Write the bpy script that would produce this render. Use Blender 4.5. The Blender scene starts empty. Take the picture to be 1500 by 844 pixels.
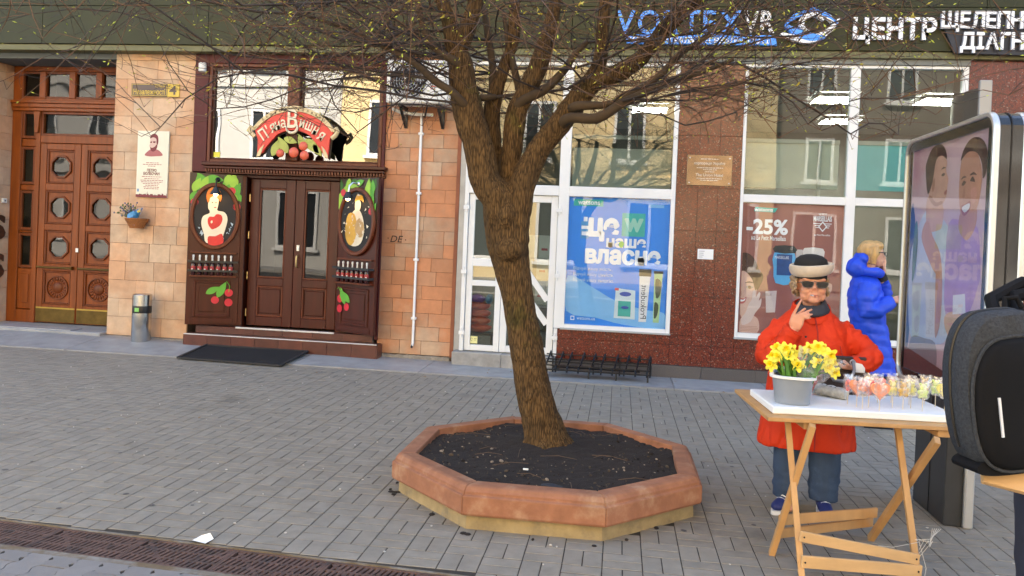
import bpy, bmesh, math, random
from mathutils import Vector, Matrix, noise as mn
random.seed(7)
PI = math.pi
SC = bpy.context.scene
COL = SC.collection
# ---------------------------------------------------------------- camera, world, sun, exposure
CAM_R = ((0.99018692, 0.1334375, 0.04152461), (0.04255011, -0.00484151, -0.9990826), (-0.13311404, 0.9910454, -0.01047178))
cam = bpy.data.cameras.new('camera')
camo = bpy.data.objects.new('camera', cam)
COL.objects.link(camo)
r_, d_, f_ = (Vector(v) for v in CAM_R)
f_ = r_.cross(d_)
camo.matrix_world = Matrix(((r_.x, -d_.x, -f_.x, 0), (r_.y, -d_.y, -f_.y, 0), (r_.z, -d_.z, -f_.z, 1.6), (0, 0, 0, 1)))
cam.sensor_width = 36.0
cam.lens = 36.0 * 1173 / 1500
cam.shift_y = (367 - 422) / 1500
cam.clip_start = 0.05
cam.clip_end = 600
SC.camera = camo
SUN_EL, SUN_AZ = math.radians(42), math.radians(-14)      # azimuth from +Y towards +X
world = bpy.data.worlds.new('World'); SC.world = world; world.use_nodes = True
wn = world.node_tree
sky = wn.nodes.new('ShaderNodeTexSky'); sky.sky_type = 'NISHITA'; sky.sun_disc = False
sky.sun_elevation = SUN_EL; sky.sun_rotation = SUN_AZ
wn.links.new(sky.outputs[0], wn.nodes['Background'].inputs[0])
wn.nodes['Background'].inputs[1].default_value = 0.14
sun = bpy.data.lights.new('sun', 'SUN'); sun.energy = 4.6; sun.angle = math.radians(0.5); sun.color = (1, 0.91, 0.78)
suno = bpy.data.objects.new('sun', sun); COL.objects.link(suno)
sd = Vector((math.sin(SUN_AZ) * math.cos(SUN_EL), math.cos(SUN_AZ) * math.cos(SUN_EL), math.sin(SUN_EL)))
suno.rotation_euler = sd.to_track_quat('Z', 'Y').to_euler()
suno.location = (0, 0, 30)
vs = SC.view_settings
vs.view_transform = 'Standard'; vs.look = 'None'; vs.gamma = 1.0; vs.use_curve_mapping = False
vs.exposure = 2.6
vs.use_white_balance = True; vs.white_balance_temperature = 7000
SC.cycles.max_bounces = 8
SC.cycles.transparent_max_bounces = 16

# ---------------------------------------------------------------- helpers
class MB:
    """collects pieces that become ONE mesh"""
    def __init__(s): s.v = []; s.f = []; s.uv = None
    def add(s, vs, fs):
        k = len(s.v); s.v += [tuple(p) for p in vs]; s.f += [tuple(i + k for i in f) for f in fs]; return s
    def box(s, x0, x1, y0, y1, z0, z1):
        return s.add([(x0,y0,z0),(x1,y0,z0),(x1,y1,z0),(x0,y1,z0),(x0,y0,z1),(x1,y0,z1),(x1,y1,z1),(x0,y1,z1)],
                     [(3,2,1,0),(4,5,6,7),(0,1,5,4),(1,2,6,5),(2,3,7,6),(3,0,4,7)])
    def bar(s, p, q, w, t, up=(0,0,1)):
        """a square bar from p to q, w wide across, t thick along up"""
        p, q = Vector(p), Vector(q); d = (q - p).normalized(); u = Vector(up)
        a = d.cross(u).normalized(); b = a.cross(d).normalized()
        vs = []
        for c in (p, q):
            for sa, sb in ((-1,-1),(1,-1),(1,1),(-1,1)): vs.append(c + a * (sa * w / 2) + b * (sb * t / 2))
        return s.add(vs, [(0,1,2,3),(7,6,5,4),(0,4,5,1),(1,5,6,2),(2,6,7,3),(3,7,4,0)])
    def frame(s, x0, x1, z0, z1, w, y0, y1):
        s.box(x0, x0+w, y0, y1, z0, z1); s.box(x1-w, x1, y0, y1, z0, z1)
        s.box(x0+w, x1-w, y0, y1, z0, z0+w); return s.box(x0+w, x1-w, y0, y1, z1-w, z1)
    def rings(s, rings, closed_ends=True):
        n = len(rings[0]); vs = [p for r in rings for p in r]; fs = []
        for i in range(len(rings) - 1):
            for j in range(n):
                a, b = i*n + j, i*n + (j+1) % n
                fs.append((a, b, b+n, a+n))
        if closed_ends:
            fs.append(tuple(range(n-1, -1, -1))); fs.append(tuple((len(rings)-1)*n + j for j in range(n)))
        return s.add(vs, fs)
    def tube(s, pts, rad, n=8, caps=True):
        pts = [Vector(p) for p in pts]
        if not hasattr(rad, '__len__'): rad = [rad] * len(pts)
        t0 = (pts[1] - pts[0]).normalized()
        a = t0.orthogonal().normalized(); rings = []
        for i, p in enumerate(pts):
            t = ((pts[min(i+1, len(pts)-1)] - pts[max(i-1, 0)])).normalized()
            a = (a - t * a.dot(t))
            a = a.normalized() if a.length > 1e-6 else t.orthogonal().normalized()
            b = t.cross(a)
            rings.append([p + (a * math.cos(2*PI*j/n) + b * math.sin(2*PI*j/n)) * rad[i] for j in range(n)])
        return s.rings(rings, caps)
    def loft(s, secs, n=20, p=2.0):
        """secs: (cx, cy, cz, rx, ry[, yaw]) horizontal super-ellipses"""
        rings = []
        for q in secs:
            cx, cy, cz, rx, ry = q[:5]; yaw = q[5] if len(q) > 5 else 0; ring = []
            for j in range(n):
                t = 2*PI*j/n; c, d = math.cos(t), math.sin(t)
                x = rx * math.copysign(abs(c) ** (2/p), c); y = ry * math.copysign(abs(d) ** (2/p), d)
                ring.append((cx + x*math.cos(yaw) - y*math.sin(yaw), cy + x*math.sin(yaw) + y*math.cos(yaw), cz))
            rings.append(ring)
        return s.rings(rings)
    def ell(s, c, r, nu=14, nv=9, M=None):
        rings = []; c = Vector(c)
        if not hasattr(r, '__len__'): r = (r, r, r)
        for i in range(nv + 1):
            ph = -PI/2 + PI * (0.02 + 0.96 * i/nv); ring = []
            for j in range(nu):
                t = 2*PI*j/nu; q = Vector((r[0]*math.cos(ph)*math.cos(t), r[1]*math.cos(ph)*math.sin(t), r[2]*math.sin(ph)))
                if M: q = M @ q
                ring.append(c + q)
            rings.append(ring)
        return s.rings(rings)
    def prism(s, poly, y0, y1):
        """polygon in (x, z), front at y0, back at y1"""
        n = len(poly); a = sum(poly[i][0]*poly[(i+1)%n][1] - poly[(i+1)%n][0]*poly[i][1] for i in range(n))
        if a < 0: poly = poly[::-1]
        vs = [(x, y0, z) for x, z in poly] + [(x, y1, z) for x, z in poly]
        fs = [tuple(range(n)), tuple(range(2*n-1, n-1, -1))] + [(j, j+n, (j+1) % n + n, (j+1) % n) for j in range(n)]
        return s.add(vs, fs)
    def flat(s, poly, y):
        n = len(poly); a = sum(poly[i][0]*poly[(i+1)%n][1] - poly[(i+1)%n][0]*poly[i][1] for i in range(n))
        if a < 0: poly = poly[::-1]
        return s.add([(x, y, z) for x, z in poly], [tuple(range(n))])
    def ringprism(s, outer, inner, y0, y1):
        n = len(outer)
        vs = [(x, y0, z) for x, z in outer] + [(x, y0, z) for x, z in inner] + [(x, y1, z) for x, z in outer] + [(x, y1, z) for x, z in inner]
        fs = []
        for j in range(n):
            k = (j+1) % n
            fs += [(j, k, n+k, n+j), (2*n+j, 3*n+j, 3*n+k, 2*n+k), (j, 2*n+j, 2*n+k, k), (n+j, n+k, 3*n+k, 3*n+j)]
        return s.add(vs, fs)
    def lathe(s, prof, c, n=20):
        c = Vector(c)
        return s.rings([[c + Vector((r*math.cos(2*PI*j/n), r*math.sin(2*PI*j/n), z)) for j in range(n)] for r, z in prof])
    def mesh(s, name):
        me = bpy.data.meshes.new(name); me.from_pydata(s.v, [], s.f); me.update(); return me
    def xf(s, M): s.v = [tuple(M @ Vector(p)) for p in s.v]; return s

def wmat(o):
    m = Matrix.LocRotScale(o.location, o.rotation_euler, o.scale)
    return wmat(o.parent) @ m if o.parent else m
def finish(me, smooth=False, bevel=0.0, seg=1, sharp=40):
    bm = bmesh.new(); bm.from_mesh(me)
    bmesh.ops.recalc_face_normals(bm, faces=bm.faces)
    if bevel:
        es = [e for e in bm.edges if e.is_manifold and e.calc_face_angle(0) > math.radians(35)]
        bmesh.ops.bevel(bm, geom=es, offset=bevel, segments=seg, affect='EDGES', clamp_overlap=True)
    bm.to_mesh(me); bm.free()
    if smooth:
        me.shade_smooth(); me.set_sharp_from_angle(angle=math.radians(sharp))
def part(name, mb, m, parent=None, local=False, smooth=False, bevel=0.0, seg=1, sharp=40, label=None, kind=None):
    me = mb.mesh(name) if isinstance(mb, MB) else mb
    finish(me, smooth, bevel, seg, sharp)
    for q in (m if isinstance(m, (list, tuple)) else [m]): me.materials.append(q)
    o = bpy.data.objects.new(name, me); COL.objects.link(o)
    if parent is not None:
        if not local: me.transform(wmat(parent).inverted())
        o.parent = parent
    if label: o['label'] = label
    if kind: o['kind'] = kind
    return o
def tag(o, label=None, cat=None, group=None, kind=None):
    if label: o['label'] = label
    if cat: o['category'] = cat
    if group: o['group'] = group
    if kind: o['kind'] = kind
    return o
def thing(name, label, cat, loc=(0,0,0), rot=0.0, group=None):
    o = bpy.data.objects.new(name, None); COL.objects.link(o)
    o.location = loc; o.rotation_euler = (0, 0, rot); o.empty_display_size = 0.1
    return tag(o, label, cat, group)
def struct(name, mb, m, **k):
    o = part(name, mb, m, **k); o['kind'] = 'structure'; return o
def dup(o, parent=None):
    c = o.copy(); COL.objects.link(c); c.parent = parent
    for ch in list(o.children): dup(ch, c)
    return c
def evalmesh(o):
    dg = bpy.context.evaluated_depsgraph_get()
    return bpy.data.meshes.new_from_object(o.evaluated_get(dg))
def remeshed(mb, vox, smooth_it=3, name='body', disp=None):
    """fuses overlapping closed pieces into one continuous skin"""
    o = bpy.data.objects.new('tmp', mb.mesh('tmp')); COL.objects.link(o)
    finish(o.data)
    r = o.modifiers.new('r', 'REMESH'); r.mode = 'VOXEL'; r.voxel_size = vox
    if smooth_it:
        q = o.modifiers.new('s', 'SMOOTH'); q.iterations = smooth_it; q.factor = 0.5
    me = evalmesh(o); bpy.data.objects.remove(o)
    if disp:
        for v, nrm in [(v, v.normal.copy()) for v in me.vertices]: v.co += nrm * disp(v.co)
        me.update()
    me.name = name
    return me
_tcache = {}
def textmesh(s, bold=0.0, depth=0.0, shear=0.0):
    """outline text as a mesh lying in x (right), z (up); depth runs to +y; left edge 0, base line 0"""
    k = (s, bold, depth, shear)
    if k not in _tcache:
        c = bpy.data.curves.new('t', 'FONT'); c.body = s; c.size = 1; c.offset = bold; c.extrude = depth / 2; c.shear = shear; c.resolution_u = 3
        o = bpy.data.objects.new('t', c); COL.objects.link(o); me = evalmesh(o); bpy.data.objects.remove(o)
        vs = [(v.co.x, depth/2 - v.co.z, v.co.y) for v in me.vertices]; fs = [tuple(p.vertices) for p in me.polygons]
        x0 = min(v[0] for v in vs); x1 = max(v[0] for v in vs); z0 = min(v[2] for v in vs); z1 = max(v[2] for v in vs)
        _tcache[k] = ([(x - x0, y, z) for x, y, z in vs], fs, x1 - x0, z0, z1)
    return _tcache[k]
def text_in(mb, s, x0, x1, z0, z1, y, depth=0.0, bold=0.01, shear=0.0, fit=True):
    """writes s into the box x0..x1, z0..z1 with its face at y (base line to cap height fills z)"""
    extra = max(0.0, bold - .018); bold = min(bold, .018)
    vs, fs, w, a, b = textmesh(s, bold, 1.0 if depth else 0.0, shear)
    a = max(a, -0.03) if fit == 'base' else a
    sz = (z1 - z0) / (b - a); sx = (x1 - x0) / w
    if not fit: sx = sz
    for i, (ex, ez) in enumerate(((0, 0),) if not extra else ((0, 0), (1, 0), (-1, 0), (0, 1), (0, -1), (.7, .7), (-.7, -.7), (.7, -.7), (-.7, .7))):
        mb.add([(x0 + (x + ex*extra)*sx, y + yy*depth - i*.00004, z0 + (z - a + ez*extra)*sz) for x, yy, z in vs], fs)
    return mb

# ---------------------------------------------------------------- materials
def pm(name, col, rough=0.6, metal=0.0, var=0.18, ns=6.0, bump=0.0, bs=60.0, rnd=0.0, col2=None, c2amt=0.5, c2s=3.0, spec=0.5, coat=0.0,
       c2rnd=True, stretch=None, emis=None, est=0.0, sheen=0.0, alpha=1.0, bdist=0.004, rrnd=0.0):
    m = bpy.data.materials.new(name); m.use_nodes = True; nt = m.node_tree; N = nt.nodes; L = nt.links
    b = N['Principled BSDF']
    geo = N.new('ShaderNodeNewGeometry'); vec = geo.outputs['Position']
    if stretch:
        mp = N.new('ShaderNodeVectorMath'); mp.operation = 'MULTIPLY'; mp.inputs[1].default_value = stretch
        L.new(vec, mp.inputs[0]); vec = mp.outputs[0]
    def nz(scale, det=5.0, ro=0.6):
        t = N.new('ShaderNodeTexNoise'); t.inputs['Scale'].default_value = scale; t.inputs['Detail'].default_value = det
        t.inputs['Roughness'].default_value = ro; L.new(vec, t.inputs['Vector']); return t.outputs[0]
    def mth(op, a, bb, c=None, clamp=False):
        t = N.new('ShaderNodeMath'); t.operation = op; t.use_clamp = clamp
        for i, q in enumerate((a, bb, c)):
            if q is None: continue
            if hasattr(q, 'is_linked'): L.new(q, t.inputs[i])
            else: t.inputs[i].default_value = q
        return t.outputs[0]
    base = N.new('ShaderNodeRGB'); base.outputs[0].default_value = (*col, 1); cur = base.outputs[0]
    if col2:
        k = mth('MULTIPLY_ADD', nz(c2s, 6, 0.65), 6.0, -3.0 - 3.0*(0.5 - c2amt)*1.2, True)
        if rnd and c2rnd:
            oi0 = N.new('ShaderNodeObjectInfo')
            k = mth('MULTIPLY_ADD', oi0.outputs['Random'], 0.9, mth('MULTIPLY_ADD', k, 0.7, -0.35), True)
        mx = N.new('ShaderNodeMix'); mx.data_type = 'RGBA'; L.new(k, mx.inputs[0]); L.new(cur, mx.inputs[6]); mx.inputs[7].default_value = (*col2, 1); cur = mx.outputs[2]
    val = None
    if var: val = mth('MULTIPLY_ADD', nz(ns), 2*var*1.6, 1 - var*1.6)
    if rnd:
        oi = N.new('ShaderNodeObjectInfo')
        r = mth('FRACT', mth('MULTIPLY_ADD', oi.outputs['Random'], 7.31, mth('MULTIPLY', geo.outputs['Random Per Island'], 3.7)), 0)
        r = mth('MULTIPLY_ADD', r, 2*rnd, 1 - rnd); val = mth('MULTIPLY', val, r) if val else r
    if val:
        vm = N.new('ShaderNodeVectorMath'); vm.operation = 'SCALE'; L.new(cur, vm.inputs[0]); L.new(val, vm.inputs['Scale']); cur = vm.outputs[0]
    L.new(cur, b.inputs['Base Color'])
    if rrnd: L.new(mth('MULTIPLY_ADD', nz(ns*1.7), 2*rrnd, rough - rrnd, True), b.inputs['Roughness'])
    else: b.inputs['Roughness'].default_value = rough
    b.inputs['Metallic'].default_value = metal
    b.inputs['Specular IOR Level'].default_value = spec
    b.inputs['Coat Weight'].default_value = coat; b.inputs['Coat Roughness'].default_value = 0.08
    if sheen: b.inputs['Sheen Weight'].default_value = sheen
    if alpha < 1: b.inputs['Alpha'].default_value = alpha
    if emis: b.inputs['Emission Color'].default_value = (*emis, 1); b.inputs['Emission Strength'].default_value = est
    if bump:
        bp = N.new('ShaderNodeBump'); bp.inputs['Strength'].default_value = bump; bp.inputs['Distance'].default_value = bdist
        L.new(nz(bs, 4, 0.6), bp.inputs['Height']); L.new(bp.outputs[0], b.inputs['Normal'])
    return m
def glass(name, refl=0.3, tint=(0.8, 0.85, 0.84), rough=0.0, wob=0.0, rcol=(1, 1, 1)):
    """pane: part mirror, part see-through (flat pane, so no refraction)"""
    m = bpy.data.materials.new(name); m.use_nodes = True; nt = m.node_tree; N = nt.nodes; L = nt.links
    for n in list(N): N.remove(n)
    out = N.new('ShaderNodeOutputMaterial'); tr = N.new('ShaderNodeBsdfTransparent'); tr.inputs[0].default_value = (*tint, 1)
    gl = N.new('ShaderNodeBsdfGlossy'); gl.inputs['Roughness'].default_value = rough; gl.inputs[0].default_value = (*rcol, 1)
    lw = N.new('ShaderNodeFresnel'); lw.inputs[0].default_value = 1.5
    ma = N.new('ShaderNodeMath'); ma.operation = 'MULTIPLY_ADD'; ma.use_clamp = True; L.new(lw.outputs[0], ma.inputs[0]); ma.inputs[1].default_value = 1.0; ma.inputs[2].default_value = refl - 0.04
    mx = N.new('ShaderNodeMixShader'); gb = N.new('ShaderNodeNewGeometry'); iv = N.new('ShaderNodeMath'); iv.operation = 'SUBTRACT'; iv.inputs[0].default_value = 1.0; L.new(gb.outputs['Backfacing'], iv.inputs[1]); mu = N.new('ShaderNodeMath'); mu.operation = 'MULTIPLY'; L.new(ma.outputs[0], mu.inputs[0]); L.new(iv.outputs[0], mu.inputs[1])
    L.new(mu.outputs[0], mx.inputs[0]); L.new(tr.outputs[0], mx.inputs[1]); L.new(gl.outputs[0], mx.inputs[2]); L.new(mx.outputs[0], out.inputs[0])
    if wob:
        g = N.new('ShaderNodeNewGeometry'); t = N.new('ShaderNodeTexNoise'); t.inputs['Scale'].default_value = 1.6; t.inputs['Detail'].default_value = 1; L.new(g.outputs['Position'], t.inputs['Vector'])
        bp = N.new('ShaderNodeBump'); bp.inputs['Strength'].default_value = 1.0; bp.inputs['Distance'].default_value = wob; L.new(t.outputs[0], bp.inputs['Height']); L.new(bp.outputs[0], gl.inputs['Normal'])
    return m
M = {}
M['stone'] = pm('sandstone', (0.50, 0.215, 0.10), 0.8, var=0.2, ns=7, bump=0.5, bs=45, rnd=0.11, col2=(0.46, 0.31, 0.20), c2amt=0.55, c2s=1.3)
M['stone_pale'] = pm('pale_sandstone', (0.52, 0.295, 0.165), 0.8, var=0.2, ns=7, bump=0.5, bs=45, rnd=0.13, col2=(0.53, 0.38, 0.255), c2amt=0.6, c2s=1.3)
M['mortar'] = pm('mortar', (0.13, 0.09, 0.065), 0.9, var=0.3)
M['granite'] = None
M['grey_granite'] = pm('grey_granite', (0.085, 0.075, 0.072), 0.5, var=0.5, ns=120, bump=0.15, bs=150, rnd=0.1)
M['concrete'] = pm('concrete', (0.30, 0.285, 0.26), 0.9, var=0.3, ns=9, bump=0.5, bs=60)
M['plinth'] = pm('rough_plinth', (0.27, 0.24, 0.20), 0.9, var=0.55, ns=9, bump=1.0, bs=25, bdist=0.02)
M['fascia'] = pm('olive_fascia', (0.028, 0.029, 0.006), 0.5, spec=.3, var=0.2, ns=2, rrnd=0.1)
M['ledge'] = pm('olive_ledge', (0.13, 0.125, 0.055), 0.6, var=0.2)
M['grey_band'] = pm('grey_band', (0.17, 0.18, 0.165), 0.6, var=0.15)
M['maroon'] = pm('maroon_paint', (0.075, 0.009, 0.008), 0.5, spec=.3, var=0.2, rrnd=0.1)
M['wood_dark'] = pm('dark_varnished_wood', (0.058, 0.0095, 0.0035), 0.36, spec=.3, var=0.35, ns=14, stretch=(1, 1, 0.07), bump=0.1, bs=60, rrnd=0.1)
M['wood_mid'] = pm('red_brown_wood', (0.115, 0.028, 0.010), 0.36, spec=.3, var=0.35, ns=14, stretch=(1, 1, 0.07), bump=0.1, bs=60, rrnd=0.1)
M['wood_orange'] = pm('orange_oak', (0.195, 0.046, 0.006), 0.38, spec=.3, var=0.4, ns=18, stretch=(1, 1, 0.07), bump=0.15, bs=60, rrnd=0.1)
M['wood_orange_d'] = pm('carved_oak', (0.13, 0.030, 0.005), 0.42, spec=.3, var=0.4, ns=18, stretch=(1, 1, 0.2), bump=0.15, bs=60)
M['brass_dark'] = pm('old_brass', (0.12, 0.075, 0.02), 0.35, 0.8, var=0.4, ns=9)
M['brass'] = pm('brass', (0.55, 0.42, 0.2), 0.3, 0.9)
M['white_pvc'] = pm('white_pvc', (0.72, 0.72, 0.70), 0.35, var=0.06, ns=3)
M['white'] = pm('white_paint', (0.78, 0.78, 0.76), 0.45, var=0.05)
M['dirty_white'] = pm('dirty_white', (0.66, 0.65, 0.61), 0.5, var=0.16, ns=5)
M['zinc'] = pm('zinc_strip', (0.35, 0.36, 0.37), 0.45, 0.3, var=0.2)
M['black'] = pm('black', (0.012, 0.012, 0.013), 0.4, var=0.2)
M['black_matt'] = pm('black_matt', (0.012, 0.012, 0.013), 0.85, var=0.2)
M['dark_metal'] = pm('dark_metal', (0.02, 0.02, 0.022), 0.4, 0.6, var=0.3)
M['steel'] = pm('brushed_steel', (0.55, 0.55, 0.54), 0.24, 1.0, var=0.08, ns=40, stretch=(30, 30, 0.3))
M['alu'] = pm('aluminium', (0.62, 0.62, 0.60), 0.3, 0.9, var=0.08)
M['tile'] = pm('red_brown_tile', (0.085, 0.022, 0.014), 0.35, var=0.4, ns=6, rnd=0.15, bump=0.1, rrnd=0.12)
M['nosing'] = pm('pale_nosing', (0.55, 0.53, 0.50), 0.5, var=0.2, ns=20)
M['rubber'] = pm('rubber_mat', (0.02, 0.02, 0.021), 0.7, var=0.4, ns=10)
M['interior'] = pm('shop_interior', (0.17, 0.175, 0.16), 0.8, var=0.12, ns=1)
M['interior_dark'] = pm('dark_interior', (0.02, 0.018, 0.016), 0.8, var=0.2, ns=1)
M['lightpanel'] = pm('fluorescent_panel', (0.9, 0.9, 0.9), 0.5, var=0, emis=(1, 1, .95), est=24)
M['glass_mirror'] = glass('transom_glass', 0.23, (0.6, 0.63, 0.62), wob=0.0012)
M['glass_right'] = glass('right_shop_glass', 0.055, (0.8, 0.84, 0.81), wob=0.0008)
M['glass_shop'] = glass('shop_glass', 0.095, (0.72, 0.76, 0.73), wob=0.0008)
M['glass_poster'] = glass('poster_glass', 0.045, (0.93, 0.94, 0.94), wob=0.0008)
M['glass_door'] = glass('door_glass', 0.05, (0.4, 0.43, 0.42), wob=0.0008)
M['glass_old'] = glass('old_door_glass', 0.045, (0.5, 0.55, 0.5), wob=0.004, rough=0.02)
def flatmat(name, col, rough=0.5, var=0.06, **k):
    if name not in M: M[name] = pm(name, col, rough, var=var, ns=5, **k)
    return M[name]
def granite():
    m = pm('red_granite', (0.16, 0.026, 0.014), 0.22, var=0.35, ns=3, rnd=0.12, spec=0.6)
    nt = m.node_tree; N, L = nt.nodes, nt.links; b = N['Principled BSDF']
    src = b.inputs['Base Color'].links[0].from_socket; geo = N.new('ShaderNodeNewGeometry')
    vo = N.new('ShaderNodeTexVoronoi'); vo.inputs['Scale'].default_value = 95; L.new(geo.outputs['Position'], vo.inputs['Vector'])
    sep = N.new('ShaderNodeSeparateColor'); L.new(vo.outputs['Color'], sep.inputs[0])
    cr = N.new('ShaderNodeValToRGB'); e = cr.color_ramp; e.interpolation = 'CONSTANT'
    e.elements[0].position = 0; e.elements[0].color = (0.01, 0.008, 0.008, 1); e.elements[1].position = 0.22; e.elements[1].color = (0.11, 0.015, 0.008, 1)
    for p_, c_ in ((0.6, (0.20, 0.035, 0.016)), (0.84, (0.05, 0.022, 0.02)), (0.965, (0.28, 0.19, 0.15))):
        q = e.elements.new(p_); q.color = (*c_, 1)
    L.new(sep.outputs[0], cr.inputs[0])
    mx = N.new('ShaderNodeMix'); mx.data_type = 'RGBA'; mx.inputs[0].default_value = 0.72; L.new(src, mx.inputs[6]); L.new(cr.outputs[0], mx.inputs[7]); L.new(mx.outputs[2], b.inputs['Base Color'])
    return m
M['granite'] = granite()
# ================================================================ SETTING: ground, paving, street
M['sand'] = pm('joint_sand', (0.036, 0.030, 0.023), 0.95, var=0.4, ns=20)
M['paver'] = pm('grey_paver', (0.245, 0.218, 0.175), 0.70, var=0.22, ns=9, bump=0.6, bs=140, rnd=0.06, rrnd=0.14, spec=.4, col2=(0.14, 0.12, 0.095), c2amt=.36, c2s=1.2, c2rnd=False)
M['wavy_paver'] = pm('pale_wavy_paver', (0.205, 0.19, 0.175), 0.8, var=0.16, ns=5, bump=0.5, bs=160, rnd=0.08, rrnd=0.1)
M['slab'] = pm('strip_slab', (0.27, 0.27, 0.265), 0.55, var=0.28, ns=4, bump=0.3, bs=60, rnd=0.1, rrnd=0.2)
M['asphalt'] = pm('asphalt', (0.05, 0.05, 0.052), 0.85, var=0.2)
M['rust'] = pm('rusty_iron', (0.11, 0.062, 0.048), 0.7, 0.1, var=0.4, ns=14, col2=(0.05, 0.036, 0.032), c2amt=0.5, c2s=9, bump=0.5, bs=90)
M['channel'] = pm('stained_concrete', (0.17, 0.12, 0.065), 0.9, var=0.4, ns=8, col2=(0.20, 0.19, 0.17), c2amt=0.6, c2s=4, bump=0.6, bs=70)
g = MB().add([(-120,-120,-0.10),(120,-120,-0.10),(120,120,-0.10),(-120,120,-0.10)], [(0,1,2,3)])
struct('ground', g, M['sand'])
struct('road', MB().box(-60, 60, -11, -4, -0.09, -0.075), M['asphalt'])
for y0, y1, nm in ((-4.2, -4.0, 'kerb'), (-11.2, -11.0, 'kerb')):
    struct(nm, MB().box(-60, 60, y0, y1, -0.09, 0.03), M['concrete'], bevel=0.01)
struct('far_pavement', MB().box(-60, 60, -14.2, -11.2, -0.09, 0.02), M['slab'])

DR_A = math.atan(-0.056)
def drain_top(x): return 3.765 - 0.056 * (x + 0.8)
def drain_bot(x): return drain_top(x) - 0.31
PLC = (-0.405, 5.272); PLR = 1.03
def in_planter(x, y, r):
    # regular octagon with vertices at 22.5 degrees
    dx, dy = abs(x - PLC[0]), abs(y - PLC[1]); ap = r * math.cos(PI/8)
    return dx < ap and dy < ap and (dx + dy) / math.sqrt(2) < ap
pav = thing('pavement', None, None); pav['kind'] = 'structure'
bed = MB().add([(-14,drain_top(-14)+.004,-0.0035),(9,drain_top(9)+.004,-0.0035),(9,9.248,-0.0035),(-14,9.248,-0.0035)], [(0,1,2,3)])
part('bedding', bed, M['sand'], pav)
def slabmesh(w, d, h=0.05, ch=0.002):
    b = MB(); x, y = w/2, d/2
    b.add([(-x,-y,-h),(x,-y,-h),(x,y,-h),(-x,y,-h), (-x,-y,-ch),(x,-y,-ch),(x,y,-ch),(-x,y,-ch), (-x+ch,-y+ch,0),(x-ch,-y+ch,0),(x-ch,y-ch,0),(-x+ch,y-ch,0)],
          [(0,1,5,4),(1,2,6,5),(2,3,7,6),(3,0,4,7),(4,5,9,8),(5,6,10,9),(6,7,11,10),(7,4,8,11),(8,9,10,11)])
    return b
GAP = 0.0045
cells = []
for ci in range(-68, 44):
    x0 = -0.02 + 0.2 * ci
    for ri in range(0, 17):
        y0 = 3.2 + 0.4 * ri + (0.2 if ci % 2 else 0.0)
        for (ax, ay, w, d) in ((0, 0, .2, .1), (0, .1, .2, .1), (0, .2, .1, .2), (.1, .2, .1, .2)):
            xa, ya, xb, yb = x0+ax, y0+ay, x0+ax+w, y0+ay+d
            yb = min(yb, 9.245); lim = max(drain_top(xa), drain_top(xb)) + 0.006
            if yb - lim < 0.03 or yb - ya < 0.03: continue
            ya = max(ya, lim)
            cx, cy = (xa+xb)/2, (ya+yb)/2
            if in_planter(cx, cy, 0.93): continue
            cells.append((cx, cy, xb-xa, yb-ya))
def in_view(x, y, z=0.0, m=0.03):
    c = Vector((x, y, z - 1.6)); u, v, w = (c.dot(Vector(q)) for q in CAM_R)
    if w < 0.3: return None
    px, py = 750 + 1173*u/w, 367 + 1173*v/w
    return (px, py, w) if -1500*m < px < 1500*(1+m) and py < 844*(1+m) else None
vis = [(in_view(c[0], c[1])[2], i) for i, c in enumerate(cells) if in_view(c[0], c[1], m=0.0)]
near = set(i for _, i in sorted(vis)[:300])
meshes = {}; stuff = MB()
for i, (cx, cy, w, d) in enumerate(cells):
    zj = random.uniform(-0.0006, 0.0008); tx, ty = random.gauss(0, 0.003), random.gauss(0, 0.003); rz = random.gauss(0, 0.006)
    if i in near:
        k = (round(w, 2), round(d, 2))
        full = k in ((.2, .1), (.1, .2)) and abs(w*d - .02) < 1e-4
        if full and k in meshes: me = meshes[k]
        else:
            me = slabmesh(w - .0055, d - .0085).mesh('paver'); finish(me); me.materials.append(M['paver'])
            if full: meshes[k] = me
        o = bpy.data.objects.new('paver', me); COL.objects.link(o); o.parent = pav
        o.location = (cx, cy, zj); o.rotation_euler = (tx, ty, rz)
    else:
        b = slabmesh(w - .0055, d - .0085); b.xf(Matrix.Translation((cx, cy, zj)) @ Matrix.Rotation(rz, 4, 'Z') @ Matrix.Rotation(tx, 4, 'X') @ Matrix.Rotation(ty, 4, 'Y'))
        stuff.add(b.v, b.f)
part('paver', stuff, M['paver'], pav, kind='stuff')

# wavy interlocking pavers on the street side of the drain
pav2 = thing('lower_pavement', None, None); pav2['kind'] = 'structure'
part('bedding', MB().add([(-60,-4,-0.0055),(60,-4,-0.0055),(60,drain_bot(60)-.02,-0.0055),(-60,drain_bot(-60)-.02,-0.0055)], [(0,1,2,3)]), M['sand'], pav2)
def wavy(w, d):
    n = 12; L = [(0.011*math.sin(4*PI*k/n), d*k/n) for k in range(n+1)]
    poly = [(x - w/2 + GAP/2, y - d/2 + (GAP/2 if k == 0 else 0) - (GAP/2 if k == n else 0)) for k, (x, y) in enumerate(L)] + [(x + w/2 - GAP/2, y - d/2 + (GAP/2 if k == 0 else 0) - (GAP/2 if k == n else 0)) for k, (x, y) in reversed(list(enumerate(L)))]
    m = len(poly); b = MB()
    b.add([(x, y, 0) for x, y in poly] + [(x, y, -0.05) for x, y in poly], [tuple(range(m))] + [(j, j+m, (j+1) % m + m, (j+1) % m) for j in range(m)])
    return b
wv = wavy(0.135, 0.225); wme = wv.mesh('wavy_paver'); finish(wme); wme.materials.append(M['wavy_paver'])
rest = MB(); RD = Matrix.Rotation(DR_A, 4, 'Z'); cand = []
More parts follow.
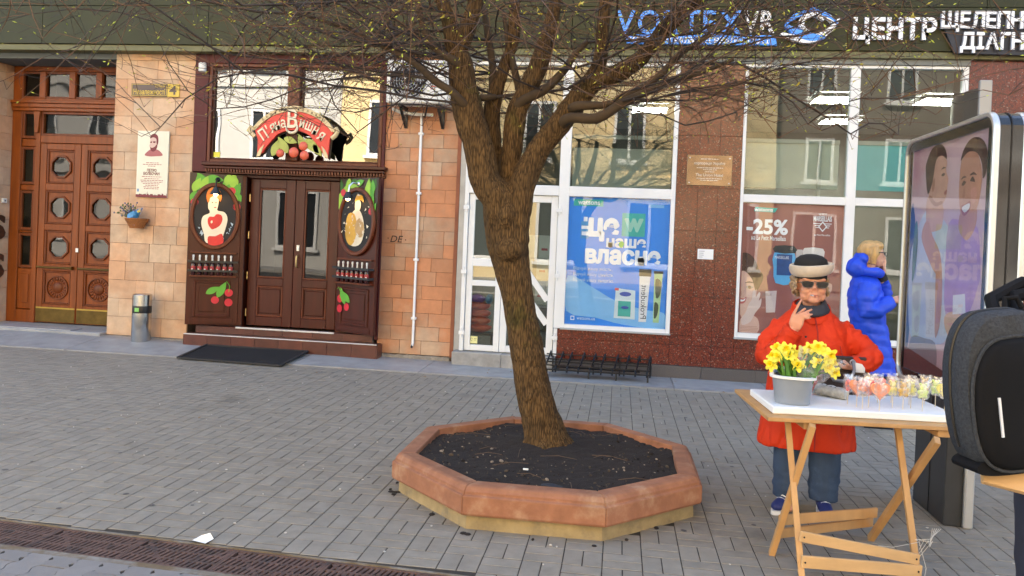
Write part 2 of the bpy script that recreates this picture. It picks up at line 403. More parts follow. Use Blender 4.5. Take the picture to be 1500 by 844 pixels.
for ci in range(-60, 60):
    for ri in range(0, 16):
        x = -0.8 + 0.135*ci; y = -0.115 - 0.225*ri - (0.1125 if ci % 2 else 0)
        p = Vector((-0.8, drain_bot(-0.8) - 0.03, 0)) + RD @ Vector((x + 0.8, y, 0)); cand.append(p)
vis = sorted((in_view(p.x, p.y)[2], i) for i, p in enumerate(cand) if in_view(p.x, p.y, m=0.02))
near = set(i for _, i in vis[:240])
for i, p in enumerate(cand):
    if i in near:
        o = bpy.data.objects.new('wavy_paver', wme); COL.objects.link(o); o.parent = pav2; o.location = (p.x, p.y, random.uniform(-.003, 0)); o.rotation_euler = (random.gauss(0, .006), random.gauss(0, .006), DR_A)
    else:
        b = MB().add(wv.v, wv.f).xf(Matrix.Translation((p.x, p.y, random.uniform(-.003, 0))) @ RD); rest.add(b.v, b.f)
hv = wavy(0.135, 0.1125); hme = hv.mesh('wavy_paver'); finish(hme); hme.materials.append(M['wavy_paver'])
for ci in range(-59, 60, 2):
    p = Vector((-0.8, drain_bot(-0.8) - 0.03, 0)) + RD @ Vector((0.135*ci, -0.0588, 0))
    if in_view(p.x, p.y, m=.02):
        o = bpy.data.objects.new('wavy_paver', hme); COL.objects.link(o); o.parent = pav2; o.location = (p.x, p.y, -.001); o.rotation_euler = (0, 0, DR_A)
    else: rest.add(MB().add(hv.v, hv.f).xf(Matrix.Translation((p.x, p.y, -.001)) @ RD).v, hv.f)
part('wavy_paver', rest, M['wavy_paver'], pav2, kind='stuff')

# drainage channel and its grates
ch = thing('drainage_channel', 'stained concrete drainage channel crossing the foreground paving under the iron grates', 'drain', (-0.8, drain_top(-0.8) - 0.155, 0), DR_A)
b = MB().box(-12, 8, 0.140, 0.155, -0.12, -0.002)
part('edging', b, M['channel'], ch, local=True)
part('edging', MB().box(-12, 8, -0.185, -0.140, -0.12, -0.004), M['channel'], ch, local=True)
part('channel_floor', MB().box(-12, 8, -0.140, 0.140, -0.16, -0.12), M['black_matt'], ch, local=True)
gb = MB(); L_, W_ = 0.498, 0.136
gb.box(-L_/2, L_/2, W_-0.014, W_, -0.03, 0); gb.box(-L_/2, L_/2, -W_, -W_+0.014, -0.03, 0)
gb.box(-L_/2, -L_/2+0.012, -W_+0.014, W_-0.014, -0.03, 0); gb.box(L_/2-0.012, L_/2, -W_+0.014, W_-0.014, -0.03, 0)
for sx in (-1, 1):                                         # zigzag ribs
    gb.bar((sx*L_/2 - sx*0.02, W_-0.016, -0.0155), (0, -W_+0.016, -0.0155), 0.020, 0.022)
    gb.box(-L_/2+.012, L_/2-.012, sx*.045-.008, sx*.045+.008, -.024, -.0035)
for k in range(16):
    x = -L_/2 + 0.03 + k * (L_-0.06)/15
    gb.bar((x - 0.018, -W_+0.013, -0.0135), (x + 0.018, W_-0.013, -0.0135), 0.0165, 0.022)
gme = gb.mesh('drain_grate'); finish(gme); gme.materials.append(M['rust'])
gi = -1; og = MB()
for k in range(-16, 10):
    p = Vector((-0.8, drain_top(-0.8) - 0.155, -0.006)) + RD @ Vector((k * 0.5 + 0.2, 0, 0))
    v = in_view(p.x, p.y, m=0.15)
    if not v:
        og.add(MB().add(gb.v, gb.f).xf(Matrix.Translation(p) @ RD).v, gb.f); continue
    o = bpy.data.objects.new('drain_grate', gme); COL.objects.link(o); o.location = p; o.rotation_euler = (0, 0, DR_A)
    gi += 1; tag(o, f"rusty slotted iron grate, {('first', 'second', 'third', 'fourth', 'fifth', 'sixth', 'seventh', 'eighth', 'ninth', 'tenth', 'eleventh', 'twelfth')[gi]} from the left in the foreground drain", 'drain grate', 'iron grates over the drainage channel')

part('grating', og, M['rust'], ch, kind='stuff')
# stone strip along the wall
strip = thing('wall_strip', None, None); strip['kind'] = 'structure'
def strip_z(x): return 0.012 + max(0, min(0.09, (-1.5 - x) * 0.0155))
x = -12.0; k = 0
while x < 7.5:
    w = random.uniform(1.0, 2.1); x1 = x + w - 0.008
    b = MB(); za, zb = strip_z(x), strip_z(x1)
    b.add([(x,9.25,-.05),(x1,9.25,-.05),(x1,10.6,-.05),(x,10.6,-.05),(x,9.25,.012),(x1,9.25,.012),(x1,9.95,zb),(x,9.95,za),(x1,10.6,zb),(x,10.6,za)],
          [(3,2,1,0),(0,1,5,4),(4,5,6,7),(7,6,8,9),(1,2,8,6,5),(3,0,4,7,9),(2,3,9,8)])
    part('paving_slab', b, M['slab'], strip); x += w
# scraps lying on the paving
b = MB().add([(-0.05,-.02,0.004),(0.035,-0.045,0.004),(0.045,.02,0.005),(.02,.03,.03),(-.03,.03,.012)], [(0,1,2,3,4)])
b.add([(-.03,.03,.012),(.02,.03,.03),(.0,.045,.006)], [(0,1,2)])
p = part('paper_scrap', b, flatmat('paper_white', (.8, .8, .78)), None); p.location = (-2.05, 3.85, 0.006); tag(p, 'crumpled scrap of white paper at the edge of the drain', 'litter')
sm = MB()
for _ in range(170):
    x, y = random.uniform(-7, 2.6), random.uniform(3.9, 9.2)
    if in_planter(x, y, 1.1): continue
    r = random.uniform(.003, .010); sm.ell((x, y, .005), (r, r*random.uniform(.5, 1), .004), 5, 3)
s_ = part('crumbs', sm, flatmat('crumb', (.5, .47, .42)), None); s_['kind'] = 'stuff'

fl = MB(); rl = random.Random(17)
for _ in range(46):
    k = rl.random(); x = rl.uniform(-7, 3.2); y = rl.uniform(9.35, 9.8) if k < .45 else (rl.uniform(9.0, 9.25) if k < .65 else rl.uniform(4, 9))
    if in_planter(x, y, 1.1) or (-5.7 < x < -3 and y > 9.0): continue
    z = .012 + .006 + (max(0, y-9.25)/.7*(strip_z(x)-.012) if y > 9.25 else -.008); a = rl.uniform(0, 6.3); L = rl.uniform(.012, .028); c_, s_2 = math.cos(a)*L, math.sin(a)*L
    fl.add([(x-c_, y-s_2, z), (x+s_2*.5, y-c_*.5, z+.004), (x+c_, y+s_2, z+.006), (x-s_2*.5, y+c_*.5, z+.003)], [(0, 1, 2, 3)])
o = part('fallen_leaves', fl, flatmat('dry_leaf', (.26, .15, .06), .8, .3), None); o['kind'] = 'stuff'
gm_ = MB()
for _ in range(120):
    x, y = rl.uniform(-6, 2.6), rl.uniform(3.95, 9.1); r = rl.uniform(.008, .020)
    if in_planter(x, y, 1.1): continue
    gm_.add([(x + r*math.cos(2*PI*j/9)*rl.uniform(.8, 1.1), y + r*math.sin(2*PI*j/9)*rl.uniform(.8, 1.1), .0022) for j in range(9)], [tuple(range(9))])
o = part('trodden_gum', gm_, flatmat('gum_dark', (.085, .078, .07), .7, .3), None); o['kind'] = 'stuff'
# ---------------------------------------------------------------- houses across the street (seen mirrored in the panes)
def far_house(name, label, x0, x1, y, h, wallc, wins, bands=(), depth=10, frame=(.75, .75, .73)):
    t = thing(name, label, 'building', ((x0+x1)/2, y, 0))
    wm = pm(name + '_wall', wallc, 0.85, var=0.12, ns=0.7)
    part('wall', MB().box(x0, x1, y - depth, y, 0, h), wm, t)
    for z0, z1, pr in bands: part('cornice', MB().box(x0 + .02, x1 - .02, y, y + pr, z0, z1), wm, t)
    fm = flatmat('far_frame', frame); gm = flatmat('far_pane', (.03, .035, .04), 0.1)
    for cx, cz, w, hh in wins:
        f = part('window', MB().frame(cx-w/2, cx+w/2, cz-hh/2, cz+hh/2, .12, y + .012, y + .10).box(cx-.05, cx+.05, y+.012, y+.09, cz-hh/2+.12, cz+hh/2-.12).box(cx-w/2-.15, cx+w/2+.15, y+.012, y+.22, cz-hh/2-.12, cz-hh/2-.003), fm, t)
        part('pane', MB().box(cx-w/2+.1, cx+w/2-.1, y+.004, y+.03, cz-hh/2+.1, cz+hh/2-.1), gm, f)
    return t
far_house('white_house', 'white rendered house across the street mirrored in the left transom panes', -33, -12.6, -14.2, 15, (.50, .49, .46),
          [(x, z, 1.3, 2.3) for x in (-31, -28, -25, -22, -19, -16.2) for z in (6.0, 10.2)] + [(x, 2.2, 1.9, 2.6) for x in (-30, -26, -22, -18, -14.6)], ((4.1, 4.4, .25), (8.2, 8.35, .12), (14.4, 15, .5)))
far_house('cream_house', 'cream stucco house across the street mirrored in the shop windows', -12.5, 6.2, -14, 15.5, (.72, .56, .30),
          [(x, z, 1.3, 2.5) for x in (-10.6, -7.2, -3.6, 0.2, 3.6) for z in (6.4, 10.8)] + [(x, 2.2, 2.0, 2.7) for x in (-10, -6.4, -2.6, 1.2, 4.6)], ((4.2, 4.55, .3), (8.6, 8.8, .15), (15, 15.5, .6)), frame=(.8, .8, .78))
far_house('shade_brown_house', 'house across the street, coloured grey brown for shade, mirrored in the right shop windows', 6.3, 30, -17, 13.5, (.21, .17, .135),  # grey brown wall, its colour darkened to stand in for shade
          [(x, z, 1.3, 2.0) for x in (8.6, 12.0, 15.4, 18.8, 22.2, 26) for z in (5.8, 9.4)] + [(x, 2.2, 1.9, 2.5) for x in (8.5, 12.5, 16.5, 20.5, 25)], ((4.0, 4.3, .25), (12.9, 13.5, .4)))
# ================================================================ THE BUILDING
B = thing('building', 'street front with sandstone pillars, red granite cladding, olive fascia and a dark wooden bar entrance', 'building', (0, 10.15, 0))
M['render'] = pm('upper_render', (0.40, 0.34, 0.25), 0.85, var=0.12, ns=1)
part('upper_wall', MB().box(-34, 30, 10.4, 24, 5.31, 11.5), M['render'], B)
part('back_wall', MB().box(-34, 30, 23.6, 24, 0, 5.3), M['render'], B)
part('roof_slab', MB().box(-34, 30, 10.4, 23.6, 4.7, 5.3), M['render'], B)
for k in range(-6, 8):
    f = part('window', MB().frame(k*3.6-.75, k*3.6+.75, 6.6, 9.0, .1, 10.33, 10.395), M['white_pvc'], B)
    part('pane', MB().box(k*3.6-.66, k*3.6+.66, 10.36, 10.397, 6.7, 8.9), flatmat('upper_pane', (.03, .035, .04), .08), f)
part('wall', MB().box(-34, -8.92, 10.17, 10.9, 0, 4.03), M['stone'], B)
part('wall', MB().box(4.02, 30, 10.07, 10.6, 0, 4.03), M['mortar'], B)
part('end_wall', MB().box(-34, -33.6, 10.9, 23.6, 0, 4.7), M['render'], B)
part('end_wall', MB().box(29.6, 30, 10.6, 23.6, 0, 4.7), M['render'], B)
part('wall', MB().box(-6.93, -5.76, 10.172, 10.9, 0, 3.95), M['mortar'], B)
part('wall', MB().box(-3.10, -2.10, 10.172, 10.9, 0, 3.95), M['mortar'], B)
part('wall', MB().box(0.66, 1.425, 10.075, 10.5, 0, 3.93), M['mortar'], B)
part('wall', MB().box(-0.74, 4.0, 10.078, 10.4, 0, 0.535), M['mortar'], B)
# fascia panels, ledge
xs = [-14, -10.3, -7.9, -5.5, -3.1, -0.7, 1.7, 4.1, 6.5, 9]
for i in range(len(xs)-1):
    for z0, z1 in ((4.035, 4.545), (4.55, 5.3)):
        part('fascia_panel', MB().box(xs[i]+.003, xs[i+1]-.003, 9.95, 10.1, z0, z1), M['fascia'], B, bevel=.003)
part('fascia_core', MB().box(-14, 9, 10.1, 10.42, 4.03, 5.305), M['mortar'], B)
part('ledge', MB().box(-14, 9, 9.975, 10.4, 3.952, 4.03), M['ledge'], B, bevel=.004)
part('lintel_band', MB().box(-2.06, 3.98, 10.02, 10.4, 3.885, 3.95), M['grey_band'], B)
# stone facing blocks
def blocks(x0, x1, z0, z1, rowh, wmin, wmax, m, yf=10.15, th=0.024, axis='x'):
    z = z0; r = 0
    while z < z1 - 0.02:
        h = min(rowh * random.uniform(.97, 1.03), z1 - z)
        if z1 - (z + h) < .06: h = z1 - z
        xs = [x0]; 
        while x1 - xs[-1] > wmax: xs.append(xs[-1] + random.uniform(wmin, wmax) * (0.6 if len(xs) == 1 and r % 2 else 1))
        if x1 - xs[-1] < .12 and len(xs) > 1: xs.pop()
        xs.append(x1)
        for a, b in zip(xs, xs[1:]):
            d = random.uniform(-.003, .003); g_ = .0016
            bb = MB()
            if axis == 'x': bb.box(a+g_, b-g_, yf+d, yf+th, z+g_, z+h-g_)
            else: bb.box(-8.92+.002, -8.895+d, a+g_, b-g_, z+g_, z+h-g_)
            part('stone_block', bb, m, B, bevel=.002)
        z += h; r += 1
blocks(-6.93, -5.76, 0.105, 3.95, 0.25, 0.27, 0.45, M['stone_pale'])
blocks(-3.10, -2.12, 0.085, 3.95, 0.18, 0.27, 0.36, M['stone'])
blocks(10.17, 10.70, 0.12, 3.86, 0.25, 0.27, 0.4, M['stone_pale'], axis='y')
part('plinth_course', MB().box(-6.94, -5.76, 10.13, 10.172, 0.03, 0.10), M['plinth'], B, bevel=.006)
pb = MB(); rr = random.Random(3); n = 24
top = [(-3.08 + .96*i/n, 0.082 + rr.uniform(-.012, .0)) for i in range(n+1)]
pb.prism([(-3.08, 0.0)] + top + [(-2.12, 0.0)], 10.138, 10.172)
part('plinth_course', pb, M['plinth'], B)
part('corner_strip', MB().box(-2.12, -2.075, 10.13, 10.3, 0.08, 3.95), flatmat('rust_paint', (.24, .07, .028), .6, .25), B)
part('corner_strip', MB().box(-2.073, -1.985, 10.14, 10.3, 0.15, 3.95), M['zinc'], B)
# granite cladding
def granite_panels(cells):
    for x0, x1, z0, z1 in cells:
        part('granite_panel', MB().box(x0+.0012, x1-.0012, 10.05 + random.uniform(-.0012, .0012), 10.075, z0+.0012, z1-.0012), M['granite'], B, bevel=.0012)
cx = [0.655, 0.92, 1.16, 1.43]
zz = [0.54, 1.02, 1.83, 2.36, 3.0, 3.93]
granite_panels([(cx[i], cx[i+1], zz[j], zz[j+1]) for i in range(3) for j in range(5)])
xw = [-0.74, -0.33, 0.07, 0.41, 0.655, 0.92, 1.16, 1.43, 1.78, 2.2, 2.62, 3.04, 3.46, 3.98]
granite_panels([(xw[i], xw[i+1], a, b) for i in range(len(xw)-1) for a, b in ((0.165, 0.42), (0.42, 0.54))])
xr = [3.98, 4.5, 5.1, 5.7, 6.3, 7.0]
granite_panels([(xr[i], xr[i+1], a, b) for i in range(5) for a, b in ((0.165, 0.9), (.9, 1.7), (1.7, 2.5), (2.5, 3.3), (3.3, 3.95))])
xp = [-0.74, -.2, .45, 1.05, 1.7, 2.35, 3.0, 3.7, 4.4, 5.2, 6, 7]
for i in range(len(xp)-1): part('plinth_slab', MB().box(xp[i]+.0015, xp[i+1]-.0015, 10.025, 10.075, 0, 0.162), M['grey_granite'], B, bevel=.002)

def window(x0, x1, z0, z1, fw, yf, yb, fm, gm, nm='window', bev=.004, gy=None):
    f = part(nm, MB().frame(x0, x1, z0, z1, fw, yf, yb), fm, B, bevel=bev)
    gy = gy or (yf + yb)/2
    part('pane', MB().box(x0+fw-.004, x1-fw+.004, gy, gy+.006, z0+fw-.004, z1-fw+.004), gm, f)
    return f
# ---- white framed shop front
def beam(x0, x1, z0, z1, y0=10.04, y1=10.13, nm='window_post', m='white_pvc'): part(nm, MB().box(x0, x1, y0, y1, z0, z1), M[m], B, bevel=.004)
beam(-1.982, -1.93, 0.19, 3.88); beam(-0.785, -0.655, 0.545, 3.88); beam(-.78, -.735, .19, .54); beam(0.60, 0.652, 0.545, 3.88)
beam(-1.93, -0.785, 2.205, 2.33, nm='transom_bar'); beam(-0.655, 0.60, 2.205, 2.33, nm='transom_bar')
beam(-1.93, -0.785, 3.84, 3.88, nm='head_bar'); beam(-0.655, 0.60, 3.84, 3.88, nm='head_bar')
beam(-0.655, 0.60, 0.545, 0.60, nm='bottom_bar'); 
part('window_sill', MB().box(-0.70, 0.66, 10.0, 10.045, 0.535, 0.553), M['zinc'], B)
beam(1.428, 1.465, 0.55, 3.88); beam(2.655, 2.765, 0.55, 3.88); beam(3.915, 3.975, 0.55, 3.88)
for a, b in ((1.465, 2.655), (2.765, 3.915)):
    beam(a, b, 2.205, 2.30, nm='transom_bar'); beam(a, b, 3.845, 3.88, nm='head_bar'); beam(a, b, 0.55, 0.61, nm='bottom_bar')
part('window_sill', MB().box(1.42, 3.98, 10.0, 10.045, 0.535, 0.553), M['zinc'], B)
def pane(x0, x1, z0, z1, y=10.085, m='glass_shop', lab=None): return part('pane', MB().box(x0-.002, x1+.002, y, y+.006, z0-.002, z1+.002), M[m], B, label=lab)
pane(-1.93, -.785, 2.33, 3.84); pane(-.655, .60, 2.33, 3.84); pane(1.465, 2.655, 2.30, 3.845, m='glass_right'); pane(2.765, 3.915, 2.30, 3.845, m='glass_right')
pane(-.655, .60, .60, 2.205, 10.062, 'glass_poster'); pane(1.465, 2.655, .61, 2.205, 10.062, 'glass_poster'); pane(2.765, 3.915, .61, 2.205, m='glass_right')
# double door of the shop
def door_leaf(x0, x1, z0, z1, fw, label):
    f = part('door_leaf', MB().frame(x0, x1, z0, z1, fw, 10.07, 10.12), M['white_pvc'], B, bevel=.005, label=label)
    return f
l = door_leaf(-1.925, -1.475, .195, 2.20, .075, 'left shop door leaf with three stacked panes')
for z0, z1 in ((1.27, 1.385), (1.02, 1.10)): pass
part('glazing_bar', MB().box(-1.85, -1.55, 10.072, 10.118, 1.275, 1.375), M['white_pvc'], l, bevel=.004)
part('glazing_bar', MB().box(-1.85, -1.55, 10.072, 10.118, 1.025, 1.095), M['white_pvc'], l, bevel=.004)
for z0, z1 in ((1.375, 2.125), (1.095, 1.275), (.27, 1.025)): part('pane', MB().box(-1.853, -1.547, 10.095, 10.10, z0-.003, z1+.003), M['glass_shop'], l)
r = door_leaf(-1.470, -.79, .195, 2.20, .085, 'right shop door leaf with two diagonal glazing bars')
part('pane', MB().box(-1.388, -.872, 10.095, 10.10, .277, 2.118), M['glass_shop'], r)
for dz in (0.0, -0.30): 
    part('glazing_bar', MB().bar((-1.378, 10.088, 1.53+dz), (-.878, 10.088, .88+dz), .03, .075), M['white_pvc'], r)
for x, zs in ((-1.955, (2.02, 1.2, .42)), (-.765, (2.02, 1.2, .42))):
    for z in zs: part('hinge', MB().box(x-.035, x+.035, 10.02, 10.07, z-.025, z+.025).tube([(x, 10.03, z-.06), (x, 10.03, z+.06)], .012, 8), M['white_pvc'], B, bevel=.003)
part('threshold_block', MB().box(-2.05, -1.42, 9.93, 10.2, .0, .186), M['concrete'], B, bevel=.008)
part('threshold_block', MB().box(-1.418, -.745, 9.935, 10.2, .0, .183), M['concrete'], B, bevel=.008)
# shop interior
IN = M['interior']
part('shop_floor', MB().box(-2.0, 6.9, 10.42, 16.5, .05, .12), IN, B)
part('shop_ceiling', MB().box(-2.0, 6.9, 10.42, 16.5, 4.0, 4.1), flatmat('ceiling', (.30, .30, .29), .8), B)
part('shop_back_wall', MB().box(-2.0, 6.9, 16.5, 16.6, .1, 4.1), IN, B)
part('shop_side_wall', MB().box(-2.05, -2.0, 10.31, 16.6, .1, 4.1), IN, B)
part('shop_side_wall', MB().box(6.9, 6.95, 10.6, 16.6, .1, 4.1), IN, B)
for x, y in ((3.1, 12.6), (4.6, 12.6), (3.7, 14.6), (0.4, 13.8)):
    f = part('ceiling_light', MB().frame(x-.32, x+.32, y-.32, y+.32, .03, 3.93, 3.99).xf(Matrix(((1,0,0,0),(0,0,1,0),(0,1,0,0),(0,0,0,1)))), M['white'], B)
    lm = MB()
    for i in range(4):
        for j in range(4): lm.box(x-.28+.145*i, x-.28+.145*i+.11, y-.28+.145*j, y-.28+.145*j+.11, 3.95, 3.955)
    part('louvre', lm, M['lightpanel'], f)
part('back_panel', MB().box(1.47, 2.65, 10.42, 10.45, 2.42, 3.0), flatmat('grey_panel', (.58, .58, .50), .6), B)
part('back_panel', MB().box(2.77, 3.91, 10.42, 10.45, 2.42, 2.98), flatmat('turquoise_panel', (.18, .55, .60), .6), B, label='turquoise panel behind the upper right pane')
part('back_panel', MB().box(-.65, .60, 10.42, 10.45, 2.36, 2.86), flatmat('grey_panel', (.58, .58, .50), .6), B)
for a, b in ((1.47, 2.65), (2.77, 3.91), (-.65, .60)): part('panel_rail', MB().box(a, b, 10.40, 10.415, 2.98, 3.03), flatmat('rail_grey', (.42, .43, .38), .6), B)
part('panel_post', MB().box(2.40, 2.44, 10.39, 10.418, 2.31, 2.975), flatmat('rail_grey', (.42, .43, .38), .6), B)
part('shelf_unit', MB().box(2.85, 3.9, 10.9, 11.2, .13, 1.05), flatmat('shelf_green', (.12, .13, .11), .7), B, bevel=.01)

# ---- old oak entrance door at the left
oak, oakd = M['wood_orange'], M['wood_orange_d']
part('soffit', MB().box(-8.92, -6.93, 10.16, 10.9, 3.875, 3.95), flatmat('soffit_paint', (.11, .125, .13), .8), B)
part('landing', MB().box(-8.92, -6.93, 10.0, 10.8, 0.0, .135), M['slab'], B, bevel=.01)
part('landing_step', MB().box(-9.6, -6.98, 9.80, 9.998, 0.0, .075), M['slab'], B, bevel=.008)
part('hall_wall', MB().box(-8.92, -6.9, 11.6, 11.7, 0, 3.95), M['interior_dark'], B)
Y0 = 10.66
ent = part('entrance_door', MB().box(-8.893, -8.74, Y0, Y0+.09, .136, 3.873).box(-8.50, -8.425, Y0-.01, Y0+.09, .136, 3.30).box(-7.115, -7.05, Y0, Y0+.09, .136, 3.30).box(-8.74, -8.50, Y0, Y0+.09, .136, .32)
           .box(-8.425, -7.115, Y0, Y0+.09, 2.762, 2.88).box(-8.74, -6.94, Y0-.02, Y0+.09, 3.215, 3.405).box(-8.74, -6.94, Y0, Y0+.09, 3.80, 3.873).box(-6.98, -6.935, Y0, Y0+.09, .136, 3.21), oak, B, bevel=.006)
part('cornice', MB().box(-8.88, -6.935, Y0-.07, Y0-.022, 3.33, 3.37).box(-8.88, -6.935, Y0-.05, Y0-.022, 3.27, 3.327).box(-8.88, -6.935, Y0-.035, Y0-.022, 3.22, 3.267), oak, ent, bevel=.006)
GO = M['glass_old']
tx = [-8.74, -8.42, -7.95, -7.53, -7.10]
for i in range(4):
    a, b = tx[i]+.05 if i else -8.735, tx[i+1]-.05
    part('toplight', MB().frame(a-.02, b+.02, 3.41, 3.795, .028, Y0+.01, Y0+.06), oakd, ent)
    part('pane', MB().box(a, b, Y0+.04, Y0+.046, 3.43, 3.78), GO, ent)
for x in tx[1:]: part('mullion', MB().box(x-.05, x+.05, Y0-.012, Y0+.08, 3.407, 3.797), oak, ent, bevel=.008)
part('pane', MB().box(-8.40, -7.14, Y0+.04, Y0+.046, 2.86, 3.225), GO, ent)
part('transom_moulding', MB().frame(-8.422, -7.118, 2.865, 3.213, .035, Y0-.005, Y0+.05), oakd, ent, bevel=.005)
part('console', MB().prism([(-8.50, 2.90), (-8.44, 2.90), (-8.425, 3.12), (-8.41, 3.212), (-8.52, 3.212), (-8.51, 3.12)], Y0-.05, Y0-.012), oak, ent, bevel=.006)
# sidelight
for z0, z1 in ((2.86, 3.18), (2.19, 2.66), (1.52, 2.02), (.97, 1.40)):
    part('pane', MB().box(-8.70, -8.53, Y0+.04, Y0+.046, z0, z1), GO, ent)
    part('sidelight_frame', MB().frame(-8.738, -8.502, z0-.04, z1+.04, .042, Y0+.005, Y0+.06), oakd, ent, bevel=.005)
for z0, z1 in ((.33, .92), (1.445, 1.475), (2.065, 2.145), (2.705, 2.815)): part('sidelight_panel', MB().box(-8.738, -8.502, Y0+.02, Y0+.07, z0, z1), oak, ent, bevel=.008)
part('sidelight_panel', MB().box(-8.69, -8.55, Y0+.005, Y0+.018, .42, .84), oak, ent, bevel=.012)
def octo(cx, cz, r): return [(cx + r*math.cos(PI/8 + k*PI/4), cz + r*math.sin(PI/8 + k*PI/4)) for k in range(8)]
def circ(cx, cz, r, n=32, rz=None): return [(cx + r*math.cos(2*PI*k/n), cz + (rz or r)*math.sin(2*PI*k/n)) for k in range(n)]
def oak_leaf(x0, x1, label):
    c = (x0+x1)/2; w = x1 - x0
    zc = (2.42, 1.83, 1.25, .66); hh = .245
    fb = MB().box(x0, x0+.10, Y0, Y0+.06, .15, 2.755).box(x1-.10, x1, Y0, Y0+.06, .15, 2.755)
    edges = [.15, zc[3]-hh] + [v for i in (3, 2, 1) for v in (zc[i]+hh, zc[i-1]-hh)] + [zc[0]+hh, 2.755]
    for a, b in zip(edges[::2], edges[1::2]): fb.box(x0+.10, x1-.10, Y0, Y0+.06, a, b)
    lf = part('door_leaf', fb, oak, B, bevel=.006, label=label)
    for i, z in enumerate(zc):
        sq = [(x0+.10, z-hh), (x1-.10, z-hh), (x1-.10, z+hh), (x0+.10, z+hh)]
        part('moulding', MB().frame(x0+.10, x1-.10, z-hh, z+hh, .03, Y0+.008, Y0+.055), oakd, lf, bevel=.008)
        if i < 3:
            a, bq = w/2-.13, hh-.03
            o8 = [(c+a, z+bq*.42), (c+a*.42, z+bq), (c-a*.42, z+bq), (c-a, z+bq*.42), (c-a, z-bq*.42), (c-a*.42, z-bq), (c+a*.42, z-bq), (c+a, z-bq*.42)]
            outer = [(c+a, z+bq), (c+a*.3, z+bq), (c-a*.3, z+bq), (c-a, z+bq), (c-a, z-bq), (c-a*.3, z-bq), (c+a*.3, z-bq), (c+a, z-bq)]
            inn = octo(c, z, .165)
            # square field with an octagonal opening
            sqp = []
            for (x, y) in inn:
                dx, dy = x - c, y - z; k = min(a/abs(dx), bq/abs(dy)); sqp.append((c + dx*k, z + dy*k))
            corner = [(c+a, z+bq), (c-a, z+bq), (c-a, z-bq), (c+a, z-bq)]
            pf = MB().ringprism(sqp, inn, Y0+.028, Y0+.05)
            for q, cn in enumerate(corner): pf.prism([sqp[2*q], cn, sqp[2*q+1]], Y0+.028, Y0+.05)
            part('panel', pf, oak, lf)
            part('octagon_frame', MB().ringprism(octo(c, z, .178), octo(c, z, .148), Y0+.005, Y0+.04), oakd, lf, bevel=.004)
            part('octagonal_pane', MB().prism(octo(c, z, .152), Y0+.034, Y0+.04), GO, lf)
        else:
            part('panel', MB().box(x0+.128, x1-.128, Y0+.03, Y0+.05, z-hh+.028, z+hh-.028), oak, lf)
            ro = MB(); ro.ringprism(circ(c, z, .175), circ(c, z, .155), Y0+.008, Y0+.03)
            ro.add(*_dome(c, z, .085, Y0+.03, .03))
            for k in range(20):
                t = 2*PI*k/20; ro.ell((c+.122*math.cos(t), Y0+.028, z+.122*math.sin(t)), (.034, .012, .014), 8, 5, Matrix.Rotation(-t, 3, 'Y'))
            part('rosette', ro, oakd, lf, smooth=True)
    part('push_bar', MB().tube([(x0+.04, Y0-.05, .955), (x1-.06, Y0-.05, .955)], .014, 10).box(x0+.03, x0+.05, Y0-.05, Y0, .94, .97).box(x1-.07, x1-.05, Y0-.055, Y0, .93, .98), M['brass_dark'], lf, smooth=True)
    part('kick_plate', MB().box(x0+.012, x1-.012, Y0-.006, Y0-.001, .16, .35), M['brass_dark'], lf)
    part('kick_strip', MB().box(x0+.012, x1-.012, Y0-.009, Y0-.001, .353, .372), flatmat('yellow_strip', (.40, .27, .03), .4, .2), lf)
    return lf
def _dome(cx, cz, r, y, h, n=24, k=5):
    vs = []; fs = []
    for i in range(k+1):
        a = PI/2*i/k
        for j in range(n): vs.append((cx + r*math.cos(a)*math.cos(2*PI*j/n) if i < k else cx, y - h*math.sin(a), cz + r*math.cos(a)*math.sin(2*PI*j/n) if i < k else cz))
    for i in range(k):
        for j in range(n): fs.append((i*n+j, i*n+(j+1) % n, (i+1)*n+(j+1) % n, (i+1)*n+j))
    return vs, fs
lf1 = oak_leaf(-8.42, -7.777, 'left oak door leaf with octagonal panes and a carved rosette')
lf2 = oak_leaf(-7.770, -7.12, 'right oak door leaf partly behind the pillar')
part('door_lock', MB().box(-7.80, -7.755, Y0-.02, Y0-.001, 1.19, 1.25), M['alu'], lf2, bevel=.003)
part('landing_mat', MB().box(-8.7, -7.4, 10.05, 10.3, .136, .145), M['zinc'], B)

# ---- dark wooden bar front
wd, wm_ = M['wood_dark'], M['wood_mid']
part('front_surround', MB().box(-5.755, -5.56, 10.12, 10.4, 2.375, 3.95).box(-5.56, -3.10, 10.12, 10.4, 3.835, 3.95).box(-3.125, -3.085, 10.11, 10.4, .25, 3.83), M['maroon'], B, bevel=.004)
tw = part('transom_window', MB().frame(-5.558, -3.13, 2.505, 3.832, .045, 10.13, 10.26).box(-4.435, -4.27, 10.10, 10.27, 2.55, 3.787), wm_, B, bevel=.008)
for a, b in ((-5.515, -4.433), (-4.272, -3.172)): part('pane', MB().box(a-.002, b+.002, 10.20, 10.206, 2.545, 3.79), M['glass_mirror'], tw)
for a, b in ((-5.51, -4.437), (-4.268, -3.177)): part('bead', MB().frame(a, b, 2.552, 3.785, .02, 10.165, 10.198), wd, tw, bevel=.004)
part('sticker', MB().box(-5.50, -5.40, 10.192, 10.198, 2.58, 2.65), flatmat('yellow_sticker', (.75, .68, .06), .5), tw)
cb = MB().box(-5.56, -3.04, 10.0, 10.25, 2.455, 2.503).box(-5.54, -3.06, 10.04, 10.25, 2.415, 2.452)
cor = part('cornice', cb, wd, B, bevel=.008)
db = MB()
for k in range(62): db.box(-5.53 + .04*k, -5.53 + .04*k + .022, 10.055, 10.12, 2.375, 2.413)
db.box(-5.54, -3.06, 10.10, 10.25, 2.36, 2.412)
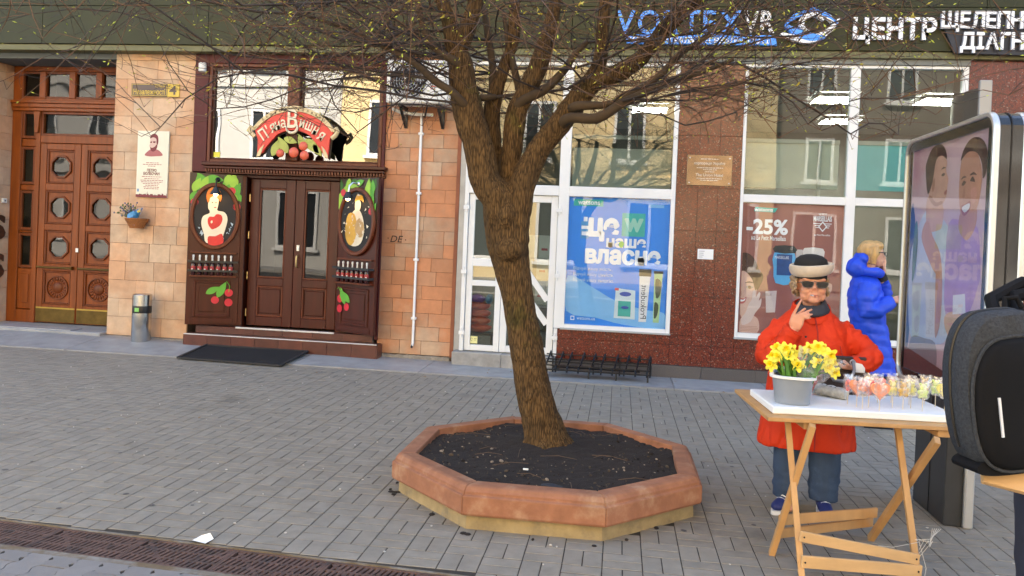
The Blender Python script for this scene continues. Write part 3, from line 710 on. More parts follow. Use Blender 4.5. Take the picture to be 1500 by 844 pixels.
part('dentil_row', db, wm_, cor)
part('front_post', MB().box(-5.56, -5.03, 10.26, 10.42, .22, 2.36), wd, B, bevel=.006); part('front_post', MB().box(-3.72, -3.13, 10.26, 10.42, .22, 2.36), wd, B, bevel=.006)
part('door_head', MB().box(-5.028, -3.722, 10.25, 10.40, 2.315, 2.36), wd, B, bevel=.006)
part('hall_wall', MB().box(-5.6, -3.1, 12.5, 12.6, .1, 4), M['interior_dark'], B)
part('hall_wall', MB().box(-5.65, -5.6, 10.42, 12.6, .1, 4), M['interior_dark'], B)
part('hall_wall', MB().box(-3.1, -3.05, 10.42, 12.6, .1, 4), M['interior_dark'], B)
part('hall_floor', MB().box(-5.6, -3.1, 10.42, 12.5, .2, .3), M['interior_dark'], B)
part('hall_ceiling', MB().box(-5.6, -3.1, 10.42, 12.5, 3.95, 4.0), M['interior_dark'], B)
for x0, x1, lab in ((-4.99, -4.352, 'left glazed leaf of the bar door'), (-4.346, -3.735, 'right glazed leaf of the bar door')):
    lf = part('door_leaf', MB().box(x0, x0+.13, 10.30, 10.36, .325, 2.31).box(x1-.13, x1, 10.30, 10.36, .325, 2.31).box(x0+.13, x1-.13, 10.30, 10.36, 2.19, 2.31).box(x0+.13, x1-.13, 10.30, 10.36, .87, .975).box(x0+.13, x1-.13, 10.30, 10.36, .325, .45), wd, B, bevel=.006, label=lab)
    part('pane', MB().box(x0+.127, x1-.127, 10.33, 10.336, .972, 2.193), M['glass_door'], lf)
    part('bead', MB().frame(x0+.131, x1-.131, .977, 2.188, .022, 10.308, 10.328), wm_, lf, bevel=.005)
    part('panel', MB().box(x0+.128, x1-.128, 10.325, 10.345, .448, .872), wd, lf)
    part('panel', MB().box(x0+.17, x1-.17, 10.308, 10.324, .495, .825), wd, lf, bevel=.014)
    part('panel_moulding', MB().frame(x0+.131, x1-.131, .452, .868, .025, 10.302, 10.324), wm_, lf, bevel=.006)
    if x0 < -4.5:
        for z in (2.05, 1.55, 1.0, .5): part('hinge', MB().tube([(x0-.004, 10.293, z-.05), (x0-.004, 10.293, z+.05)], .009, 8), M['brass'], lf, smooth=True)
    else:
        part('handle', MB().tube([(x0+.06, 10.30, 1.30), (x0+.06, 10.255, 1.29), (x0+.06, 10.245, 1.22), (x0+.06, 10.255, 1.15), (x0+.06, 10.30, 1.14)], .011, 8), M['brass'], lf, smooth=True)
        part('lock', MB().box(x0+.04, x0+.08, 10.285, 10.299, 1.36, 1.44).box(x0+.045, x0+.075, 10.275, 10.284, 1.375, 1.42), M['alu'], lf, bevel=.003)
# steps
st = part('entrance_step', MB().box(-5.645, -3.025, 9.905, 10.46, .0, .20), M['mortar'], B)
xs = [-5.65 + .328*i for i in range(9)]
for i in range(8): part('riser_tile', MB().box(xs[i]+.0015, xs[i+1]-.0015, 9.893, 9.904, .012, .206), M['tile'], st, bevel=.0015)
for i in range(8): part('tread_tile', MB().box(xs[i]+.0015, xs[i+1]-.0015, 9.915, 10.09, .2005, .216), M['tile'], st, bevel=.0015)
part('nosing', MB().box(-5.652, -3.022, 9.885, 9.913, .2075, .220), M['nosing'], st, bevel=.003)
part('end_tile', MB().box(-5.659, -5.652, 9.895, 10.1, .012, .206), M['tile'], st)
part('end_tile', MB().box(-3.023, -3.012, 9.895, 10.1, .012, .206), M['tile'], st)
st2 = part('entrance_step', MB().box(-5.60, -3.14, 10.105, 10.30, .2005, .292), M['mortar'], B)
xs = [-5.60 + .41*i for i in range(7)]
for i in range(6): part('riser_tile', MB().box(xs[i]+.0015, xs[i+1]-.0015, 10.093, 10.104, .218, .294), M['tile'], st2, bevel=.0015)
part('tread_tile', MB().box(-5.6, -3.14, 10.104, 10.30, .2925, .305), M['tile'], st2)
part('nosing', MB().box(-5.03, -3.665, 10.082, 10.102, .296, .318), M['nosing'], st2, bevel=.003)

# ---- the two folded-out shutters with painted tops, oval pictures and bottle racks
gA, gB_, gC = flatmat('leaf_green', (.10, .36, .03), .5, .2), flatmat('leaf_light', (.30, .52, .05), .5, .2), flatmat('leaf_dark', (.03, .12, .012), .5, .2)
cher = flatmat('cherry_red', (.55, .012, .03), .35, .15); cherl = flatmat('cherry_light', (.85, .30, .25), .35)
def leafpoly(cx, cz, L, W, a, n=9):
    up = [(L*(i/n - .5), W/2*math.sin(PI*(i/n)**.8)) for i in range(n+1)]
    lo = [(x, -z*.9) for x, z in reversed(up[1:-1])]; c, s = math.cos(a), math.sin(a)
    return [(cx + x*c - z*s, cz + x*s + z*c) for x, z in up + lo]
def poly_s(pts, k=3):
    """closed Catmull-Rom through the points"""
    out = []; n = len(pts)
    for i in range(n):
        p0, p1, p2, p3 = (Vector((*pts[(i+d) % n], 0)) for d in (-1, 0, 1, 2))
        for j in range(k):
            t = j/k; q = 0.5*((2*p1) + (p2-p0)*t + (2*p0-5*p1+4*p2-p3)*t*t + (3*p1-p0-3*p2+p3)*t**3); out.append((q.x, q.y))
    return out
SH = {}
def shutter(px, py, qx, qy, side):
    w = math.hypot(qx-px, qy-py); ang = math.atan2(qy-py, qx-px)
    T = Matrix.Translation((px, py, .335)) @ Matrix.Rotation(ang, 4, 'Z')
    def P(name, mb, m, par, **k):
        mb.xf(T); return part(name, mb, m, par, **k)
    H = 2.01
    bd = thing('shutter', ('folded out wooden shutter left of the bar door, red haired woman in its oval' if side < 0 else 'folded out wooden shutter right of the bar door, gold and white oval picture'), 'shutter', (px, py, .335), ang, 'painted shutters beside the bar door')
    P('board', MB().box(0, w, 0, .045, 0, H), wd, bd, bevel=.004)
    if side < 0: P('shutter_return', MB().box(w+.003, w+.05, .0, .32, 0, H-.01), wd, bd)
    # painted field
    P('painted_field', MB().flat([(.0, 1.42), (w, 1.42), (w, H-.003), (0, H-.003)], -.002), flatmat('field_brown', (.045, .022, .010), .5, .3), bd)
    rnd = random.Random(5 if side < 0 else 9); y = -.004
    for k, mm in enumerate((gC, gA, gA, gB_)):
        q = MB()
        for i in range(9):
            cx = rnd.choice((rnd.uniform(.03, .2), rnd.uniform(w-.2, w-.03), rnd.uniform(.1, w-.1))); cz = rnd.uniform(1.60, 1.95) if (cx < .15 or cx > w-.15) else rnd.uniform(1.83, 1.95)
            L = rnd.uniform(.13, .24); a = rnd.uniform(.9, 2.2) if cx < w*.35 or cx > w*.65 else rnd.uniform(-.4, .4)
            pl = [(min(max(x, .004), w-.004), min(z, H-.006)) for x, z in leafpoly(cx, cz, L, L*.5, a)]
            P('painted_leaf', MB().flat(pl, y - .0004*i), mm, bd)
        y -= .004
    q = MB()
    for cx, cz in (((.07, 1.62), (w-.13, 1.79), (w-.06, 1.58)) if side < 0 else ((.09, 1.82), (w-.1, 1.58))): P('painted_cherry', MB().flat(circ(cx, cz, .05, 18), y), cher, bd)
    # oval picture
    cx, cz, rx, rz = w/2, 1.445, w*.485, .445
    of = P('oval_frame', MB().ringprism(circ(cx, cz, rx, 48, rz), circ(cx, cz, rx-.055, 48, rz-.055), -.045, 0), wm_, bd, bevel=.012, smooth=True)
    P('picture', MB().prism(circ(cx, cz, rx-.05, 48, rz-.05), -.020, -.001), flatmat('picture_dark', (.012, .009, .008), .65, .5), of)
    skin = flatmat('paint_skin', (.80, .68, .50), .4); hair = flatmat('paint_hair', (.62, .16, .015), .4, .3); blue = flatmat('paint_pale_blue', (.42, .52, .58), .4, .3); red = flatmat('paint_red', (.6, .01, .015), .3, .2)
    dark = flatmat('paint_dark', (.05, .012, .008), .4)
    def F(nm, pts, m, yy, k=3): P(nm, MB().flat(poly_s([(cx + x*rx, cz + z*rz) for x, z in pts], k), yy), m, of)
    if side < 0:
        q = MB(); rn = random.Random(4)
        for i in range(26):
            t = rn.uniform(-2.9, -.2); x, z = .70*math.cos(t), .66*math.sin(t)-.05
            q.flat([(cx+x*rx*1.0+rn.uniform(-.02,.02), cz+z*rz+rn.uniform(-.03,.03)) for _ in range(4)], -.022 - .0002*i)
        P('picture_lace', q, blue, of, kind='stuff')
        F('picture_figure', [(-.30,-.80),(.22,-.82),(.36,-.55),(.50,-.10),(.38,.12),(.12,.16),(.03,.22),(-.20,.18),(-.22,.08),(-.46,-.02),(-.52,-.25),(-.40,-.55)], skin, -.0300)
        F('picture_figure', [(-.24,.18),(.02,.12),(.12,.36),(.10,.56),(-.04,.62),(-.24,.54),(-.28,.36)], skin, -.0310)
        F('picture_hair', [(-.30,.40),(-.36,.58),(-.30,.76),(-.12,.86),(.12,.80),(.24,.62),(.20,.44),(.12,.50),(-.02,.60),(-.20,.54),(-.24,.42)], hair, -.0320)
        F('picture_skirt', [(-.24,-.62),(.04,-.60),(.30,-.52),(.36,-.80),(.02,-.93),(-.20,-.88)], red, -.0325)
        F('picture_heart', [(-.28,-.12),(-.20,-.02),(-.04,-.02),(.06,.06),(.24,.04),(.30,-.10),(.20,-.28),(-.02,-.42),(-.22,-.30)], red, -.0330)
        F('picture_arm', [(-.48,-.30),(-.30,-.52),(.10,-.46),(.42,-.30),(.36,-.18),(.06,-.36),(-.26,-.40),(-.42,-.22)], skin, -.0340)
        F('picture_shine', [(-.16,-.16),(-.10,-.13),(-.08,-.19),(-.14,-.22)], skin, -.0345)
        for ex in (-.12, .02): F('picture_eye', [(ex-.03,.40),(ex,.42),(ex+.035,.40),(ex,.385)], dark, -.0322)
        F('picture_lips', [(-.06,.26),(-.01,.275),(.05,.265),(.0,.245)], red, -.0323)
    else:
        q = MB(); rn = random.Random(8); gold = flatmat('paint_gold', (.55, .30, .03), .4, .4); cream = flatmat('paint_cream', (.66, .58, .44), .4, .3)
        F('picture_figure', [(-.40,-.55),(-.1,-.72),(.3,-.62),(.46,-.25),(.34,.15),(.10,.36),(-.16,.30),(-.36,.05)], cream, -.028)
        F('picture_figure', [(-.52,-.5),(-.25,-.7),(.0,-.5),(.06,-.1),(-.10,.22),(-.42,.22),(-.56,-.1)], gold, -.029)
        F('picture_face', [(-.06,.34),(.18,.34),(.24,.52),(.12,.64),(-.06,.60)], skin, -.030)
        F('picture_hair', [(-.10,.58),(.02,.78),(.30,.74),(.38,.56),(.24,.62),(.08,.62)], flatmat('paint_blond', (.72, .36, .03), .4, .3), -.031)
        F('picture_sleeve', [(.02,-.35),(.34,-.45),(.44,-.1),(.2,.1),(.0,-.05)], flatmat('paint_tan', (.42, .26, .10), .4, .4), -.0315)
        for i in range(46):
            t = rn.uniform(0, 2*PI); k = rn.uniform(.1, .82); x, z = k*math.cos(t), k*math.sin(t)
            q.flat([(cx+x*rx+rn.uniform(-.03,.03), cz+z*rz+rn.uniform(-.03,.03)) for _ in range(3)], -.032 - .0002*i)
        P('picture_fleck', q, cream, of, kind='stuff')
    # lamp above the oval
    lx = cx + (.02 if side < 0 else .0)
    lp = P('picture_lamp', MB().tube([(lx, 0, 1.93), (lx, -.10, 1.94), (lx-.01, -.15, 1.90), (lx-.012, -.16, 1.82)], .012, 8).ell((lx, -.01, 1.93), (.035, .02, .035), 10, 6), M['dark_metal'] if side < 0 else M['alu'], bd, smooth=True)
    P('lamp_shade', MB().lathe([(.03, .02), (.035, 0), (.075, -.07), (.072, -.072), (.03, -.01), (.02, .0)], (lx-.012, -.16, 1.80), 16), M['black'], lp, smooth=True)
    P('lamp_bulb', MB().ell((lx-.012, -.165, 1.735), .030, 10, 7), pm('bulb_glow', (1, .9, .7), .4, var=0, emis=(1, .62, .28), est=9), lp, smooth=True)
    # rack
    rk = P('bottle_rack', MB().box(.04, w-.03, -.085, -.001, .635, .658).box(.04, w-.03, -.05, -.001, .945, .968), wm_, bd, bevel=.005)
    for z in (.72, .84): P('rack_rail', MB().box(.02, w-.015, -.098, -.088, z-.014, z+.014).box(.02, .03, -.088, -.001, z-.014, z+.014).box(w-.025, w-.015, -.088, -.001, z-.014, z+.014), M['black'], rk)
    # lower panel
    P('panel_moulding', MB().frame(.09, w-.10, .10, .585, .035, -.016, -.001), wd, bd, bevel=.007)
    P('panel', MB().box(.16, w-.17, -.012, -.001, .17, .515), wd, bd, bevel=.01)
    P('bottom_rail', MB().box(.05, w-.06, -.010, -.001, .02, .085), wd, bd, bevel=.005)
    sx = w-.12 if side < 0 else .10; sg = 1
    q = MB()
    for i, (dx, dz, r) in enumerate(((.0, .0, .052), (.0, .13, .052), (-.17 if side < 0 else .14, .03, .05))): P('painted_cherry', MB().flat(circ(sx+dx, .30+dz, r, 20), -.0185 - .0005*i), cher, bd)
    P('painted_leaf', MB().flat(leafpoly(sx-.09 if side < 0 else sx+.06, .47, .24, .10, 1.1 if side < 0 else 2.0), -.021), gA, bd); P('painted_leaf', MB().flat(leafpoly(sx-.2 if side < 0 else sx+.13, .46, .2, .09, .5 if side < 0 else 2.4), -.0215), gA, bd)
    P('painted_stem', MB().tube([(sx, -.0195, .44), (sx+.01, -.0195, .52), (sx-.03, -.0195, .58), (sx-.06, -.0195, .55)], .005, 5), gA, bd)
    SH[side] = (T, w)
shutter(-5.65, 9.90, -5.05, 10.17, -1)
shutter(-3.69, 10.19, -3.05, 9.80, 1)
# ================================================================ THINGS FIXED TO OR STANDING BY THE FRONT
# ---- bottles in the racks
bt_glass = pm('bottle_dark', (.035, .006, .006), .08, var=.1, coat=.3); bt_lab = flatmat('bottle_label', (.33, .03, .03), .5, .2); bt_top = flatmat('bottle_white', (.70, .68, .62), .4)
proto = None
NUM = ('leftmost', 'second from left', 'third from left', 'middle', 'third from right', 'second from right', 'rightmost')
for side in (-1, 1):
    T, w = SH[side]
    for i in range(7):
        loc = T @ Vector((.085 + (w-.19) * i/6, -.046, .659))
        if proto is None:
            proto = thing('bottle', '', 'bottle', loc)
            part('body', MB().lathe([(.026, 0), (.028, .008), (.028, .135), (.024, .155), (.012, .175), (.010, .20)], (0, 0, 0), 14), bt_glass, proto, local=True, smooth=True)
            part('paper_label', MB().lathe([(.0284, .045), (.0286, .046), (.0286, .118), (.0284, .119)], (0, 0, 0), 14), bt_lab, proto, local=True, smooth=True)
            part('label_mark', MB().box(-.010, .010, -.0295, -.0287, .06, .085), bt_top, proto, local=True)
            part('stopper', MB().lathe([(.0105, .175), (.0115, .178), (.011, .235), (.014, .238), (.014, .262), (.008, .268)], (0, 0, 0), 12), bt_top, proto, local=True, smooth=True)
            o = proto
        else: o = dup(proto); o.location = loc
        tag(o, f"dark red bottle on the {'left' if side < 0 else 'right'} shutter's rack, {NUM[i]} of its row", 'bottle', 'bottles in the shutter racks')
# ---- carved arch sign
sg = thing('shop_sign', 'red arched carved sign with cream letters, leaves and cherries before the transom', 'sign', (-4.25, 9.95, 2.9))
red_s = pm('sign_red', (.62, .035, .022), .4, var=.12, ns=3); cream_s = flatmat('sign_cream', (.62, .48, .26), .5, .15); dark_s = flatmat('sign_edge', (.03, .015, .008), .5)
def arc_pt(t, off=0):  # t -1..1 along the arch, off above/below the band's middle line
    ang = t * math.radians(53); R = .62
    return (-4.262 + (R+off)*math.sin(ang)*.93, 2.44 + (R+off)*math.cos(ang) - .0)
ts = [i/16 - 1 for i in range(33)]
bot = [(arc_pt(t, -.125 - .01*abs(t))) for t in ts]
top_ = [(arc_pt(t, .115)) for t in ts]
rb = [(-4.80, 2.955), (-4.745, 2.80), (-4.745, 2.63), (-4.74, 2.585), (-4.67, 2.63), (-4.63, 2.70)]
lb = [(-3.885, 2.70), (-3.84, 2.62), (-3.785, 2.575), (-3.775, 2.68), (-3.765, 2.82), (-3.70, 2.955)]
band = rb[:4] + rb[4:] + bot[7:-7] + lb + list(reversed(top_[2:-2]))
part('arch_board', MB().prism(band, 9.93, 9.965), red_s, sg, bevel=.004)
part('board_edge', MB().prism([(x + .012*(1 if x > -4.26 else -1)*.3 + .01, z - .012) for x, z in band], 9.967, 10.0), dark_s, sg)
tb = [arc_pt(t, .118) for t in ts[1:-1]] + [arc_pt(t, .190 - .025*abs(t)) for t in reversed(ts[1:-1])]
part('top_ribbon', MB().prism(tb, 9.922, 9.955), cream_s, sg, bevel=.003)
for s in (-1, 1):
    x, z = arc_pt(s*.97, .10)
    part('scroll', MB().tube([(x, 9.935, z-.05), (x+s*.05, 9.93, z-.01), (x+s*.08, 9.928, z+.04), (x+s*.06, 9.93, z+.08), (x+s*.025, 9.932, z+.065), (x+s*.03, 9.93, z+.03)], [.03, .03, .028, .026, .022, .016], 8), cream_s, sg, smooth=True)
    fx = -4.70 if s < 0 else -3.82
    part('curl', MB().prism([(fx+s*.045, 2.575), (fx+s*.04, 2.62), (fx, 2.69), (fx-s*.05, 2.74), (fx-s*.02, 2.64), (fx+.0, 2.585)], 9.918, 9.93), cream_s, sg, bevel=.003)
def arc_text(s, t0, t1, off, h, m, y, dep, bold, nm, grow=0.0):
    n = len(s)
    for i, c in enumerate(s):
        if c == ' ': continue
        t = t0 + (t1-t0) * (i + .5)/n; vs, fs, w, a, b = textmesh(c, bold, 1.0)
        hh = h * (1 + grow*abs(t)); k = hh/.72; x, z = arc_pt(t, off); ang = -t*math.radians(50)*.85
        cs, sn = math.cos(ang), math.sin(ang); out = []
        for vx, vy, vz in vs:
            px, pz = (vx - w/2)*k*.72, (vz - .36)*k; out.append((x + px*cs - pz*sn, y + vy*dep, z + px*sn + pz*cs))
        part(nm, MB().add(out, fs), m, sg)
letters = flatmat('sign_letter', (.72, .62, .44), .45, .1)
arc_text("П'яна", -.93, -.20, -.01, .125, letters, 9.916, .012, .015, 'letter', .25)
arc_text('ишня', .14, .93, -.01, .125, letters, 9.916, .012, .015, 'letter', .25)
vs, fs, w, a, b = textmesh('В', .02, 1.0)
part('initial_letter', MB().add([(-4.335 + x/w*.13, 9.905 + y*.02, 2.96 + (z-a)/(b-a)*.24) for x, y, z in vs], fs), letters, sg)
part('ring_ornament', MB().tube([(-4.275 + .075*math.cos(t), 9.91, 2.965 + .07*math.sin(t)) for t in [PI*.9 + 1.45*PI*i/16 for i in range(17)]], [.008 + .010*math.sin(PI*i/16) for i in range(17)], 8), letters, sg, smooth=True)
arc_text('вишнева наливка', -.72, .72, .152, .042, dark_s, 9.919, .003, 0, 'small_letter')
lg = flatmat('carved_leaf', (.33, .36, .07), .5, .3)
for cx, cz, L, a in ((-4.50, 2.70, .24, 1.2), (-4.40, 2.74, .26, .6+1.57), (-4.30, 2.80, .2, -.3), (-4.15, 2.79, .22, 2.0), (-4.0, 2.73, .28, -.75), (-3.93, 2.68, .2, -.9)):
    part('carved_leaf', MB().prism(leafpoly(cx, cz, L, L*.48, a), 9.94, 9.962), lg, sg, bevel=.004)
rc = pm('carved_cherry', (.60, .10, .05), .35, var=.2, ns=8)
for cx, cz, r in ((-4.43, 2.63, .055), (-4.245, 2.645, .068), (-4.12, 2.73, .06), (-4.10, 2.61, .062)):
    part('carved_cherry', MB().ell((cx, 9.935, cz), (r, .03, r), 18, 10), rc, sg, smooth=True)
# ---- street name plate
pl = thing('street_plate', 'brown and yellow street name plate with house number 4 on the stone pillar', 'sign', (-6.33, 10.13, 3.46))
brown_p = flatmat('plate_brown', (.095, .062, .05), .45); yel_p = flatmat('plate_yellow', (.62, .43, .06), .45)
part('plate', MB().box(-6.68, -6.155, 10.128, 10.148, 3.372, 3.545), brown_p, pl, bevel=.002)
part('number_field', MB().box(-6.153, -5.982, 10.128, 10.148, 3.372, 3.545), yel_p, pl, bevel=.002)
part('rim', MB().frame(-6.672, -6.162, 3.380, 3.537, .006, 10.1262, 10.1278), yel_p, pl)
tt = MB(); text_in(tt, 'Незалежності', -6.645, -6.185, 3.395, 3.475, 10.126, .001, .012); part('lettering', tt, yel_p, pl); tt = MB(); text_in(tt, 'вулиця', -6.33, -6.19, 3.490, 3.522, 10.126, .001, 0); part('lettering', tt, yel_p, pl)
tt = MB(); text_in(tt, '4', -6.125, -6.02, 3.40, 3.52, 10.126, .001, .02); part('number', tt, brown_p, pl)
# ---- memorial plaque
mp = thing('memorial_plaque', 'cream memorial plaque with a dark red portrait on the wide stone pillar', 'plaque', (-6.325, 10.12, 2.45))
cr_p = flatmat('plaque_cream', (.66, .63, .50), .35); ink = flatmat('plaque_ink', (.16, .012, .02), .5); ink2 = flatmat('plaque_ink_soft', (.36, .10, .10), .5)
part('slab', MB().box(-6.553, -6.098, 10.118, 10.145, 2.003, 2.903), cr_p, mp, bevel=.003)
def Q(nm, pts, m, y, k=3): part(nm, MB().flat(poly_s(pts, k), y), m, mp)
px = lambda a, b: (-6.553 + a*.455, 2.003 + b*.90)
sk = [px(.24,.635), px(.36,.70), px(.46,.725), px(.60,.725), px(.72,.70), px(.82,.635), px(.60,.62), px(.40,.615)]
Q('portrait_shoulders', sk, ink2, 10.1172)
Q('portrait_face', [px(.40,.80), px(.41,.88), px(.47,.93), px(.58,.93), px(.655,.87), px(.645,.78), px(.60,.72), px(.50,.70), px(.43,.73), px(.385,.775)], flatmat('plaque_skin', (.58, .40, .33), .5), 10.1168)
Q('portrait_hair', [px(.40,.885), px(.43,.935), px(.53,.96), px(.64,.93), px(.67,.85), px(.645,.79), px(.61,.82), px(.60,.88), px(.50,.905)], ink, 10.1164)
Q('portrait_beard', [px(.42,.755), px(.47,.745), px(.56,.765), px(.62,.80), px(.64,.77), px(.60,.715), px(.52,.69), px(.45,.70), px(.42,.73)], ink, 10.1164)
Q('portrait_shade', [px(.41,.835), px(.47,.842), px(.46,.822), px(.42,.818)], ink, 10.116); Q('portrait_shade', [px(.50,.842), px(.58,.842), px(.57,.822), px(.51,.822)], ink, 10.116)
tt = MB()
for (s, a, b, z0, z1, bo) in (('ПЕТРО', .34, .64, .385, .43, .03), ('БОЛБОЧАН', .23, .74, .335, .38, .03)): q = MB(); text_in(q, s, *[px(v, 0)[0] for v in (a, b)], px(0, z0)[1], px(0, z1)[1], 10.1165, .001, bo); part('lettering', q, ink, mp)
rn = random.Random(2); tt = MB()
for z, a, b in ((.515, .3, .7), (.49, .2, .8), (.465, .36, .6), (.305, .18, .8), (.275, .26, .74), (.25, .14, .86), (.225, .16, .84), (.20, .22, .76), (.175, .3, .7), (.15, .24, .74), (.125, .26, .72)):
    x = a
    while x < b:
        w = rn.uniform(.03, .10); tt.box(px(x, 0)[0], px(min(x+w, b), 0)[0], 10.1170, 10.1178, px(0, z)[1], px(0, z+.010)[1]); x += w + .018
part('small_print', tt, ink2, mp, kind='stuff')
sky_l = [px(0,0.0)]; x = 0
while x < 1: h = rn.choice((.035, .05, .045, .06, .04)); w = rn.uniform(.02, .05); sky_l += [px(x, h), px(min(1, x+w), h)]; x += w
sky_l.append(px(1, 0)); q = sky_l.index(sky_l[len(sky_l)//3]); sky_l.insert(q, px(.375, .095)); 
part('skyline_print', MB().flat(sorted(sky_l[1:-1], key=lambda p: p[0])[:0] + sky_l, 10.1172), ink, mp)
part('emblem', MB().flat([px(.04,.08), px(.10,.08), px(.10,.125), px(.04,.125)], 10.1172), flatmat('plaque_blue', (.15, .25, .40), .5), mp)
for a in (.1, .9): part('screw', MB().ell((px(a, 0)[0], 10.117, px(0, .955)[1]), (.008, .004, .008), 8, 5), M['alu'], mp)
# ---- hanging flower basket
fb = thing('flower_basket', 'small wicker wall basket wrapped in blue ribbon with dry flowers below the plaque', 'basket', (-6.50, 10.10, 1.6))
wick = pm('wicker', (.30, .11, .03), .7, var=.4, ns=60, bump=1, bs=120)
bk = MB()
for i in range(6): bk.lathe([(.085+.012*i, 0), (.094+.012*i, .010), (.096+.012*i, .018), (.090+.012*i, .026)], (-6.47, 10.04, 1.575+.022*i), 18)
part('wicker_bowl', bk, wick, fb, smooth=True)
rib = pm('blue_ribbon', (.06, .25, .48), .3, var=.4, ns=12)
rn = random.Random(6); q = MB()
for i in range(9):
    a = rn.uniform(-.5, .5); x = -6.55 + .022*i; q.add([(x, 9.93, 1.66+.06*math.sin(i)), (x+.05, 9.925, 1.70+.03*i*.5), (x+.06, 9.94, 1.80+.01*i), (x+.0, 9.95, 1.76)], [(0, 1, 2, 3)])
part('ribbon', q, rib, fb)
part('yellow_bow', MB().add([(-6.40, 9.918, 1.80), (-6.36, 9.915, 1.83), (-6.345, 9.92, 1.80), (-6.38, 9.918, 1.785)], [(0, 1, 2, 3)]), yel_p, fb)
stems = MB(); fl = MB(); lv = MB()
for i in range(46):
    a = rn.uniform(-1.3, .5); L = rn.uniform(.12, .30); x = -6.50 + rn.uniform(-.06, .06)
    e = (x + L*math.sin(a), 10.02 + rn.uniform(-.10, .04), 1.70 + L*math.cos(a)*.75)
    stems.tube([(x, 10.04, 1.68), ((x+e[0])/2, 10.03, (1.68+e[2])/2 + .02), e], .0025, 4)
    (fl if rn.random() < .55 else lv).ell(e, (.013, .010, .013), 6, 4)
    if rn.random() < .7: lv.ell(((x+e[0])/2, 10.0, (1.7+e[2])/2), (.010, .006, .022), 5, 4)
o = part('stems', stems, flatmat('dry_stem', (.10, .10, .04), .7, .3), fb); o['kind'] = 'stuff'
o = part('flowers', fl, flatmat('dull_violet', (.13, .12, .19), .7, .4), fb); o['kind'] = 'stuff'
o = part('leaves', lv, flatmat('dull_leaf', (.08, .12, .035), .7, .4), fb); o['kind'] = 'stuff'
# ---- litter bin
bn = thing('litter_bin', 'stainless steel round litter bin with ashtray top against the stone pillar', 'bin', (-6.28, 9.93, .05))
R_ = .122
part('body', MB().lathe([(R_-.006, .0), (R_, .01), (R_, .40)], (-6.28, 9.93, .052), 32), M['steel'], bn, smooth=True)
part('top_shell', MB().lathe([(R_-.02, .40), (R_-.02, .50), (R_, .501), (R_, .645), (R_-.012, .655), (R_-.03, .65)], (-6.28, 9.93, .05), 32), M['steel'], bn, smooth=True, sharp=30)
part('opening', MB().lathe([(R_-.002, .405), (R_-.001, .41), (R_-.001, .495), (R_-.002, .50)], (-6.28, 9.93, .05), 32), M['black'], bn, smooth=True)
part('ashtray', MB().lathe([(R_-.035, .64), (R_-.04, .646)], (-6.28, 9.93, .05), 24), M['dark_metal'], bn)
part('sticker', MB().add([(-6.31+.02*i, 9.93-R_*math.cos((-.03+.02*i)/R_)-.0015, z) for z in (.475, .525) for i in range(4)], [(i, i+1, i+5, i+4) for i in range(3)]), flatmat('green_sticker', (.2, .5, .12), .5), bn)
part('foot_ring', MB().lathe([(R_-.01, -.002), (R_+.003, .0), (R_+.003, .012), (R_-.01, .014)], (-6.28, 9.93, .05), 32), M['black'], bn, smooth=True)
# ---- door mat
mt = thing('door_mat', 'black honeycomb rubber mat in front of the bar steps', 'mat', (-4.6, 9.55, .04))
mm = MB(); c4 = [(-5.29, 9.14), (-3.93, 9.04), (-3.93, 9.87), (-5.32, 9.88)]
def bil(u, v):
    a = [c4[0][i]*(1-u) + c4[1][i]*u for i in (0, 1)]; b = [c4[3][i]*(1-u) + c4[2][i]*u for i in (0, 1)]
    x, y = a[0]*(1-v) + b[0]*v, a[1]*(1-v) + b[1]*v
    return Vector((x, y, .018 + max(0, (y-9.25))*.10 + .006*math.sin(x*5+y*3)))
part('backing', MB().add([bil(i/8, j/4) + Vector((0,0,-.0)) for j in range(5) for i in range(9)], [(j*9+i, j*9+i+1, j*9+i+10, j*9+i+9) for j in range(4) for i in range(8)]), M['black_matt'], mt)
NU, NV = 44, 26
for j in range(NV):
    for i in range(NU):
        u, v = (i + .5 + (.5 if j % 2 else 0))/(NU+.5), (j+.5)/NV; p = bil(u, v); r = .0135
        for q in range(6):
            a0, a1 = PI/6 + q*PI/3, PI/6 + (q+1)*PI/3
            mm.add([(p.x+r*math.cos(a0), p.y+r*1.15*math.sin(a0), p.z+.012), (p.x+r*math.cos(a1), p.y+r*1.15*math.sin(a1), p.z+.012), (p.x+r*.72*math.cos(a1), p.y+r*.8*math.sin(a1), p.z+.012), (p.x+r*.72*math.cos(a0), p.y+r*.8*math.sin(a0), p.z+.012)], [(0, 1, 2, 3)])
o = part('honeycomb', mm, M['rubber'], mt); o['kind'] = 'stuff'
edge = MB()
for q in range(4):
    a, b = Vector((*c4[q], 0)), Vector((*c4[(q+1) % 4], 0))
    pa, pb_ = a.copy(), b.copy(); pa.z = .022+max(0,(a.y-9.25))*.10; pb_.z = .022+max(0,(b.y-9.25))*.10
    edge.bar(pa, pb_, .03, .02)
part('rim', edge, M['rubber'], mt)
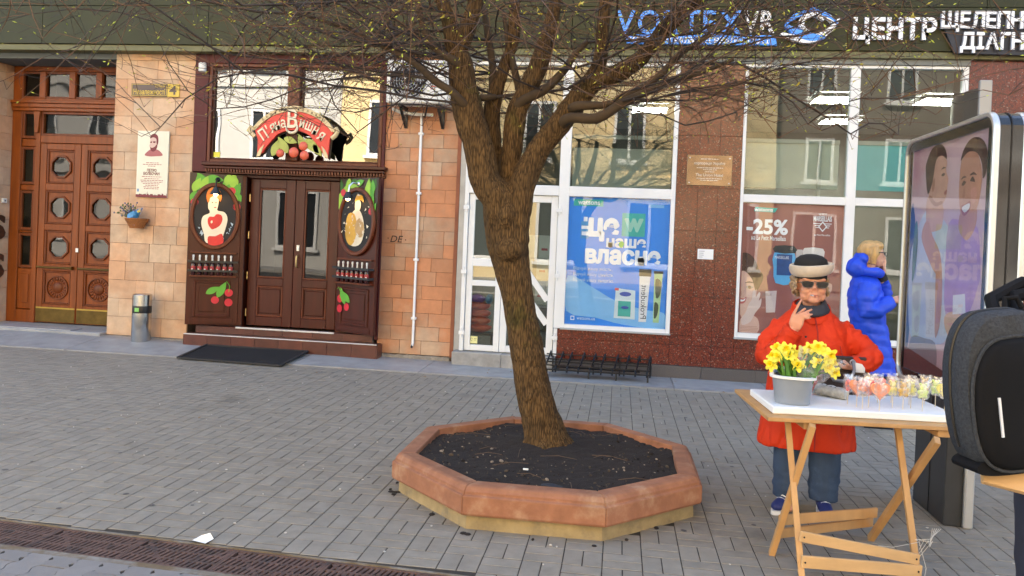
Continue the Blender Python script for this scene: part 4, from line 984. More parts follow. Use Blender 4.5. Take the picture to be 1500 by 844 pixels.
# ---- air conditioner
ac = thing('air_conditioner', 'white outdoor air conditioning unit on brackets above the narrow stone pillar', 'air conditioner', (-2.6, 10.0, 3.3))
AX = lambda x: x * 9.75/9.75
part('casing', MB().box(-2.985, -2.20, 9.76, 10.06, 3.285, 3.822), M['dirty_white'], ac, bevel=.012)
part('side_grille', MB().box(-2.199, -2.14, 9.78, 10.05, 3.30, 3.80), M['dirty_white'], ac, bevel=.008)
part('fan_recess', MB().ringprism(circ(-2.70, 3.56, .245, 32), circ(-2.70, 3.56, .23, 32), 9.745, 9.758), M['dirty_white'], ac)
part('fan_shade', MB().prism(circ(-2.70, 3.56, .23, 32), 9.757, 9.7595), M['black_matt'], ac)
fr = MB()
for r in (.05, .085, .12, .155, .19, .222): fr.tube([(-2.70+r*math.cos(t), 9.745, 3.56+r*math.sin(t)) for t in [2*PI*i/28 for i in range(29)]], .0035, 5, False)
for k in range(12): fr.tube([(-2.70+.04*math.cos(k*PI/6), 9.747, 3.56+.04*math.sin(k*PI/6)), (-2.70+.235*math.cos(k*PI/6), 9.747, 3.56+.235*math.sin(k*PI/6))], .003, 4)
part('fan_guard', fr, flatmat('guard_grey', (.42, .42, .42), .5), ac)
bl = MB()
for k in range(3):
    a = k*2*PI/3 + .4; bl.prism([(-2.70+.03*math.cos(a), 3.56+.03*math.sin(a)), (-2.70+.20*math.cos(a-.35), 3.56+.20*math.sin(a-.35)), (-2.70+.21*math.cos(a+.35), 3.56+.21*math.sin(a+.35))], 9.750, 9.7555)
part('fan_blade', bl, flatmat('blade_grey', (.25, .25, .25), .5), ac)
tt = MB()
for k, w in enumerate((.10, .06)): tt.box(-2.42, -2.42+w, 9.7585, 9.7597, 3.49-.03*k, 3.50-.03*k)
part('badge', tt, flatmat('badge_red', (.5, .08, .06), .5), ac)
for x in (-2.82, -2.33): part('bracket', MB().box(x-.02, x+.02, 9.80, 10.148, 3.25, 3.282).box(x-.02, x+.02, 10.125, 10.148, 3.02, 3.248).bar((x, 9.86, 3.24), (x, 10.12, 3.04), .03, .03), M['black'], ac)
part('refrigerant_pipe', MB().tube([(-2.95, 9.95, 3.24), (-2.85, 10.02, 3.20), (-2.65, 10.06, 3.19), (-2.45, 10.08, 3.19)], .022, 8), M['dirty_white'], ac, smooth=True)
part('hose', MB().tube([(-2.5, 9.95, 3.285), (-2.52, 9.98, 3.2), (-2.55, 10.05, 3.16), (-2.605, 10.10, 3.20)], .012, 8), M['black'], ac, smooth=True)
# ---- drain pipe
dp = thing('drain_pipe', 'thin white condensate pipe running down the narrow stone pillar', 'pipe', (-2.61, 10.12, .2))
part('pipe', MB().tube([(-2.608, 10.118, 3.22), (-2.608, 10.118, .235), (-2.612, 10.10, .20)], .017, 10), M['white'], dp, smooth=True)
for z in (2.95, 2.18, 1.32, .56): part('clip', MB().box(-2.64, -2.576, 10.096, 10.148, z-.016, z+.016), M['white'], dp, bevel=.004)
part('mouth', MB().tube([(-2.612, 10.103, .215), (-2.614, 10.085, .18)], .013, 8), M['black'], dp)
# ---- small fittings
cm = thing('security_camera', 'small white dome camera under the fascia above the transom corner', 'camera', (-3.02, 9.98, 3.9))
part('bracket', MB().box(-3.05, -3.0, 9.97, 10.1, 3.91, 3.95), M['white'], cm, bevel=.005); part('dome', MB().ell((-3.025, 9.95, 3.90), (.045, .045, .05), 14, 9), flatmat('dome_grey', (.35, .34, .30), .3), cm, smooth=True)
lp = thing('wall_lamp', 'small white cylinder lamp at the upper left corner of the maroon surround', 'lamp', (-5.64, 10.1, 3.8))
part('lamp_body', MB().lathe([(.04, 0), (.05, .01), (.05, .11), (.04, .12)], (-5.62, 10.06, 3.70), 14), M['dirty_white'], lp, smooth=True); part('mount', MB().box(-5.63, -5.61, 10.08, 10.125, 3.72, 3.78), M['dark_metal'], lp)
ic = thing('intercom', 'small white intercom box on the stone jamb beside the oak door', 'intercom', (-8.88, 10.5, 1.9))
part('box', MB().box(-8.893, -8.86, 10.50, 10.58, 1.86, 1.93), M['dirty_white'], ic, bevel=.006); part('button', MB().ell((-8.86, 10.54, 1.895), (.004, .012, .012), 8, 5), M['black'], ic)
for z in (1.33, .77):
    vs, fs, w, a, b = textmesh('S', .03, 1.0)
    o = part('metal_letter', MB().add([(-8.888 + y*.02, 10.30 + x/w*.28, z + (q-a)/(b-a)*.36) for x, y, q in vs], fs), flatmat('letter_bronze', (.06, .025, .014), .4), None)
    tag(o, f"{'upper' if z > 1 else 'lower'} dark metal letter S on the stone jamb left of the oak door", 'letter', 'metal letters on the jamb')
gf = thing('graffiti', 'small black scrawled tag on the narrow stone pillar beside the white pipe', 'graffiti', (-2.88, 10.14, 1.55))
tt = MB(); text_in(tt, 'DE', -2.97, -2.80, 1.535, 1.62, 10.1455, .0005, 0, .25); part('lettering', tt, M['black_matt'], gf)
q = MB()
for x, z in ((-3.0, 1.585), (-2.765, 1.57)): q.prism(circ(x, z, .008, 8), 10.1455, 10.146)
part('dots', q, M['black_matt'], gf, kind='stuff')
# ---- metal plaque and paper notice on the granite
gp = thing('metal_plaque', 'dark polished metal plaque with pale lettering on the red granite pillar', 'plaque', (1.04, 10.03, 2.57))
part('plate', MB().box(.775, 1.315, 10.028, 10.046, 2.39, 2.762), pm('bronze_plate', (.20, .145, .105), .2, .75, var=.35, ns=6, rrnd=.1), gp, bevel=.002)
tt = MB(); px = lambda u: .775+.54*u; pz = lambda v: 2.39+.372*v
for s, a, b, z0, z1 in (('корпорація Україна', .16, .84, .66, .78), ('The Union Hotel', .20, .80, .30, .39)): q = MB(); text_in(q, s, px(a), px(b), pz(z0), pz(z1), 10.027, .0008, 0); part('lettering', q, flatmat('engraved_pale', (.62, .58, .50), .4), gp)
for a, b, z in ((.3, .7, .86), (.22, .8, .57), (.36, .66, .51), (.4, .62, .44), (.22, .78, .22), (.3, .7, .16)):
    x = a
    while x < b: w = rn.uniform(.03, .08); tt.box(px(x), px(min(b, x+w)), 10.0265, 10.0278, pz(z), pz(z+.02)); x += w+.012
part('small_print', tt, flatmat('engraved_pale', (.62, .58, .50), .4), gp, kind='stuff')
for u, v in ((.06, .9), (.94, .9), (.06, .08), (.94, .08)): part('screw', MB().ell((px(u), 10.027, pz(v)), (.009, .004, .009), 8, 5), M['alu'], gp)
nt_ = thing('paper_notice', 'small white paper notice stuck on the red granite pillar', 'notice', (1.04, 10.04, 1.55))
part('sheet', MB().box(.948, 1.138, 10.046, 10.0485, 1.487, 1.612), M['white'], nt_)
tt = MB()
for k in range(4): tt.box(.965, .965+.07*rn.uniform(.6, 1), 10.0452, 10.0459, 1.51+.024*k, 1.516+.024*k)
part('print', tt, flatmat('ink_grey', (.2, .2, .22), .6), nt_)
# ---- iron rack lying against the wall
ir = thing('iron_rack', 'low black wrought iron bar rack on the strip under the blue poster window', 'rack', (-.2, 9.55, 0))
def ZB(p, q, w=.016, t=.016): return MB().bar(p, q, w, t)
x0, x1 = -.82, .39
for k in range(10):
    x = x0 + (x1-x0)*k/9; sk = random.uniform(-.015, .015)
    part('cross_bar', MB().tube([(x+.05+sk, 9.93, .20), (x+.04+sk, 9.90, .27), (x+.02+sk, 9.86, .20), (x+sk, 9.66, .13), (x-.01, 9.56, .14), (x-.012, 9.52, .075)], .011, 6), M['dark_metal'], ir, smooth=True)
for (y, z, dz) in ((9.90, .235, 0), (9.86, .18, 0), (9.76, .16, .01), (9.66, .135, -.01), (9.58, .145, 0), (9.53, .10, 0)):
    part('long_bar', MB().bar((x0-.02, y, z), (x1+.02, y, z+dz), .022, .014), M['dark_metal'], ir)
for x in (x0+.02, -.30, .02, x1):
    part('leg', MB().tube([(x, 9.53, .10), (x, 9.52, .015)], .010, 6), M['dark_metal'], ir); part('leg', MB().tube([(x+.04, 9.88, .22), (x+.04, 9.89, .015)], .010, 6), M['dark_metal'], ir)
part('flat_sheet', MB().box(x0+.08, .30, 9.57, 9.75, .118, .122), M['dark_metal'], ir)
# ---- channel letter signs on the fascia
bl_ = pm('sign_blue', (.03, .27, .85), .3, var=.05); bl_side = flatmat('sign_blue_side', (.01, .03, .35), .4); wh = flatmat('sign_white', (.82, .82, .82), .35); wh_s = flatmat('sign_side_grey', (.30, .30, .34), .5)
def channel(par, s, x0, x1, z0, z1, m, side, gap=.12, y=9.90, bold=.03, shear=0.0, nm='letter', desc=None):
    ws = [textmesh(c, bold, 1.0, shear) for c in s]; H_ = .73; k = (z1-z0)/H_
    tot = sum(w[2] for w in ws) + gap*.6*(len(s)-1); sx = (x1-x0)/tot; x = x0
    for c, (vs, fs, w, a, b) in zip(s, ws):
        f = part(nm, MB().add([(x + vx*sx, y + vy*.012, z0 + vz*k) for vx, vy, vz in vs], fs), m, par)
        part('return', MB().add([(x + vx*sx, y + .0125 + vy*.032, z0 + vz*k) for vx, vy, vz in vs], fs), side, f)
        x += (w + gap*.6)*sx
vx = thing('vr_club_sign', 'blue and white channel letter sign of the virtual reality club on the fascia', 'sign', (.8, 9.9, 4.3))
channel(vx, 'VORTEX', -.16, 1.335, 4.205, 4.505, bl_, bl_side, .16, bold=.012)
channel(vx, 'VR', 1.355, 1.715, 4.235, 4.500, wh, wh_s, .10, bold=.025)
part('strip', MB().prism([(-.02, 4.085), (-.05, 4.195), (1.73, 4.195), (1.755, 4.075)], 9.90, 9.949), bl_, vx, bevel=.003)
tt = MB(); text_in(tt, 'КЛУБ ВІРТУАЛЬНОЇ РЕАЛЬНОСТІ', .02, 1.66, 4.095, 4.185, 9.897, .003, .008); part('lettering', tt, wh, vx)
ey = thing('eye_logo_sign', 'eye shaped blue and white channel logo between the two letterings', 'sign', (2.14, 9.9, 4.3))
def crescent(cx, cz, pts_out, pts_in): return [(cx+a, cz+b) for a, b in pts_out] + [(cx+a, cz+b) for a, b in reversed(pts_in)]
def sw(pts, rad, y, m, nm):      # flat stroke with swelling width
    pts = [Vector((a, 0, b)) for a, b in pts]; n = len(pts); L = []; Rr = []
    for i, p in enumerate(pts):
        t = (pts[min(i+1, n-1)] - pts[max(i-1, 0)]).normalized(); nn = Vector((-t.z, 0, t.x)); L.append((p + nn*rad[i])); Rr.append((p - nn*rad[i]))
    b = MB()
    for y0, y1, mm, nm2, par in ((y, y+.012, m, nm, ey),):
        b = MB(); b.ringless = 1
        vs = [(p.x, y0, p.z) for p in L] + [(p.x, y0, p.z) for p in Rr] + [(p.x, y1+.06, p.z) for p in L] + [(p.x, y1+.06, p.z) for p in Rr]
        fs = []
        for i in range(n-1):
            fs += [(i, i+1, n+i+1, n+i), (2*n+i, 3*n+i, 3*n+i+1, 2*n+i+1), (i, 2*n+i, 2*n+i+1, i+1), (n+i, n+i+1, 3*n+i+1, 3*n+i)]
        fs += [(0, n, 3*n, 2*n), (n-1, 3*n-1, 4*n-1, 2*n-1)]
        part(nm2, b.add(vs, fs), mm, par)
N_ = 24
sw([(1.835 + .60*i/N_, 4.315 + .165*math.sin(PI*i/N_)**.8 - .0*i) for i in range(N_+1)], [.012 + .028*math.sin(PI*min(1, i/N_*1.1)) for i in range(N_+1)], 9.868, bl_, 'upper_lid')
sw([(1.835 + .46*i/N_, 4.31 - .145*math.sin(PI*.62*i/N_)) for i in range(N_+1)] , [.016 + .034*math.sin(PI*i/N_) for i in range(N_+1)], 9.870, bl_, 'inner_sweep')
sw([(1.79 + .66*i/N_, 4.215 - .13*math.sin(PI*.60*i/N_) + .30*(i/N_)**3) for i in range(N_+1)], [.014 + .030*math.sin(PI*i/N_) for i in range(N_+1)], 9.872, wh, 'lower_lid')
sw([(2.145 + .125*math.cos(t), 4.335 + .105*math.sin(t)) for t in [-.55*PI + -1.35*PI*i/N_ for i in range(N_+1)]], [.012 + .02*math.sin(PI*i/N_) for i in range(N_+1)], 9.866, wh, 'iris')
sw([(2.14 + .25*math.cos(t), 4.31 + .15*math.sin(t)) for t in [.62*PI - .75*PI*i/N_ for i in range(N_+1)]], [.010 + .018*math.sin(PI*i/N_) for i in range(N_+1)], 9.869, wh, 'inner_lid')
ce = thing('centre_lettering', 'white channel letters of the word for centre on the fascia', 'sign', (3.08, 9.9, 4.25))
channel(ce, 'ЦЕНТР', 2.615, 3.545, 4.165, 4.405, wh, wh_s, .12, bold=.035)
dk = thing('clinic_sign', 'dark slanted fascia board with two lines of white channel letters at the right', 'sign', (4.4, 9.9, 4.25))
part('board', MB().prism([(3.56, 4.43), (3.75, 4.00), (5.6, 3.96), (5.6, 4.46)], 9.90, 9.948), flatmat('board_navy', (.012, .014, .022), .4), dk, bevel=.004)
channel(dk, 'ЩЕЛЕПНО', 3.575, 4.62, 4.285, 4.47, wh, wh_s, .10, bold=.03, y=9.852)
channel(dk, 'ДІАГНО', 3.79, 4.63, 4.045, 4.23, wh, wh_s, .10, bold=.03, y=9.852)
# ================================================================ WINDOW POSTERS
X0, X1, Z0, Z1 = -.652, .598, .602, 2.203
bp = thing('window_poster', 'bright blue cosmetics poster with large white Cyrillic words behind the left pane', 'poster', ((X0+X1)/2, 10.08, .6))
U = lambda u: X0 + .02 + (X1-X0-.04)*u
V = lambda v: Z1 - (Z1-Z0)*v
mblue = pm('poster_blue', (.006, .24, .78), .4, var=.10, ns=2, col2=(.03, .40, .86), c2amt=.38, c2s=1.4, stretch=(1.6, 1, .6))
part('sheet', MB().box(X0, X1, 10.085, 10.088, Z0, Z1), mblue, bp)
pwh = flatmat('poster_white', (.80, .84, .86), .4, .05); pteal = flatmat('poster_teal', (.02, .42, .36), .4, .15); ppale = flatmat('poster_pale_blue', (.20, .50, .82), .4, .1); pdk = flatmat('poster_dark', (.02, .03, .035), .4, .2); pgr = flatmat('poster_green', (.16, .50, .07), .4, .2); ppink = flatmat('poster_pink', (.55, .08, .22), .4)
def PF(nm, polys, m, y, par=bp):
    q = MB()
    for i, pl in enumerate(polys): q.flat([(U(a), V(b)) for a, b in pl], y - .00012*i)
    part(nm, q, m, par)
def R(a, b, c, d): return [(a, c), (b, c), (b, d), (a, d)]
def PT(nm, items, m, y, par=bp):
    q = MB()
    for s, a, b, c, d, bo in items: text_in(q, s, U(a), U(b), V(d), V(c), y, .0008, bo)
    part(nm, q, m, par)
PF('wave_band', [poly_s([(0, .62), (.25, .70), (.5, .80), (.8, .86), (1, .88), (1, 1), (.6, .985), (.3, .94), (0, .90)])], ppale, 10.0845)
PF('logo_badge', [R(.03, .335, .018, .070), [(.05, .06), (.12, .055), (.3, .055), (.29, .062)]], pteal, 10.0835)
PT('logo_lettering', [('watsons', .075, .30, .026, .060, .02)], pwh, 10.0825)
PF('small_panel', [R(.80, .955, .042, .066)], ppale, 10.0835)
PT('headline', [('це', .20, .50, .165, .335, .055), ('наше', .385, .785, .315, .385, .04), ('власне', .175, .935, .405, .515, .05)], pwh, 10.082)
PF('logo_square', [R(.535, .77, .115, .295)], pteal, 10.0835)
PT('logo_letter', [('w', .565, .745, .16, .255, .05)], flatmat('poster_mint', (.30, .62, .50), .4), 10.082)
PF('leaf', [poly_s([(.515, .345), (.545, .335), (.565, .355), (.545, .385), (.515, .375)])], pgr, 10.0815)
PT('slogan_line', [('Відчуй нашу якість.', .055, .455, .545, .578, 0), ('Відчуй нашу цінність.', .055, .475, .590, .623, 0), ('Відчуй нашу енергію.', .055, .475, .635, .668, 0)], ppale if 0 else flatmat('poster_soft', (.62, .78, .88), .4), 10.082)
PF('lotion_bottle', [R(.115, .20, .19, .325)], flatmat('lotion_blue', (.05, .30, .62), .3, .2), 10.083); PF('bottle_cap', [R(.14, .18, .155, .19)], pwh, 10.083); PF('bottle_band', [R(.12, .195, .225, .25), R(.125, .19, .27, .30)], pwh, 10.0825)
PF('floss_pack', [poly_s([(.50, .70), (.70, .715), (.705, .94), (.49, .935)], 1)], flatmat('pack_pale', (.62, .74, .76), .4), 10.083)
PF('floss_green', [R(.53, .66, .80, .92)], pteal, 10.0825); PF('floss_oval', [[(.60+.06*math.cos(t), .745+.018*math.sin(t)) for t in [2*PI*i/18 for i in range(18)]], [(.60+.04*math.cos(t), .85+.012*math.sin(t)) for t in [2*PI*i/18 for i in range(18)]]], flatmat('oval_blue', (.03, .08, .40), .4), 10.082); PF('price_spot', [R(.49, .53, .70, .72)], flatmat('spot_red', (.6, .03, .05), .4), 10.082)
PF('paste_tube', [[(.735, .55), (.85, .55), (.82, .955), (.745, .955)]], flatmat('tube_white', (.74, .75, .74), .35), 10.083); PF('tube_top', [R(.73, .855, .545, .60)], pdk, 10.0825)
q = MB(); vs, fs, w, a, b = textmesh('Prokudent', .0, 1.0); q.add([(U(.79) - ((z-a)/(b-a)-.5)*-.07, 10.082 + y*.0008, V(.93) + x/w*.42) for x, y, z in [(v[0], v[1], v[2]) for v in vs]], fs); part('tube_lettering', q, pdk, bp)
PF('second_tube', [[(.885, .57), (.97, .57), (.95, .955), (.89, .955)]], flatmat('tube_green', (.35, .55, .28), .35, .3), 10.0832); PF('tube_pattern', [poly_s([(.90, .62), (.96, .64), (.95, .74), (.91, .76)]), poly_s([(.90, .80), (.94, .82), (.93, .90), (.90, .92)])], flatmat('tube_dark', (.03, .06, .03), .4), 10.0825); PF('tube_cap', [R(.88, .975, .555, .575)], pdk, 10.0822)
PF('bag_icon', [R(.045, .085, .935, .968)], pwh, 10.0835); PF('bag_icon_field', [R(.052, .078, .942, .962)], mblue, 10.0832); PT('web_address', [('watsons.ua', .11, .30, .942, .962, 0)], flatmat('poster_soft', (.62, .78, .88), .4), 10.083)

X0, X1, Z0, Z1 = 1.468, 2.652, .612, 2.203
rp = thing('window_poster', 'dusty red discount poster with a smiling face and lotion bottles behind the right pane', 'poster', ((X0+X1)/2, 10.08, .6))
mred = pm('poster_red', (.30, .105, .085), .4, var=.12, ns=2)
part('sheet', MB().box(X0, X1, 10.085, 10.088, Z0, Z1), mred, rp)
def k2(x, y):      # measured on the sheet
    v = (y-68)/735; xl = 55 - 35*v; xr = 630 - 25*v; return ((x-xl)/(xr-xl), v)
def K(*p): return [k2(a, b) for a, b in p]
PF('logo_badge', [K((120, 92), (252, 95), (235, 120), (110, 116))], pteal, 10.0835, rp); PT('logo_lettering', [('watsons', *[k2(118, 0)[0], k2(228, 0)[0]], k2(0, 97)[1], k2(0, 115)[1], .02)], pwh, 10.0825, rp)
PT('discount', [('-25%', k2(78, 0)[0], k2(322, 0)[0]-.005, .125, .238, .035)], pwh, 10.0825, rp)
PT('subline', [('на Le Petit Marseillais', .085, .44, .25, .285, .008)], pwh, 10.0825, rp)
PT('emblem_lettering', [('MARSEILLAIS', .715, .90, .085, .125, .02), ('Le Petit Marseillais', .73, .89, .222, .235, 0), ('LE PETIT', .77, .85, .065, .078, 0)], pwh, 10.0825, rp)
ebars = [[(.715, .140), (.90, .140), (.90, .145), (.715, .145)], [(.73, .155), (.885, .155), (.885, .160), (.73, .160)], [(.74, .170), (.875, .170), (.875, .175), (.74, .175)]]
PF('emblem', ebars + [[(.81+.045*math.cos(t), .165+.04*math.sin(t)) for t in [2*PI*i/4 for i in range(4)]]], pwh, 10.083, rp); PF('emblem_field', [[(.81+.033*math.cos(t), .165+.029*math.sin(t)) for t in [2*PI*i/4 for i in range(4)]]], mred, 10.0822, rp)
PF('shampoo_bottle', [poly_s(K((232, 345), (355, 345), (352, 430), (340, 515), (240, 515), (228, 430)), 2)], flatmat('shampoo_blue', (.10, .42, .72), .3, .2), 10.083, rp); PF('bottle_cap', [poly_s(K((240, 305), (352, 305), (356, 343), (236, 343)), 2)], pdk, 10.0826, rp); PF('bottle_label', [K((248, 352), (340, 352), (334, 470), (246, 470))], flatmat('label_navy', (.015, .08, .25), .4, .4), 10.0824, rp)
PT('bottle_lettering', [('MARSEILLAIS', k2(252, 0)[0], k2(334, 0)[0], k2(0, 362)[1], k2(0, 378)[1], 0)], pwh, 10.0818, rp)
PF('cream_bottle', [poly_s(K((410, 312), (520, 312), (526, 360), (522, 470), (410, 470), (404, 360)), 2)], flatmat('cream_white', (.70, .66, .62), .4), 10.083, rp); PF('bottle_label', [K((470, 355), (524, 358), (524, 400), (490, 380))], flatmat('label_red', (.55, .02, .03), .4), 10.0824, rp)
PF('carton', [K((362, 322), (400, 322), (400, 380), (362, 380))], flatmat('carton_pale', (.55, .50, .48), .4), 10.083, rp)
PF('small_tag', [K((180, 565), (248, 558), (238, 680), (184, 684))], flatmat('tag_pale', (.60, .50, .47), .4), 10.083, rp); PT('tag_lettering', [('MARSEILLAIS', k2(190, 0)[0], k2(242, 0)[0], k2(0, 575)[1], k2(0, 590)[1], 0)], flatmat('tag_ink', (.2, .12, .12), .5), 10.082, rp)
fsk = pm('print_skin', (.62, .40, .32), .4, var=.12, ns=4); fhr = flatmat('print_hair', (.07, .028, .018), .4, .3); fwh = flatmat('print_hand', (.66, .52, .47), .4, .1)
def FS(nm, pts, m, y, k=3): PF(nm, [[(max(.002, a), min(.998, b)) for a, b in poly_s(K(*pts), k)]], m, y, rp)
FS('face_hair', [(20, 365), (70, 352), (115, 385), (140, 440), (168, 480), (150, 530), (120, 560), (60, 470), (30, 440)], fhr, 10.0842)
FS('face', [(20, 440), (60, 440), (110, 500), (128, 560), (112, 640), (80, 690), (20, 700)], fsk, 10.0838)
FS('face_hair_front', [(20, 430), (60, 425), (112, 470), (128, 540), (118, 560), (100, 500), (55, 455), (20, 460)], fhr, 10.0834)
FS('shoulder', [(18, 745), (60, 700), (110, 705), (140, 735), (130, 800), (14, 800)], fsk, 10.0836)
FS('hand', [(60, 690), (80, 640), (98, 615), (105, 570), (118, 560), (122, 600), (140, 572), (150, 580), (140, 620), (156, 605), (150, 650), (118, 690), (90, 740), (40, 760), (36, 720)], fwh, 10.083)
FS('eye', [(62, 545), (82, 535), (108, 545), (84, 556)], flatmat('print_eye', (.35, .30, .28), .4), 10.0830); FS('eye', [(76, 540), (90, 538), (94, 550), (80, 554)], fhr, 10.0828); FS('brow', [(56, 522), (84, 512), (114, 522), (84, 520)], fhr, 10.0828)
FS('lips', [(24, 610), (48, 612), (66, 600), (56, 632), (28, 640)], flatmat('print_lips', (.5, .10, .10), .4), 10.0830); FS('teeth', [(28, 617), (46, 618), (60, 608), (52, 624), (30, 628)], pwh, 10.0828)
FS('nose_shade', [(24, 560), (34, 570), (36, 592), (22, 596)], flatmat('print_shade', (.48, .26, .20), .4), 10.0830)
tt = MB()
for k in range(4): tt.box(1.50, 1.50+.22*rn.uniform(.8, 1), 10.0825, 10.0832, .632+.018*k, .640+.018*k)
part('small_print', tt, flatmat('print_shade', (.48, .26, .20), .4), rp)
ok_ = thing('window_poster', 'hand holding jar printed at the right edge of the red poster sheet', 'poster') if 0 else None
FS('far_hand', [(520, 480), (545, 468), (556, 500), (575, 510), (570, 550), (540, 560), (515, 530)], fsk, 10.0834)

# things standing behind the door panes
bagm = pm('orange_bag', (.62, .075, .015), .3, var=.25, ns=25, bump=.6, bs=40, bdist=.01); bagp = pm('purple_bag', (.18, .05, .42), .3, var=.3, ns=25, bump=.6, bs=40); bagb = pm('blue_bag', (.12, .35, .62), .3, var=.3, ns=25, bump=.6, bs=40)
for k, (z, m, lab) in enumerate(((.47, bagm, 'orange plastic pack at the bottom of the stack behind the left shop door'), (.565, bagm, 'second orange plastic pack from the bottom behind the left shop door'), (.66, bagm, 'third orange plastic pack from the bottom behind the left shop door'), (.755, bagm, 'topmost orange plastic pack, directly under the purple and blue packs'), (.845, bagp, 'purple plastic pack on top of the orange packs'), (.85, bagb, 'pale blue plastic pack beside the purple pack on the orange stack'))):
    b = MB(); x = -1.78 if k < 4 else (-1.80 if k == 4 else -1.655)
    b.ell((x + random.uniform(-.02, .02), 10.28, z), (.165 if k < 4 else .105 if k == 4 else .05, .11, .060), 18, 10)
    me = b.mesh('plastic_pack')
    for v in me.vertices: n_ = mn.noise(v.co*14); v.co.z += .016*n_; v.co.y += .012*mn.noise(v.co*17); v.co.x += .01*n_
    tag(part('plastic_pack', me, m, None, smooth=True), lab, 'plastic pack', 'packs stacked behind the shop door')
ds = thing('display_stand', 'low dark stand under the orange packs behind the shop door', 'stand', (-1.75, 10.28, .2)); part('top', MB().box(-1.97, -1.56, 10.16, 10.40, .38, .405), M['black'], ds); part('leg', MB().box(-1.96, -1.93, 10.17, 10.39, .121, .378), M['black'], ds); part('leg', MB().box(-1.60, -1.57, 10.17, 10.39, .121, .378), M['black'], ds)
nk = thing('notice_sticker', 'pale yellow notice stuck at the bottom corner of the left shop door pane', 'sticker', (-1.82, 10.09, .33)); part('sheet', MB().box(-1.845, -1.755, 10.0925, 10.094, .285, .375), flatmat('pale_yellow', (.72, .68, .30), .5), nk); part('print', MB().tube([(-1.83+.012*math.cos(t), 10.0922, .335+.02*math.sin(t)) for t in [i*.5 for i in range(12)]], .002, 4).box(-1.80, -1.765, 10.0915, 10.0922, .345, .350).box(-1.80, -1.77, 10.0915, 10.0922, .325, .330), pdk, nk)
for k, (x, z, w, h) in enumerate(((-1.10, .80, .36, .32), (-1.09, 1.123, .34, .28), (-1.07, 1.406, .36, .30))):
    c = thing('carton', ('bottom', 'middle', 'top')[k] + ' white cardboard box of the stack behind the right shop door', 'box', (x, 10.55, z), 0, 'cartons behind the shop door')
    part('box', MB().box(x-w/2, x+w/2, 10.4, 10.75, z, z+h-.002), flatmat('carton_white', (.62, .64, .63), .6, .08), c, bevel=.004); part('tape', MB().box(x-.025, x+.025, 10.397, 10.3995, z, z+h-.003), flatmat('tape_buff', (.5, .42, .30), .4), c); part('print', MB().box(x+.06, x+.14, 10.397, 10.3995, z+.1, z+.13), flatmat('print_red', (.5, .1, .12), .5), c)
ct = thing('counter', 'low dark counter carrying the white boxes behind the right shop door', 'counter', (-1.1, 10.55, .12)); part('body', MB().box(-1.40, -.80, 10.38, 10.8, .121, .76), flatmat('counter_grey', (.06, .07, .07), .5), ct, bevel=.005); part('top', MB().box(-1.42, -.78, 10.36, 10.82, .762, .798), flatmat('counter_top', (.3, .3, .3), .4), ct, bevel=.005)

# ================================================================ THE CITY LIGHT POSTER DISPLAY
kd = thing('poster_display', 'black and silver double sided city light display with a couple on its poster', 'advertising display', (2.08, 5.35, 0))
KT = Matrix(((0, 1, 0, 0), (-1, 0, 0, 6.03), (0, 0, 1, 0), (0, 0, 0, 1)))
def KP(nm, mb, m, **k): mb.xf(KT); return part(nm, mb, m, kd, **k)
def rrect(x0, x1, z0, z1, r, n=7, rb=None):
    out = []
    for cx, cz, a0, rr in ((x1-r, z1-r, 0, r), (x0+r, z1-r, PI/2, r), (x0+r, z0+r, PI, r), (x1-r, z0+r, 1.5*PI, r)):
        out += [(cx + r*math.cos(a0 + PI/2*i/n), cz + r*math.sin(a0 + PI/2*i/n)) for i in range(n+1)]
    return out
silver = pm('display_silver', (.66, .66, .64), .28, .7, var=.08); bgl = pm('display_black', (.012, .013, .015), .12, var=.2, coat=.5)
KP('casing', MB().prism(rrect(.006, 1.364, .76, 2.425, .10), 2.022, 2.138), bgl)
KP('casing_seam', MB().ringprism(rrect(.001, 1.369, .755, 2.430, .10), rrect(.010, 1.360, .764, 2.421, .095), 2.076, 2.082), M['dark_metal'])
for a, b in ((1.985, 2.021), (2.139, 2.175)):
    KP('silver_rim', MB().ringprism(rrect(0, 1.37, .755, 2.432, .11), rrect(.028, 1.342, .783, 2.404, .09), a, b), silver, bevel=.006, smooth=True)
KP('black_mask', MB().ringprism(rrect(.029, 1.341, .784, 2.403, .09), rrect(.085, 1.275, .84, 2.345, .004), 1.998, 2.02), bgl)
KP('back_poster', MB().box(.03, 1.34, 2.14, 2.145, .79, 2.40), flatmat('back_print', (.3, .24, .3), .4, .3))
pbg = pm('poster_lilac', (.74, .54, .56), .4, var=.10, ns=1.5, col2=(.66, .30, .36), c2amt=.4, c2s=.9)
KP('poster_sheet', MB().box(.080, 1.28, 2.014, 2.019, .835, 2.35), pbg)
psk = pm('poster_skin', (.74, .44, .31), .4, var=.22, ns=7); psk2 = pm('poster_skin_dark', (.62, .31, .20), .4, var=.15, ns=5); phr = pm('poster_hair', (.11, .05, .032), .4, var=.5, ns=14); pshirt = pm('poster_shirt', (.60, .68, .80), .4, var=.15, ns=6); plav = pm('poster_lavender', (.52, .32, .58), .4, var=.2, ns=6); pdn = flatmat('poster_denim', (.055, .09, .24), .4, .2)
def KF(nm, pts, m, y, k=3): KP(nm, MB().flat([(min(max(x, .082), 1.278), min(max(z, .838), 2.347)) for x, z in poly_s(pts, k)], y), m)
KF('poster_blue_side', [(.085, 1.95), (.20, 1.75), (.17, 1.2), (.12, .9), (.085, .85)], pdn, 2.0135)
KF('poster_shirt', [(.13, 1.66), (.355, 1.92), (.567, 1.88), (.709, 1.829), (.80, 1.70), (.80, 1.25), (.79, 1.113), (.621, 1.059), (.235, 1.04), (.12, 1.25)], pshirt, 2.0130)
